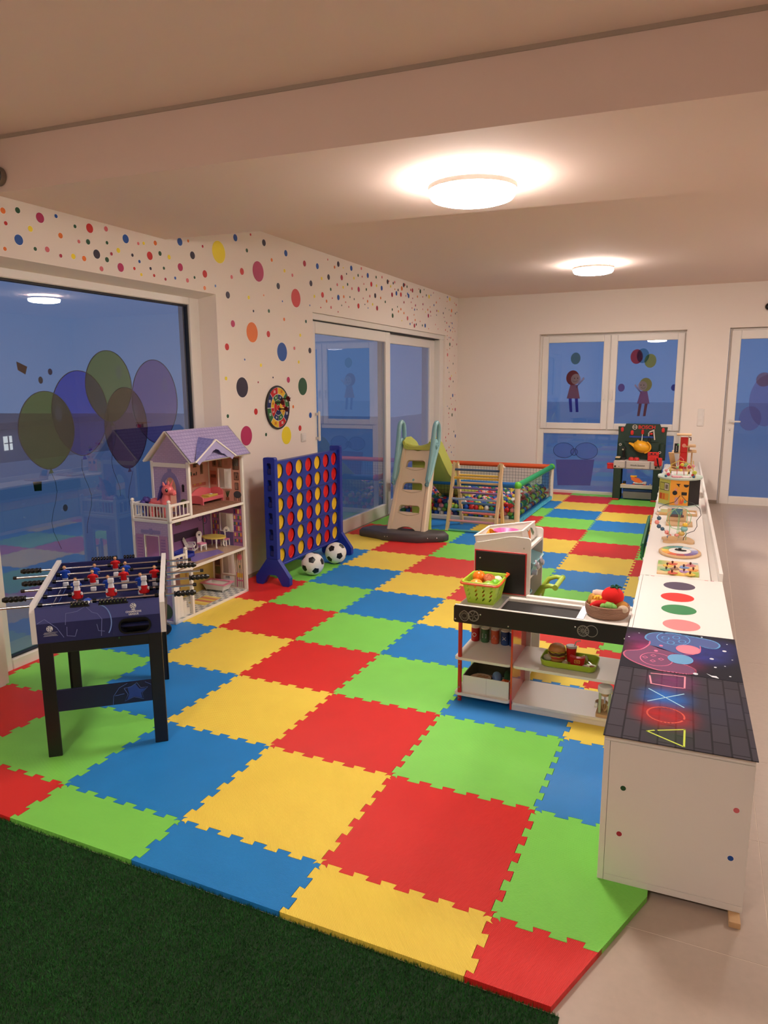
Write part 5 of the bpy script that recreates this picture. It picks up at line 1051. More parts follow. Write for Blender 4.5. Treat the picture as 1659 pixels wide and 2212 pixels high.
mb = MB(); mb.box(.274,.80,.004,.016,.0,.032,SW,.001); mb.build('plinth',st)
mb = MB(); mb.box(-.024,.004,.276,.290,.0,.484,SW,.002); mb.build('back_post',st); mb = MB(); mb.box(.262,.30,.288,.296,.0,.484,SW,.002); mb.build('back_panel',st)
mb = MB(); mb.box(.785,.80,.02,.290,.237,.484,SW,.002); mb.build('end_panel',st)
# shelf unit behind the counter
su = thing('toy_shelf_unit','white toy shelf unit with a red-edged chalkboard side behind the shop counter','toy shelf',(SX,SY+.30,0))
prof = [(-.022,0),(.280,0),(.280,.795)]+arc((.262,.797),.018,0,80,4)+[(.19,.818),(.17,.816),(.0,.772)]+arc((-.004,.755),.018,100,180,4)
for y in (0,.302):
    mb = MB(); mb.prism(prof,1,y,y+.014,SW); mb.build('side_panel',su)
mb = MB(); mb.box(-.018,.262,-.005,0,.505,.735,RED,.002); mb.build('board_edge',su); mb = MB(); mb.box(-.011,.255,-.0075,-.004,.512,.728,CHB,.001); mb.build('chalkboard',su)
for x,z in ((.013,.69),(.245,.76)): mb = MB(); mb.sph((x,-.008 if z < .73 else 0,z),.0045,CHR,10,6,(1,.5,1)); mb.build('screw',su)
for z in (.02,.405,.585): mb = MB(); mb.box(-.015,.272,.014,.302,z,z+.013,SW,.002); mb.build('shelf',su)
mb = MB(); mb.obox((-.018,.158,.705),(.276,.158,.757),.288,.012,SW); mb.build('sloping_shelf',su)
mb = MB(); mb.box(-.018,-.010,.014,.302,.02,.70,SW,.001); mb.build('back_panel',su)
# bin tilted on the sloping shelf
bn = thing('storage_bin','white open storage bin tilted on top of the shelf unit','bin',(SX-.012,SY+.315,.7215),0,None,(0,-.176,0))
def binbody(mb):
    L,Wd,H,t = .262,.285,.078,.006
    mb.box(0,L,0,Wd,0,t,SW); mb.box(0,t,0,Wd,0,H,SW,.002); mb.box(L-t,L,0,Wd,0,H,SW,.002); mb.box(t,L-t,0,t,0,H,SW,.002); mb.box(t,L-t,Wd-t,Wd,0,H,SW,.002)
part('body', binbody, bn)
part('rim', lambda mb: [mb.box(-.004,.266,a,b,.078,.086,SW,.002) for a,b in ((-.004,.008),(.277,.289))]+[mb.box(a,b,.008,.277,.078,.086,SW,.002) for a,b in ((-.004,.008),(.254,.266))], bn)
part('carrot_picture', lambda mb: (mb.prism([(.10,.058),(.16,.062),(.15,.03),(.13,.008),(.115,.02)],0,.2625,.2632,mat('carrot_print',(230,120,50),.5)), mb.prism([(.165,.07),(.20,.062),(.235,.03),(.20,.02),(.175,.045)],0,.2625,.2632,mat('leaf_print',(70,100,60),.5)), mb.prism([(.085,.075),(.12,.058),(.105,.058)],0,.2625,.2632,mat('leaf_print',(70,100,60),.5))), bn)
TP = Matrix.Translation((SX-.012,SY+.315,.7215)) @ Matrix.Rotation(-.176,4,'Y')
yc = thing('toy_cup','yellow toy cup lying in the tilted white bin','toy cup',TP @ Vector((.052,.10,.05)))
part('cup', lambda mb: mb.lathe([(.0,-.035),(.018,-.035),(.03,.0),(.036,.03),(.033,.03),(.027,0),(.0,-.03)],mat('cup_yellow',(240,176,40),.35),n=20,ax=(.55,-.1,.55)), yc)
pk = thing('toy_bowl','pink oval toy dish lying in the tilted white bin','toy dish',TP @ Vector((.135,.13,.045)))
part('dish', lambda mb: mb.lathe([(0,0),(.045,0),(.068,.026),(.072,.028),(.068,.031),(.045,.008),(0,.006)],mat('dish_pink',(236,96,160),.35),n=28,sx=1.0,sy=.9), pk)
TQ = mat('register_teal',(140,190,200),.4)
rg_ = thing('toy_cash_register','pale teal toy cash register with silver coins on the middle shelf','toy cash register',(SX+.14,SY+.46,.598))
part('body', lambda mb: mb.prism([(-.09,0),(.125,0),(.135,.03),(.155,.075),(.06,.10),(-.09,.10)],1,-.125,.125,TQ), rg_); part('screen', lambda mb: mb.box(.03,.09,-.12,-.06,.085,.125,BLK,.006), rg_)
part('coin_tray', lambda mb: [mb.sph((.150+.004*(k % 2),-.075+.035*k,.068-.018*(k % 3)),.017,SILV,12,8,(.5,1,1)) for k in range(6)], rg_); part('key_knob', lambda mb: mb.cyl((.13,-.05,.012),(.155,-.05,.010),.014,SILV,n=14), rg_)
tq = thing('toy_tub','pale teal toy tub on the lower shelf of the shelf unit','toy tub',(SX+.165,SY+.45,.4185))
part('tub', lambda mb: mb.lathe([(0,0),(.065,0),(.085,.05),(.095,.065),(.090,.068),(.078,.05),(.06,.008),(0,.008)],TQ,n=28,sy=1.15), tq)
# ---- green shopping basket
GRN = mat('basket_lime',(176,214,60),.35); ORG = mat('basket_orange',(226,92,40),.4)
sb = thing('shopping_basket','lime green slotted toy shopping basket with an orange handle','basket',(SX+.077,SY+.172,.5005))
def slotwall(w0,w1,d,H,nx,nz):
    """wall in xz, slots slanted; returns MB centred on x, at y=0"""
    mb = MB(); cw = w1*2/nx; ch = (H-.022)/nz
    for i in range(nx):
        for j in range(nz):
            cx = -w1+cw*(i+.5); cz = .014+ch*(j+.5); L = min(cw,ch)*.40; r = L*.42; q = []
            a = math.radians(50)
            for s,b0 in ((1,-90),(-1,90)):
                for k in range(5): b = a+math.radians(b0+180*k/4); q.append((cx+s*L*math.cos(a)*.8+r*math.cos(b), cz+s*L*math.sin(a)*.8+r*math.sin(b)))
            holed(mb,(cx-cw/2,cx+cw/2,cz-ch/2,cz+ch/2),q,1,-.0018,.0018,GRN)
    mb.box(-w1,w1,-.0018,.0018,0,.014,GRN); mb.box(-w1,w1,-.0018,.0018,H-.008,H,GRN)
    return mb
HB = .115
for nm,ang,hw,off in (('wall',0,.088,.105),('wall',PI,.088,.105),('wall',PI/2,.105,.088),('wall',-PI/2,.105,.088)):
    w = slotwall(0,hw,0,HB,4,4); out = []
    for x,y,z in w.v:
        k = .74+.26*z/HB; X = x*k; Y = -(off*k)+y; out.append((X*math.cos(ang)-Y*math.sin(ang), X*math.sin(ang)+Y*math.cos(ang), z))
    w.v = out; w.build('wall',sb)
mb = MB(); mb.prism(rrect(-.064,.064,-.077,.077,.012,4),2,0,.004,GRN); mb.build('base',sb)
mb = MB(); mb.tube([(p[0],p[1],HB) for p in rrect(-.092,.092,-.109,.109,.022,5)],.0055,GRN,8,True); mb.build('rim',sb)
mb = MB(); mb.tube([(-.096,.02,HB-.004),(-.10,-.06,HB-.005)]+[(p[0],p[1],HB-.006) for p in arc((-.078,-.096),.02,180,270,5)]+[(p[0],p[1],HB-.006) for p in arc((.078,-.096),.02,-90,0,5)]+[(.10,-.06,HB-.005),(.096,.02,HB-.004)],.006,ORG,8); mb.build('handle',sb)
mb = MB(); mb.tube([(.094,.05,HB+.002),(.098,.10,HB+.006),(.085,.112,HB+.006)],.0065,ORG,8); mb.build('handle',sb)
B = Vector((SX+.077,SY+.172,.5005))
def food(name,label,cat,p,rot=(0,0,0),grp=None): return thing(name,label,cat,B+Vector(p),0,grp,rot)
OFR = mat('toy_orange',(250,130,30),.3)
o = food('toy_orange','shiny orange toy fruit on top of the lime basket','toy food',(-.038,.018,.112)); part('fruit',lambda mb: mb.sph((0,0,0),.034,OFR,20,14,(1,1,1.05)),o); part('stem_dimple',lambda mb: mb.sph((0,-.004,.035),.005,mat('leafy_green',(60,120,50),.5),8,5),o)
o = food('toy_nugget','brown ridged toy nugget on top of the lime basket','toy food',(.022,.012,.108),(.5,.3,.4)); NUG = mat('nugget_brown',(186,98,44),.6,bump=1.0,scale=120)
part('nugget',lambda mb: (mb.sph((0,0,0),.036,NUG,20,14,(1,1.0,.55)), mb.tube([(.02*math.cos(t)*t/3.2,.024*math.sin(t)*t/3.2,.0195-.0005*t*t) for t in [i*.45 for i in range(9)]],.004,NUG,6)),o)
for k,(nm,lab,c,p,r) in enumerate((('toy_egg','white toy egg at the back of the lime basket',(240,232,206),(.058,.035,.100),.026),('toy_peach','pale orange toy fruit near the front edge of the lime basket',(244,160,60),(-.03,-.055,.088),.036),('toy_lime','green striped toy lime near the front corner of the lime basket',(150,206,60),(.035,-.058,.088),.033),('toy_pear','green toy pear inside the lime basket beside the toy lime',(130,200,60),(.058,-.015,.085),.03),('toy_tangerine','orange toy fruit deep inside the lime basket behind its slots',(240,120,40),(-.015,-.04,.045),.034),('toy_carrot','orange toy carrot deep in the lime basket at its corner',(236,116,40),(.035,-.03,.042),.03),('toy_apple','green toy apple at the bottom of the lime basket',(120,180,60),(-.03,.03,.045),.034),('toy_plum','dark toy fruit at the bottom of the lime basket behind the others',(70,60,40),(.03,.04,.045),.03))):
    o = food(nm,lab,'toy food',p); m = mat('food_'+nm,c,.35)
    part('fruit',lambda mb: mb.sph((0,0,0),r,m,16,11,(1,1,.95) if k != 3 else (1,1,1.2)),o)
    if nm == 'toy_lime': part('stripe',lambda mb: mb.tube([(r*1.0*math.sin(t)*.5,-r*.3,r*.98*math.cos(t)) for t in [-.9+.2*i for i in range(10)]],.003,mat('lime_pale',(226,236,150),.4),5),o)
# ---- felt basket with soft vegetables
FB_ = thing('felt_basket','brown ribbed fabric basket holding soft vegetables at the end of the counter','basket',(SX+.69,SY+.155,.5005))
JUTE = mat('jute_cord',(164,124,100),.85); N_,L_,b_ = nodes_of(JUTE)
_tc = N_.new('ShaderNodeTexCoord'); _wv = N_.new('ShaderNodeTexWave'); _wv.bands_direction = 'Z'; _wv.inputs['Scale'].default_value = 55; _wv.inputs['Distortion'].default_value = 1.0; _bp = N_.new('ShaderNodeBump'); _bp.inputs['Strength'].default_value = .8; _bp.inputs['Distance'].default_value = .003
L_.new(_tc.outputs['Object'],_wv.inputs['Vector']); L_.new(_wv.outputs[0],_bp.inputs['Height']); L_.new(_bp.outputs[0],b_.inputs['Normal'])
part('basket',lambda mb: mb.lathe([(0,0),(.085,0),(.097,.012),(.103,.035),(.103,.058),(.098,.064),(.094,.058),(.094,.02),(.08,.008),(0,.008)],JUTE,n=40,sx=1.0,sy=.86),FB_)
B2 = Vector((SX+.69,SY+.155,.5005))
def veg(name,label,p,rot=(0,0,0)): return thing(name,label,'soft toy vegetable',B2+Vector(p),0,'soft vegetables in the fabric basket',rot)
def plush(n,c): return mat('plush_'+n,c,.9,bump=.4,scale=260)
o = veg('soft_tomato','large red soft tomato with a green stalk on top of the fabric basket',(.022,.0,.100)); part('flesh',lambda mb: mb.sph((0,0,0),.052,plush('tomato',(222,24,18)),24,16,(1,1,.88)),o); part('calyx',lambda mb: [mb.tube([(.012,.0,.043),(.012+.018*math.cos(a),.018*math.sin(a),.050),(.012+.03*math.cos(a),.03*math.sin(a),.046)],[.006,.005,.002],plush('calyx',(24,84,60)),6) for a in [k*1.257 for k in range(5)]]+[mb.tube([(.012,0,.043),(.014,0,.060)],.005,plush('calyx',(24,84,60)),6)],o)
o = veg('soft_sausage','pale pink soft sausage lying at the back of the fabric basket',(-.04,.045,.088)); part('body',lambda mb: mb.tube([(-.038,0,0),(-.034,0,.001),(-.02,0,.003),(.01,0,.002),(.04,0,0),(.046,0,0)],[.006,.017,.021,.021,.018,.006],plush('sausage',(232,200,186)),14),o)
o = veg('soft_chips','yellow soft chips bundled beside the tomato in the fabric basket',(-.042,.0,.078)); part('bundle',lambda mb: mb.sph((0,0,-.008),.034,plush('corn',(240,190,60)),14,10,(1.1,.8,.8)),o)
for k in range(8): part('chip',lambda mb: mb.obox((-.03+.009*k,-.018+.003*(k % 3),-.012),(-.022+.009*k+.006*math.sin(k*2),-.022,.022-.003*(k % 3)),.007,.007,plush('chip',(244,200,70)),bev=.002),o)
o = veg('soft_chili','red soft chili pepper at the front of the fabric basket',(-.025,-.045,.066)); part('pod',lambda mb: mb.tube([(-.05,-.01,-.012),(-.045,-.009,-.010),(-.02,-.004,.002),(.01,0,.008),(.035,.006,.008),(.045,.01,.006)],[.004,.011,.016,.017,.013,.004],plush('chili',(206,22,24)),12),o)
o = veg('soft_broccoli','light green soft broccoli at the front rim of the fabric basket',(.012,-.058,.058)); part('floret',lambda mb: [mb.sph((x,y,z),r,plush('broccoli',(132,186,92)),12,8) for x,y,z,r in ((-.024,0,.004,.017),(0,-.004,.010,.020),(.022,0,.004,.017),(-.01,.012,.012,.016),(.012,.012,.010,.016))],o); part('stalk',lambda mb: mb.cyl((0,0,-.03),(0,0,.0),.010,plush('broccoli_stalk',(160,200,120)),.013,10),o)
o = veg('soft_bread','tan soft bread roll standing at the side of the fabric basket by the chips',(-.075,.012,.062)); part('roll',lambda mb: mb.sph((0,0,0),.03,plush('bread',(206,150,70)),16,11,(.65,1.0,1.25)),o)
o = veg('soft_potato','ochre soft potato leaning on the tomato in the fabric basket',(.062,-.018,.060)); part('potato',lambda mb: mb.sph((0,0,0),.034,plush('potato',(196,138,62)),16,11,(1,.9,.8)),o)
o = veg('soft_garlic','cream spotted soft piece at the outer rim of the fabric basket',(.074,-.042,.054)); part('body',lambda mb: mb.sph((0,0,0),.024,plush('garlic',(206,184,158)),14,10,(1.1,.8,.8)),o)
o = veg('soft_carrot','light orange soft piece between the bread roll and the chips',(-.060,-.018,.060)); part('body',lambda mb: mb.sph((0,0,0),.019,plush('peach',(240,176,120)),12,8,(.9,1,1.2)),o)
# ---- tray with a burger meal
tr = thing('food_tray','lime green rounded tray with a toy burger meal on the middle shelf','tray',(SX+.53,SY+.125,.2375))
def trayf(mb):
    a = rrect(-.135,.135,-.085,.085,.035,5); f = lambda k,z: [(p[0]*k,p[1]*(1-(1-k)*1.5),z) for p in a]
    mb.rings([f(.90,0),f(.96,.006),f(1.0,.030),f(1.0,.034),f(.975,.033),f(.94,.010),f(.90,.006)],mat('tray_lime',(164,196,50),.35))
part('tray',trayf,tr)
def put(name,label,x,y,z,cat='toy food',rz=0): return thing(name,label,cat,(SX+.53+x,SY+.125+y,.2375+z),rz)
BUN = mat('bun',(196,134,70),.5); o = put('toy_burger','layered toy hamburger at the end of the lime tray',-.066,.015,.0065)
part('bottom_bun',lambda mb: mb.lathe([(0,0),(.036,0),(.041,.008),(.040,.018),(0,.018)],BUN,n=26),o); part('tomato_slice',lambda mb: mb.lathe([(0,.018),(.040,.018),(.042,.023),(.040,.028),(0,.028)],mat('meal_red',(206,44,32),.4),n=26),o)
def wavy(z,c,nm): part(nm,lambda mb: mb.rings([[((.043+.004*math.sin(8*t))*math.cos(t),(.043+.004*math.sin(8*t))*math.sin(t),z+h+.003*math.sin(8*t+1)) for t in [2*PI*i/48 for i in range(48)]] for h in (0,.004)],mat('meal_'+nm,c,.5)),o)
wavy(.029,(226,200,90),'cheese_slice'); part('patty',lambda mb: mb.lathe([(0,.033),(.039,.033),(.042,.040),(.039,.047),(0,.047)],mat('patty',(96,64,34),.7),n=26),o); wavy(.049,(214,190,60),'lettuce'); part('top_bun',lambda mb: mb.lathe([(0,.054),(.041,.054),(.042,.060),(.036,.074),(.022,.083),(0,.086)],BUN,n=26),o)
MR = mat('meal_box_red',(196,26,26),.4); o = put('toy_drink','red toy drink cup with a white bent straw on the lime tray',.0,.03,.0065)
part('cup',lambda mb: mb.lathe([(0,0),(.019,0),(.026,.072),(0,.072)],MR,n=22),o); part('lid',lambda mb: mb.lathe([(0,.072),(.0275,.072),(.0275,.078),(.024,.081),(0,.080)],mat('cup_lid',(186,180,178),.4),n=22),o); part('straw',lambda mb: mb.tube([(.014,0,.078),(.020,0,.10),(.026,0,.106),(.044,0,.112)],.0026,DWH,8),o)
o = put('toy_fries_box','red toy fries box with a small yellow badge on the lime tray',.040,-.025,.0065)
part('box',lambda mb: mb.prism([(-.030,0),(.030,0),(.036,.052),(.018,.046),(0,.044),(-.018,.046),(-.036,.052)],1,-.014,.014,MR),o); part('badge',lambda mb: (mb.prism(rrect(-.014,.014,.018,.036,.004,3),1,-.0142,-.0148,mat('badge_yellow',(226,186,80),.5)), mb.prism(rrect(-.011,.011,.021,.033,.003,3),1,-.0148,-.0153,MR), mb.box(-.008,.008,-.0157,-.0153,.025,.029,mat('badge_yellow',(226,186,80),.5))),o)
o = put('toy_lime_wedge','pale green toy lime wedge behind the fries box',.058,.035,.0065); part('wedge',lambda mb: mb.prism([(-.022,0),(.022,0),(.016,.022),(.004,.038),(-.012,.026)],1,-.008,.008,mat('wedge_green',(206,214,120),.5)),o)
o = put('toy_fork','silver toy fork leaning across the lime tray',.085,.035,.012,'toy cutlery',-.5); part('handle',lambda mb: mb.obox((0,0,.0),(.06,-.03,-.002),.007,.003,SILV),o); part('tines',lambda mb: [mb.obox((-.002-.002*k,.006*k-.010,.002),(-.028,.008+.006*k-.008,.02),.003,.002,SILV) for k in range(4)],o)
o = put('toy_spoon','flat lime green toy spoon on the lime tray',.105,-.005,.0085,'toy cutlery'); part('bowl',lambda mb: mb.prism(ell(0,0,.024,.018,18),2,0,.004,mat('tray_lime',(164,196,50),.35)),o); part('handle',lambda mb: mb.obox((-.02,.01,.002),(-.06,.03,.004),.006,.003,mat('tray_lime',(164,196,50),.35)),o)
for nm,lab,c,x,y,r in (('toy_radish','pale toy radish at the end of the lime tray before the burger',(206,196,170),-.105,-.005,.022),('toy_onion','small pale toy onion between burger and drink',(200,186,150),-.018,-.03,.014),('toy_egg_slice','white toy egg piece at the far end of the lime tray',(232,214,196),.085,-.055,.017),('toy_meatball','brown toy meatball at the far end of the lime tray',(170,96,50),.112,-.045,.015)):
    o = put(nm,lab,x,y,.0065+r*.72); part('piece',lambda mb: mb.sph((0,0,0),r,mat('meal_'+nm,c,.5),14,10,(1.15,1,.72)),o)
# ---- five round tins with shape symbols
for k,(c,nm,sh) in enumerate((((186,34,36),'red','ring'),((60,104,64),'green','square'),((206,98,62),'orange','triangle'),((40,74,130),'blue','cross'),((36,66,124),'dark blue','tick'))):
    x = .004+.0545*k-(.010 if k == 4 else 0); o = thing('toy_tin','%s toy tin with a white %s on the upper shelf of the shop counter' % (nm,sh),'toy tin',(SX+x,SY+.262,.2375),0,'tins on the shop counter')
    m = mat('tin_'+nm.replace(' ','_'),c,.4); part('can',lambda mb: mb.lathe([(0,0),(.021,0),(.022,.003),(.022,.07),(.021,.073),(0,.073)],m,n=22),o); part('lid',lambda mb: mb.lathe([(0,.0735),(.0215,.0735),(.0215,.080),(0,.081)],DWH,n=22),o)
    S_ = {'ring':ell(0,0,.010,.010,16),'square':[(-.010,-.010),(.010,-.010),(.010,.010),(-.010,.010)],'triangle':[(-.011,-.009),(.011,-.009),(0,.011)]}
    yy = lambda a: -math.sqrt(max(.0225**2-a*a,0))
    def sym(mb):
        if sh in S_: mb.tube([(a,yy(a),.038+b) for a,b in S_[sh]],.0013,WPR,5,True)
        elif sh == 'cross':
            for s in (-1,1): mb.tube([(a,yy(a),.038+s*a) for a in (-.009,-.003,.003,.009)],.0013,WPR,5)
        else: mb.tube([(a,yy(a),.038+b) for a,b in ((.006,.008),(-.004,0),(.006,-.008))],.0013,WPR,5)
    part('symbol',sym,o)
# ---- bin with toy food below
lb = thing('storage_box','white folding storage box of toy food on the bottom shelf','storage box',(SX+.014,SY+.012,.0457))
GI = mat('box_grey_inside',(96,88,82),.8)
def lbf(mb):
    L,Wd,H,t = .242,.255,.092,.004
    mb.box(0,L,0,Wd,0,t,SW)
    for a in ((0,t,0,Wd),(L-t,L,0,Wd),(t,L-t,0,t),(t,L-t,Wd-t,Wd)): mb.box(a[0],a[1],a[2],a[3],t,H,SW,.001)
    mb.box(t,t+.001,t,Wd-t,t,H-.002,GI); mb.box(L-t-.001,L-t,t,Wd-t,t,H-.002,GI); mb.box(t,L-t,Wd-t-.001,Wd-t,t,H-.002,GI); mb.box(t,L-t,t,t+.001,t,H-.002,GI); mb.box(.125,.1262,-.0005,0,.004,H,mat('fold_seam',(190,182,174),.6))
part('box',lbf,lb)
B3 = Vector((SX+.014,SY+.012,.0457))
for nm,lab,f in (('toy_eggplant','light blue toy eggplant lying in the storage box',lambda mb: mb.tube([(.135,.16,.05),(.138,.155,.05),(.15,.12,.058),(.165,.075,.06),(.175,.045,.058),(.178,.038,.057)],[.006,.022,.026,.018,.010,.003],mat('toy_blue_soft',(120,150,196),.4),14)),
    ('toy_cucumber','dark green toy cucumber in the corner of the storage box',lambda mb: mb.tube([(.19,.18,.062),(.193,.175,.063),(.20,.14,.066),(.215,.09,.058),(.217,.085,.057)],[.005,.017,.019,.016,.005],mat('toy_dark_green',(44,84,52),.4),12)),
    ('toy_carrot','orange toy carrot with green tip in the storage box',lambda mb: (mb.tube([(.185,.05,.06),(.20,.06,.066),(.225,.075,.062)],[.005,.014,.008],mat('toy_carrot_orange',(226,96,44),.4),10), mb.sph((.225,.045,.056),.013,mat('toy_leaf_green',(110,160,70),.5),8,6))),
    ('toy_sausages','brown toy sausages at the bottom of the storage box',lambda mb: [mb.tube([(.03+.02*k,.06,.04),(.06+.02*k,.10,.05),(.09+.018*k,.15,.042)],[.010,.013,.008],mat('toy_brown',(170,116,84),.5),8) for k in range(3)]),
    ('toy_plate','pale toy plate lying in the storage box',lambda mb: mb.lathe([(0,0),(.04,.002),(.055,.010),(.04,.006),(0,.004)],mat('toy_plate_pink',(196,150,130),.5),o=(.075,.07,.052),n=20)),
    ('toy_lettuce','light green toy leaf at the front of the storage box',lambda mb: mb.sph((.165,.03,.056),.016,mat('toy_leaf_green',(110,160,70),.5),10,7,(1.2,.8,.7)))):
    o = thing(nm,lab,'toy food',B3); part('piece',f,o)
# ---- wooden stand mixer
mx_ = thing('toy_mixer','wooden toy mixer with pale green posts on the bottom shelf','toy mixer',(SX+.715,SY+.055,.0452))
BEE = mat('beech_wood',(206,168,122),.5,bump=.1,scale=60,var=.08); MINT = mat('mint_paint',(176,190,150),.45)
part('base',lambda mb: mb.prism(rrect(-.038,.038,-.055,.055,.012,4),2,0,.016,BEE),mx_)
for x in (-.022,.022): part('post',lambda mb: mb.box(x-.006,x+.006,-.040,-.028,.016,.125,MINT,.002),mx_)
part('motor_ring',lambda mb: mb.lathe([(0,.125),(.033,.125),(.034,.13),(.034,.15),(.030,.154),(0,.154)],DWH,o=(0,-.032,0),n=24),mx_); part('hub',lambda mb: mb.cyl((0,-.032,.105),(0,-.032,.125),.016,BEE,n=16),mx_); part('shaft',lambda mb: mb.cyl((0,-.032,.065),(0,-.032,.105),.004,SILV,n=8),mx_)
part('whisk',lambda mb: [mb.tube([(.014*math.cos(a)*math.sin(t),-.032+.014*math.sin(a)*math.sin(t),.07-.045*t/PI) for t in [PI*i/8 for i in range(9)]],.0016,BEE,5) for a in (0,.8,1.6,2.4)],mx_); part('bowl',lambda mb: mb.lathe([(0,.016),(.022,.016),(.030,.045),(.028,.046),(.020,.02),(0,.02)],BEE,o=(-.02,.025,0),n=20),mx_); part('knob',lambda mb: mb.cyl((-.046,-.02,.045),(-.032,-.02,.045),.012,DWH,n=14),mx_)
# ---- shopping trolley behind the counter
tl = thing('toy_shopping_trolley','lime green toy shopping trolley behind the shop counter','toy trolley',(1.30,2.03,0))
LG = mat('trolley_lime',(170,198,64),.4)
part('push_bar',lambda mb: mb.cyl((.305,-.10,.50),(.305,.10,.50),.014,LG,n=16),tl)
for y in (-.1,.1): part('handle_arm',lambda mb: (mb.tube([(.305,y,.50),(.27,y,.505),(.23,y*.95,.49),(.20,y*.9,.44),(.18,y*.85,.36),(.16,y*.8,.26)],[.012,.013,.014,.016,.018,.018],LG,10), mb.cyl((.305,y*1.03,.50),(.305,y*1.15,.50),.016,LG,n=14)),tl)
part('basket',lambda mb: mb.rings([[(p[0]*k+ .02,p[1]*k,z) for p in rrect(-.17,.15,-.115,.115,.03,4)] for k,z in ((.75,.16),(1.0,.36),(1.02,.37),(.96,.37),(.72,.17))],LG),tl)
part('chassis',lambda mb: (mb.box(-.13,.17,-.09,.09,.07,.10,mat('trolley_grey',(150,156,164),.4),.01), mb.box(-.02,.02,-.05,.05,.09,.18,LG,.01)),tl)
for x in (-.11,.14):
    for y in (-.1,.1): part('wheel',lambda mb: (mb.cyl((x,y-.012,.045),(x,y+.012,.045),.045,RED,n=20), mb.cyl((x,y-.014,.045),(x,y+.014,.045),.022,mat('trolley_grey',(150,156,164),.4),n=14)),tl)
# ================================================================== CABINET RUN
RL = (2.068,.309,0); RA = .0285; RM = Matrix.Translation(RL) @ Matrix.Rotation(RA,4,'Z')
CW = mat('cabinet_white',(236,231,224),.42); CWL = mat('cabinet_lid_white',(240,236,230),.36); CBL = mat('drawer_blue',(150,186,206),.45); CBE = mat('drawer_beige',(214,194,166),.5)
DOT = {}
def sticker_dot(par,M,r,c,name='dot_sticker'):
    mb = MB(); mb.prism(ell(0,0,r+.0012,r+.0012,28),2,0,.0005,RIM); mb.prism(ell(0,0,r,r,28),2,.0004,.0009,mat('dot_'+c if c in DOTC else 'disc_'+c,DOTC.get(c) or {'dk':(70,56,84),'rd':(222,34,24),'gn':(36,132,74),'pk':(240,134,136)}[c],.45)); mb.xf(M); return mb.build(name,par)
def cabinet(y0,y1,label,ledge,front=False):
    c = thing('cabinet',label,'cabinet',RM @ Vector((0,y0,0)),RA,'low white cabinets in the row'); L = y1-y0-.002
    if front:
        mb = MB(); mb.box(.0195,.43,0,.016,.0235,.492,CW,.0008); mb.build('end_panel',c); mb = MB(); mb.box(.0195,.43,0,.016,.0,.0225,CW,.0008); mb.build('bottom_strip',c)
        mb = MB(); mb.box(0,.0185,0,L,0,.492,CW,.0008); mb.build('side_board',c)
        for x,z,cc in ((.065,.339,'G'),(.389,.341,'P'),(.061,.177,'C'),(.385,.179,'B')): sticker_dot(c,Matrix.Translation((x,-.0002,z)) @ Matrix.Rotation(PI/2,4,'X'),.0085,cc)
        mb = MB(); mb.box(.414,.43,.016,L,0,.492,CW,.0008); mb.build('back_board',c)
    else:
        mb = MB(); mb.box(.019,.43,0,.016,0,.492,CW,.0008); mb.box(.414,.43,.016,L,0,.492,CW,.0008); mb.box(0,.0185,0,L,0,.035,CW,.0008); mb.box(.0185,.4135,.016,L,.0,.016,CW); mb.build('carcass',c)
    mb = MB()
    if ledge: mb.box(0,.372,0,L,.4935,.515,CW,.001); mb.box(.372,.43,0,L,.4935,.500,CW,.0006); mb.build('worktop',c); mb = MB(); mb.box(.412,.432,0,L,.500,.560,CW,.002); mb.build('upstand',c)
    else: mb.box(0,.43,0,L,.4935,.515 if front else .505,CW,.001); mb.build('worktop',c)
    if not front:
        n = max(1,round(L/.52)); w = L/n
        for k in range(n):
            for z0,z1,m in ((.038,.26,CBL),(.264,.35,CBE),(.354,.49,CBL)):
                mb = MB(); mb.box(-.001,.017,k*w+.002,(k+1)*w-.002,z0,z1,m,.002); d = mb.build('drawer',c); mb = MB(); mb.cyl((-.018,(k+.5)*w,(z0+z1)/2),(-.001,(k+.5)*w,(z0+z1)/2),.012,CW,n=12); mb.build('knob',d)
    return c
cabinet(0,1.062,'low white cabinet at the near end, topped by the gaming mats, dots on its end',False,True)
c2 = cabinet(1.064,2.026,'low white cabinet with four big coloured dots on its lid',False)
mb = MB(); mb.box(.018,.43,.003,.958,.5055,.515,CWL,.001); lid = mb.build('lid',c2)
mb = MB(); mb.box(0,.0165,.003,.958,.5055,.515,CWL,.001); mb.build('edge_strip',c2)
for x,y,c in ((.210,1.847,'dk'),(.202,1.625,'rd'),(.210,1.412,'gn'),(.222,1.177,'pk')): sticker_dot(lid,Matrix.Translation((x,y-1.064,.5151)),.080,c,'disc_sticker')
for x,y,c in ((.03,2.018,'G'),(.06,2.016,'R'),(.34,2.02,'R'),(.37,2.018,'M')):
    mb = MB(); mb.box(x,x+.018,y-1.064-.004,y-1.064+.002,.5152,.5155,mat('dot_'+c,DOTC[c],.5)); mb.build('dot_sticker',c2)
cabinet(2.028,4.06,'low white cabinet holding the wooden puzzle, the dial and the bead maze',True)
cabinet(4.062,6.09,'low white cabinet carrying the activity cube and the toy garage',True)
cabinet(6.092,7.95,'low white cabinet at the far end by the back window',True)
wbk = thing('wooden_block','small pine block propping the corner of the near cabinet above the tiles','wooden block',RM @ Vector((.392,-.048,-.02)),RA)
part('block',lambda mb: mb.box(0,.032,0,.085,0,.0195,BEE,.001),wbk)
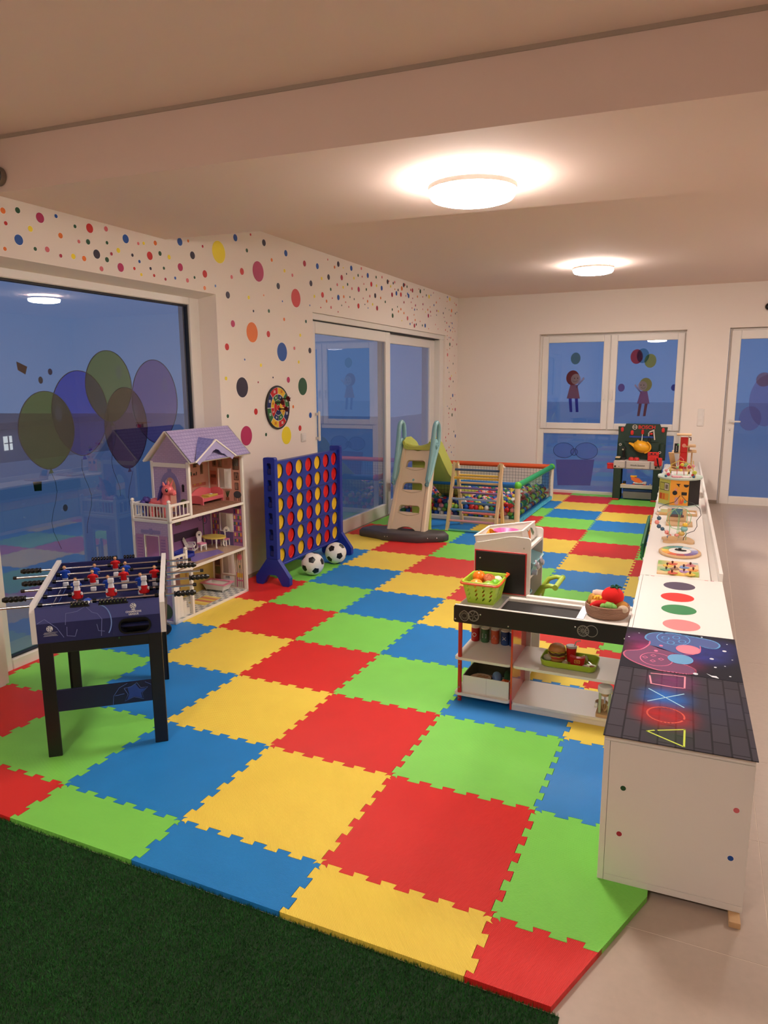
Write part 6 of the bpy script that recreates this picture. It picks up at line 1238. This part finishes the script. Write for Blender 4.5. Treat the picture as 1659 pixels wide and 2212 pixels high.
# ---- printed desk mats
def print_mat(name, base, spots, bricks=None, noise=None):
    m = bpy.data.materials.new(name); m.use_nodes = True; N, L, b = nodes_of(m); b.inputs['Roughness'].default_value = .75; b.inputs['Specular IOR Level'].default_value = .25
    tc = N.new('ShaderNodeTexCoord'); cur = None
    if bricks:
        sp = N.new('ShaderNodeSeparateXYZ'); cb = N.new('ShaderNodeCombineXYZ'); br = N.new('ShaderNodeTexBrick'); L.new(tc.outputs['Object'],sp.inputs[0]); L.new(sp.outputs[1],cb.inputs[0]); L.new(sp.outputs[0],cb.inputs[1]); L.new(cb.outputs[0],br.inputs['Vector'])
        br.inputs['Color1'].default_value = (*lin(bricks[0]),1); br.inputs['Color2'].default_value = (*lin(bricks[1]),1); br.inputs['Mortar'].default_value = (*lin(bricks[2]),1); br.inputs['Scale'].default_value = 1; br.inputs['Brick Width'].default_value = .125; br.inputs['Row Height'].default_value = .052; br.inputs['Mortar Size'].default_value = .003; cur = br.outputs['Color']
    else:
        rg = N.new('ShaderNodeRGB'); rg.outputs[0].default_value = (*lin(base),1); cur = rg.outputs[0]
    nz = N.new('ShaderNodeTexNoise'); nz.inputs['Scale'].default_value = 14; nz.inputs['Detail'].default_value = 4; L.new(tc.outputs['Object'],nz.inputs['Vector'])
    for (x,y,r,c,s) in spots:
        vm = N.new('ShaderNodeVectorMath'); vm.operation = 'DISTANCE'; vm.inputs[1].default_value = (x,y,.003); L.new(tc.outputs['Object'],vm.inputs[0])
        mr = N.new('ShaderNodeMapRange'); mr.interpolation_type = 'SMOOTHERSTEP'; mr.inputs[1].default_value = r; mr.inputs[2].default_value = 0; mr.inputs[3].default_value = 0; mr.inputs[4].default_value = s; L.new(vm.outputs['Value'],mr.inputs[0])
        mu = N.new('ShaderNodeMath'); mu.operation = 'MULTIPLY'; L.new(mr.outputs[0],mu.inputs[0]); L.new(nz.outputs[0],mu.inputs[1])
        mx = N.new('ShaderNodeMix'); mx.data_type = 'RGBA'; L.new(mu.outputs[0],mx.inputs[0]); L.new(cur,mx.inputs[6]); mx.inputs[7].default_value = (*lin(c),1); cur = mx.outputs[2]
    L.new(cur,b.inputs['Base Color']); return m
def fl(mb, pts, w, m, closed=False, z=.0035):
    """flat printed line of width w"""
    n = len(pts)
    for i in range(n if closed else n-1):
        a = Vector((*pts[i],0)); b = Vector((*pts[(i+1) % n],0)); d = (b-a)
        if d.length < 1e-6: continue
        d.normalize(); p = Vector((-d.y,d.x,0))*w/2; e = d*w*.3
        mb.add([(a-p-e+Vector((0,0,z))),(a+p-e+Vector((0,0,z))),(b+p+e+Vector((0,0,z))),(b-p+e+Vector((0,0,z)))],[(0,3,2,1)],m)
def smooth(pts, closed=False, k=4):
    out = []; n = len(pts)
    for i in range(n if closed else n-1):
        g = lambda q: Vector(pts[q % n] if closed else pts[min(max(q,0),n-1)]); p0,p1,p2,p3 = g(i-1),g(i),g(i+1),g(i+2)
        for s in range(k): t = s/k; v = .5*((2*p1)+(p2-p0)*t+(2*p0-5*p1+4*p2-p3)*t*t+(3*p1-p0-3*p2+p3)*t**3); out.append((v.x,v.y))
    if not closed: out.append(tuple(pts[-1]))
    return out
def P(s): return [tuple(float(v) for v in t.split(',')) for t in s.split()]
dm = thing('desk_mat','black brick-print desk mat with neon triangle, circle, cross and square','desk mat',RM @ Vector((0,0,.5152)),RA)
NM = print_mat('neon_brick_print',(40,36,44),[(.175,.195,.15,(190,20,24),1.5),(.175,.34,.13,(30,110,200),1.5),(.19,.49,.14,(130,50,110),1.1),(.19,.06,.10,(40,70,30),.9),(.33,.3,.2,(44,52,80),.5)],((64,59,68),(50,46,55),(26,23,29)))
mb = MB(); mb.box(-.003,.434,-.016,.575,0,.003,NM); mb.build('mat',dm)
for nm,pts,c,cl,w in (('square',P('0.117,0.544 0.195,0.553 0.236,0.556 0.234,0.444 0.191,0.440 0.121,0.446 0.113,0.52'),(240,150,170),False,.006),('circle',[(.1755+.058*math.cos(t),.198+.057*math.sin(t)) for t in [-.2+6.0*i/30 for i in range(31)]],(250,96,76),False,.006),('triangle',P('0.144,0.071 0.123,0.058 0.232,-0.006 0.234,0.112 0.156,0.076'),(206,226,70),False,.006)):
    mb = MB(); fl(mb,pts,w,mat('neon_'+nm,c,.6),cl); mb.build('neon_'+nm,dm)
mb = MB(); fl(mb,P('0.115,0.396 0.232,0.279'),.005,mat('neon_cross',(170,220,240),.6)); fl(mb,P('0.116,0.287 0.232,0.393'),.005,mat('neon_cross',(170,220,240),.6)); mb.build('neon_cross',dm)
dm2 = thing('desk_mat','space-print desk mat with a pink and blue neon game controller','desk mat',RM @ Vector((0,0,.5152)),RA)
SPC = print_mat('space_print',(22,20,34),[(.12,.80,.17,(170,50,110),1.5),(.20,.70,.16,(140,40,90),1.2),(.20,.96,.13,(40,90,170),1.4),(.31,.82,.16,(50,60,150),1.3),(.36,.92,.15,(44,50,120),1.1),(.06,.92,.12,(110,50,110),1.0)])
mb = MB(); mb.box(-.003,.434,.578,1.056,0,.003,SPC); mb.build('mat',dm2)
NP = mat('neon_pink',(236,120,160),.6); NB_ = mat('neon_blue',(110,180,236),.6); NW = mat('neon_white',(226,232,240),.6)
mb = MB()
fl(mb,smooth(P('0.013,0.755 0.067,0.787 0.096,0.857 0.098,0.903')),.006,NP); fl(mb,smooth(P('0.098,0.903 0.079,0.933 0.085,0.984 0.117,1.021 0.194,1.032 0.277,1.022 0.346,1.002 0.371,0.957 0.356,0.910 0.326,0.903 0.295,0.918')),.007,NB_)
fl(mb,smooth(P('0.013,0.755 0.005,0.722 0.014,0.684 0.042,0.646 0.083,0.614 0.142,0.586 0.199,0.584 0.245,0.586 0.269,0.604 0.274,0.626 0.267,0.650 0.240,0.677 0.198,0.692')),.007,NP); fl(mb,smooth(P('0.295,0.918 0.294,0.855 0.269,0.806 0.242,0.791 0.187,0.761 0.176,0.723')),.004,NP)
mb.build('controller_outline',dm2)
mb = MB(); mb.poly([(a,b,.0031) for a,b in smooth(P('0.013,0.755 0.067,0.787 0.096,0.857 0.19,0.80 0.187,0.761 0.176,0.723 0.198,0.692 0.240,0.677 0.267,0.650 0.274,0.626 0.269,0.604 0.245,0.586 0.199,0.584 0.142,0.586 0.083,0.614 0.042,0.646 0.014,0.684 0.005,0.722'),True,2)],mat('controller_mauve',(112,52,96),.6)); mb.build('controller_fill',dm2)
mb = MB(); mb.poly([(a,b,.0031) for a,b in smooth(P('0.096,0.857 0.098,0.903 0.079,0.933 0.085,0.984 0.117,1.021 0.194,1.032 0.277,1.022 0.346,1.002 0.371,0.957 0.356,0.910 0.326,0.903 0.295,0.918 0.294,0.855 0.242,0.80 0.19,0.80'),True,2)],mat('controller_indigo',(62,84,146),.6)); mb.build('controller_fill',dm2)
def onebtn(f,n='controller_button'):
    mb = MB(); f(mb); mb.build(n,dm2)
onebtn(lambda mb: fl(mb,ell(.130,.698,.060,.070,26),.004,NP,True),'pad_ring'); onebtn(lambda mb: fl(mb,ell(.190,.968,.066,.076,26),.004,NB_,True),'pad_ring')
for x,y in ((.159,.965),(.202,.988),(.181,.917),(.226,.945)): onebtn(lambda mb: fl(mb,ell(x,y,.014,.020,14),.005,NB_,True))
for dx,dy in ((-.03,0),(.03,0),(0,.03),(0,-.03)): onebtn(lambda mb: fl(mb,[(.118+dx-.010,.705+dy),(.118+dx,.705+dy+.012),(.118+dx+.010,.705+dy),(.118+dx,.705+dy-.012)],.003,NP,True))
for x,y in ((.144,.862),(.126,.793)): onebtn(lambda mb: mb.prism(ell(x,y,.008,.010,12),2,.0030,.0037,NP))
for x,y,c1,c2 in ((.249,.855,(236,130,150),NP),(.219,.733,(100,160,206),NB_)):
    mb = MB(); mb.prism(ell(x,y,.044,.050,24),2,.0030,.0037,mat('stick_fill_%d' % c1[0],c1,.6)); fl(mb,ell(x,y,.046,.052,26),.004,c2,True,.0040); mb.build('thumb_stick',dm2)
mb = MB()
for x,y,r in ((.386,.891,.008),(.335,.783,.008),(.273,.600,.009),(.345,.695,.005),(.393,.62,.004),(.012,.926,.004),(.304,1.033,.004),(.41,.80,.003),(.40,.98,.003),(.05,.99,.003),(.38,.72,.003)): mb.prism(ell(x,y,r,r*1.1,12),2,.0030,.0037,NW)
mb.prism([(.312,.618),(.328,.603),(.345,.604),(.353,.585),(.330,.590),(.322,.603)],2,.0030,.0037,NW); mb.build('star_print',dm2)
# ---- wooden peg puzzle, teaching clock, bead maze
def on(name,label,cat,x,y,z=.5152,rz=0,group=None): return thing(name,label,cat,RM @ Vector((x,y,z)),RA+rz,group)
pz_ = on('peg_puzzle','wooden peg puzzle board with a green painted meadow','toy puzzle',.20,2.225)
PZM = print_mat('puzzle_print',(226,192,146),[(-.11,.10,.10,(110,170,80),1.8),(-.11,-.05,.10,(90,180,120),1.6),(.11,-.12,.10,(150,180,70),1.8),(.0,-.15,.07,(226,180,70),1.6),(.10,.14,.07,(120,170,200),1.4),(-.03,-.13,.07,(130,180,80),1.4)])
part('board',lambda mb: mb.prism(rrect(-.112,.112,-.158,.158,.006,3),2,0,.009,PZM),pz_)
PC_ = ((206,90,60),(226,186,70),(110,140,190),(196,110,120),(150,110,80),(110,160,120),(226,150,70),(170,130,180))
for k,(x,y) in enumerate(P('0.169,2.300 0.141,2.244 0.232,2.238 0.269,2.303 0.183,2.187 0.137,2.146 0.283,2.186 0.233,2.133 0.169,2.083 0.265,2.075')):
    x -= .20; y = max(-.14,min(.14,y-2.225)); 
    pc_ = part('puzzle_piece',lambda mb: (mb.prism([(x+.026*math.cos(t)*(1+.25*math.sin(3*t+k)),y+.030*math.sin(t)*(1+.2*math.cos(2*t+k))) for t in [2*PI*i/16 for i in range(16)]],2,.009,.0125,mat('piece_%d' % (k % 8),PC_[k % 8],.5))),pz_)
    mb = MB(); mb.cyl((x,y,.0125),(x,y,.022),.004,mat('peg_red',(90,36,26),.4),n=10); mb.sph((x,y,.024),.0065,mat('peg_red',(90,36,26),.4),10,7); mb.build('peg',pc_)
ck = on('teaching_clock','round wooden teaching clock lying flat with a rainbow ring','toy clock',.208,2.650)
part('disc',lambda mb: mb.lathe([(0,0),(.122,0),(.127,.004),(.127,.012),(.122,.016),(0,.016)],BEE,n=48,sy=1.28),ck)
RC = ((70,140,130),(120,170,110),(226,200,80),(236,160,60),(214,90,50),(170,60,70),(120,70,130),(110,100,160),(150,150,200),(220,220,226),(170,200,210),(80,150,160))
for k in range(12):
    a0,a1 = 2*PI*k/12+1.9,2*PI*(k+.94)/12+1.9; q = [(.110*math.cos(a0+(a1-a0)*i/4),1.28*.110*math.sin(a0+(a1-a0)*i/4)) for i in range(5)]+[(.070*math.cos(a1-(a1-a0)*i/4),1.28*.070*math.sin(a1-(a1-a0)*i/4)) for i in range(5)]
    part('hour_segment',lambda mb: mb.prism(q,2,.016,.0175,mat('clock_%d' % k,RC[k],.5)),ck)
part('dial',lambda mb: mb.prism(ell(0,0,.066,.085,32),2,.016,.0172,DWH),ck); part('pointer',lambda mb: (mb.prism([(-.03,.01),(-.02,.035),(.012,.012),(.04,-.004),(.02,-.016),(-.005,-.012)],2,.0175,.024,BLK), mb.cyl((0,0,.02),(0,0,.034),.010,BLK,n=14)),ck)
WIG = mat('wire_green',(130,190,130),.4); BEAM_ = mat('bead_wood',(214,178,130),.5)
bm_ = on('bead_maze','wooden bead maze with thin green wire loops beside the teaching clock','bead maze',.19,3.03)
part('base',lambda mb: mb.prism(smooth([(-.10,.04),(-.02,.09),(.06,.10),(.10,.02),(.11,-.06),(.08,-.09),(.02,-.06),(-.05,-.10),(-.09,-.08),(-.08,-.02)],True),2,0,.014,BEE),bm_)
part('wire',lambda mb: mb.tube(smooth([(-.05,-.02,.01)[:2]]*2,False) and [(-.053,-.02,.012),(-.052,-.02,.10),(-.06,-.02,.17),(-.04,-.02,.215),(.0,-.02,.245),(.045,-.02,.23),(.08,-.02,.19),(.075,-.02,.14),(.05,-.02,.11),(.055,-.02,.012)],.0022,WIG,6),bm_)
part('wire',lambda mb: mb.tube([(.01,.04,.012),(.005,.04,.12),(.012,.03,.20),(.05,.02,.22),(.055,.0,.15),(.04,-.02,.10),(.0,-.04,.09),(-.04,-.045,.10),(-.075,-.05,.15),(-.07,-.05,.20),(-.03,-.04,.23),(.0,-.04,.19),(-.005,-.045,.012)],.0022,WIG,6),bm_)
for x,y,z,r,c in ((.045,-.02,.122,.017,(236,190,60)),(.04,-.02,.092,.022,(130,180,180)),(.025,-.03,.06,.020,(206,170,90)),(-.005,-.043,.05,.014,(226,150,140)),(-.053,-.02,.03,.014,(110,130,150)),(.005,.04,.04,.015,(150,190,130))): part('bead',lambda mb: mb.sph((x,y,z),r,mat('bead_%d_%d' % (c[0],c[1]),c,.4),14,10,(1.1,1.1,.85)),bm_)
part('wooden_figure',lambda mb: mb.prism(rrect(-.06,.0,.014,.045,.008,3),1,-.07,-.055,BEE),bm_)
ch_ = on('bead_caterpillar','blue and pink bead caterpillar on a curved black cord at the cabinet edge','bead toy',.06,3.06)
CD = mat('black_cord',(24,24,24),.5)
pts = [(0.0,.0,.205),(-.008,0,.18),(.004,0,.148),(-.008,0,.118),(.006,0,.09),(.03,-.01,.075),(.06,-.02,.055),(.078,-.03,.034)]
part('cord',lambda mb: mb.tube([(.13,.10,.30),(.10,.06,.26),(.04,.02,.245),(.005,0,.23)]+pts+[(.09,-.04,.012)],.0022,CD,6),ch_); part('cord',lambda mb: mb.tube([(.14,.10,.30),(.17,.07,.27),(.22,.03,.26),(.26,.0,.23),(.27,-.02,.19),(.245,-.02,.15),(.25,-.02,.11),(.235,-.03,.08),(.19,-.05,.062),(.17,-.06,.03),(.168,-.06,.004)],.0022,CD,6),ch_)
for (x,y,z),c,r in zip(pts,((236,236,236),(236,200,180),(66,96,120),(240,150,140),(66,96,120),(66,96,120),(240,150,140),(240,140,120)),(.013,.011,.015,.016,.015,.014,.015,.014)): part('bead',lambda mb: mb.sph((x,y,z),r,mat('bead_%d_%d' % (c[0],c[1]),c,.4),14,10),ch_)
bk = on('wooden_box','small pale wooden box with a printed picture standing behind the bead maze','wooden box',.20,3.66,.5152,0)
part('box',lambda mb: mb.box(-.095,.095,-.09,.09,0,.012,BEE,.002),bk); part('back_board',lambda mb: mb.obox((-.02,.08,.012),(-.02,.12,.10),.14,.008,BEE),bk); part('picture',lambda mb: (mb.obox((-.02,.092,.06),(-.02,.112,.104),.08,.006,mat('picture_blue',(60,100,120),.5)), mb.obox((-.02,.08,.045),(-.02,.088,.058),.10,.006,mat('picture_dark',(90,60,60),.5))),bk)
pb = on('picture_book','tan picture box lying on the cabinet before the activity cube','toy box',.085,4.12); part('cover',lambda mb: mb.box(-.06,.06,-.09,.09,0,.022,mat('book_tan',(214,172,110),.6),.003),pb); part('picture',lambda mb: mb.box(-.05,.05,-.08,.08,.022,.023,mat('book_green',(170,170,110),.6)),pb)
tr2 = on('wooden_tray','shallow wooden frame lying on the cabinet before the activity cube','wooden tray',.265,4.14); part('frame',lambda mb: [mb.box(*q,0,.02,BEE,.002) for q in ((-.07,.07,-.09,-.08),(-.07,.07,.08,.09),(-.07,-.06,-.08,.08),(.06,.07,-.08,.08))],tr2); part('panel',lambda mb: mb.box(-.06,.06,-.08,.08,0,.006,DWH),tr2)
# ---- activity cube
ac = on('activity_cube','wooden activity cube with an orange front, black side and pastel mint top','activity toy',.19,4.66)
foot = [(-.165,-.05),(-.075,-.165),(.075,-.165),(.162,-.05),(.162,.13),(.08,.165),(-.08,.165),(-.165,.13)]
cols = [(206,206,100),(236,160,50),(26,24,26),(220,140,150),(236,236,230),(120,180,170),(236,236,230),(190,200,120)]
MT = mat('mint_top',(186,204,190),.45)
for i in range(8):
    p,q = foot[i],foot[(i+1) % 8]; part('face_panel',lambda mb: mb.obox((p[0],p[1],.125),(q[0],q[1],.125),.010,.225,mat('cube_face_%d' % i,cols[i],.45)),ac)
part('bottom',lambda mb: mb.prism([(a*1.05,b*1.05) for a,b in foot],2,0,.012,MT),ac); part('top',lambda mb: mb.prism(smooth([(a*1.08,b*1.08) for a,b in foot],True,3),2,.238,.252,MT),ac)
FY = -.1705
def fr(mb): pass
part('turning_disc',lambda mb: mb.lathe([(0,0),(.020,0),(.020,-.006),(0,-.006)],BLK,o=(-.036,FY,.124),n=20,ax=(0,1,0)),ac)
part('slot_window',lambda mb: mb.box(.018,.062,FY-.004,FY,.105,.133,BLK,.002),ac)
part('shape_hole',lambda mb: mb.prism([(-.03,.205),(.008,.205),(-.004,.195),(-.002,.175),(-.012,.185)],1,FY-.003,FY,BLK),ac)
part('bowl_hole',lambda mb: mb.prism([(.032,.20)]+[(.053+.021*math.cos(t),.198-.022*math.sin(t)) for t in [PI-PI*i/10 for i in range(11)]]+[(.074,.20)],1,FY-.003,FY,BLK),ac)
for q,c in ((rrect(-.034,-.004,.02,.085,.010,4),(196,150,150)),([(.004,.03),(.012,.075),(.022,.05),(.034,.078),(.04,.05),(.03,.025)],(220,90,50)),(ell(.052,.05,.012,.015,14),(110,170,150)),([(-.04,.145),(-.036,.17),(-.03,.146),(-.026,.17),(-.02,.145)],(230,150,160))): part('animal_print',lambda mb: mb.prism(q,1,FY-.0015,FY,mat('print_%d_%d' % c[:2],c,.5)),ac)
def leftpr(mb):
    a = Vector((-.165,-.05,0)); b = Vector((-.075,-.165,0)); d = (b-a).normalized(); n = Vector((-.788,-.616,0))
    def rect(t0,t1,z0,z1,c,k=0.0061): mb.add([a+d*t+n*k+Vector((0,0,z)) for t,z in ((t0,z0),(t1,z0),(t1,z1),(t0,z1))],[(0,1,2,3)],mat('cubeprint_%d_%d' % c[:2],c,.5))
    rect(.01,.135,.135,.205,(60,66,40)); rect(.015,.07,.14,.20,(190,190,90),.0065); rect(.075,.13,.14,.20,(226,220,206),.0065); rect(.085,.12,.15,.19,(120,110,100),.0068); rect(.01,.135,.05,.11,(226,170,60)); rect(.015,.045,.055,.105,(206,80,40),.0065); rect(.055,.085,.055,.105,(226,120,50),.0065)
part('book_print',leftpr,ac)
for x0,y0,z0,pts,c in ((0,0,0,[(-.12,-.10,.252),(-.12,-.09,.31),(-.08,-.05,.345),(-.03,.0,.33),(.0,.03,.36),(.05,.05,.345),(.10,.02,.32),(.12,-.08,.29),(.12,-.10,.252)],(222,170,110)),(0,0,0,[(-.09,.08,.252),(-.08,.06,.35),(-.02,.0,.39),(.04,-.02,.38),(.09,.0,.34),(.10,.06,.252)],(226,206,90)),(0,0,0,[(-.03,.10,.252),(-.03,.08,.38),(-.01,.06,.42),(.015,.06,.40),(.03,.08,.252)],(214,110,120)),(0,0,0,[(-.11,.02,.252),(-.12,0,.36),(-.15,.02,.30),(-.13,.05,.252)],(236,236,230)),(0,0,0,[(.06,.10,.252),(.07,.08,.36),(.10,.05,.39),(.11,.1,.252)],(236,200,100))): part('wire',lambda mb: mb.tube(pts,.0035,mat('cube_wire_%d' % c[1],c,.4),6),ac)
for x,y,z,r,c in ((-.10,-.08,.275,.016,(206,50,80)),(-.07,-.08,.272,.014,(236,236,240)),(-.12,-.10,.262,.012,(60,110,140)),(.11,-.09,.262,.013,(70,110,140)),(.115,-.085,.30,.018,(200,206,70)),(.10,-.08,.275,.013,(206,40,50)),(.01,.02,.355,.016,(230,200,60)),(.035,.04,.35,.017,(150,190,170)),(.07,.03,.335,.018,(206,70,90)),(.10,.01,.345,.015,(230,150,160)),(-.03,.0,.33,.013,(150,190,180)),(.0,-.02,.31,.013,(236,206,80)),(-.12,-.09,.31,.012,(230,150,150)),(.05,.06,.36,.013,(110,170,130))): part('bead',lambda mb: mb.sph((x,y,z),r,mat('bead_%d_%d' % (c[0],c[1]),c,.4),12,8),ac)
part('gear',lambda mb: mb.prism([(-.03+(.040+(.006 if k % 2 else 0))*math.cos(2*PI*k/24),-.09+(.040+(.006 if k % 2 else 0))*math.sin(2*PI*k/24)) for k in range(24)],2,.252,.262,mat('gear_pink',(226,160,170),.5)),ac); part('gear',lambda mb: mb.prism([(.048+(.034+(.006 if k % 2 else 0))*math.cos(2*PI*k/20),-.09+(.034+(.006 if k % 2 else 0))*math.sin(2*PI*k/20)) for k in range(20)],2,.252,.262,mat('gear_white',(236,220,220),.5)),ac)
# ---- wooden toy garage
tg = on('toy_garage','tall wooden toy garage with a red lift tower behind the activity cube','toy garage',.185,5.45)
for z,w,d,x in ((0,.15,.18,0),(.20,.12,.15,-.01),(.385,.11,.15,.01),(.455,.12,.14,-.005)): pass
part('base',lambda mb: mb.prism(rrect(-.14,.14,-.17,.17,.02,4),2,0,.012,BEE),tg)
for z,x0,x1,y0,y1 in ((.22,-.10,.10,-.14,.15),(.39,-.085,-.005,-.10,.14),(.455,.02,.13,-.10,.12),(.565,-.05,.085,-.10,.08)): part('deck',lambda mb: mb.prism(rrect(x0,x1,y0,y1,.02,4),2,z,z+.012,BEE),tg)
part('deck',lambda mb: mb.prism(rrect(.05,.14,-.08,.14,.02,4),2,.40,.412,BEE),tg)
part('lift_tower',lambda mb: (mb.box(-.01,.055,-.09,-.05,.40,.55,mat('lift_red',(206,26,24),.4),.003), mb.box(-.016,-.01,-.09,-.05,.232,.56,BEE), mb.box(.055,.061,-.09,-.05,.232,.56,BEE), mb.box(-.01,.055,-.088,-.05,.24,.40,mat('lift_red',(206,26,24),.4),.003)),tg)
part('button',lambda mb: mb.cyl((.022,-.098,.47),(.022,-.09,.47),.018,mat('lift_button',(226,150,130),.5),n=18),tg); part('crank',lambda mb: mb.tube([(.061,-.07,.55),(.08,-.075,.55),(.08,-.085,.52)],.005,mat('crank_dark',(80,50,46),.5),8),tg)
part('sign',lambda mb: (mb.box(-.065,-.025,-.11,-.10,.40,.49,BLK,.002), mb.sph((-.03,-.112,.478),.008,mat('sign_green',(90,170,90),.4),10,6), mb.tube([(-.05+.008*(k % 2),-.1115,.412+.011*k) for k in range(6)],.002,WPR,4)),tg)
part('ramp',lambda mb: mb.obox((-.09,-.12,.40),(-.06,.10,.232),.05,.008,BEE),tg)
for x,y,z0,z1 in ((-.085,-.12,.012,.22),(.085,-.12,.012,.22),(.085,.13,.012,.22),(-.085,.13,.012,.22),(.10,.02,.232,.40),(-.075,.10,.232,.39),(.07,.0,.412,.455)): part('pillar',lambda mb: mb.cyl((x,y,z0),(x,y,z1),.007,BEE if z0 > .1 else mat('pillar_dark',(70,56,50),.5),n=8),tg)
# ---- green building plate fixed on the cabinet side
gp = on('building_plate','green studded building plate fixed on the play side of the cabinet','building plate',-.0225,2.93,.385)
PLG2 = mat('plate_green',(24,110,56),.4); part('plate',lambda mb: mb.box(-.012,.0,0,1.15,0,.115,PLG2,.001),gp)
def studs(mb):
    for i in range(42):
        for j in range(4): mb.cyl((-.020,.014+.0274*i,.014+.029*j),(-.012,.014+.0274*i,.014+.029*j),.008,PLG2,n=8)
o = part('studs',studs,gp); o['kind'] = 'stuff'
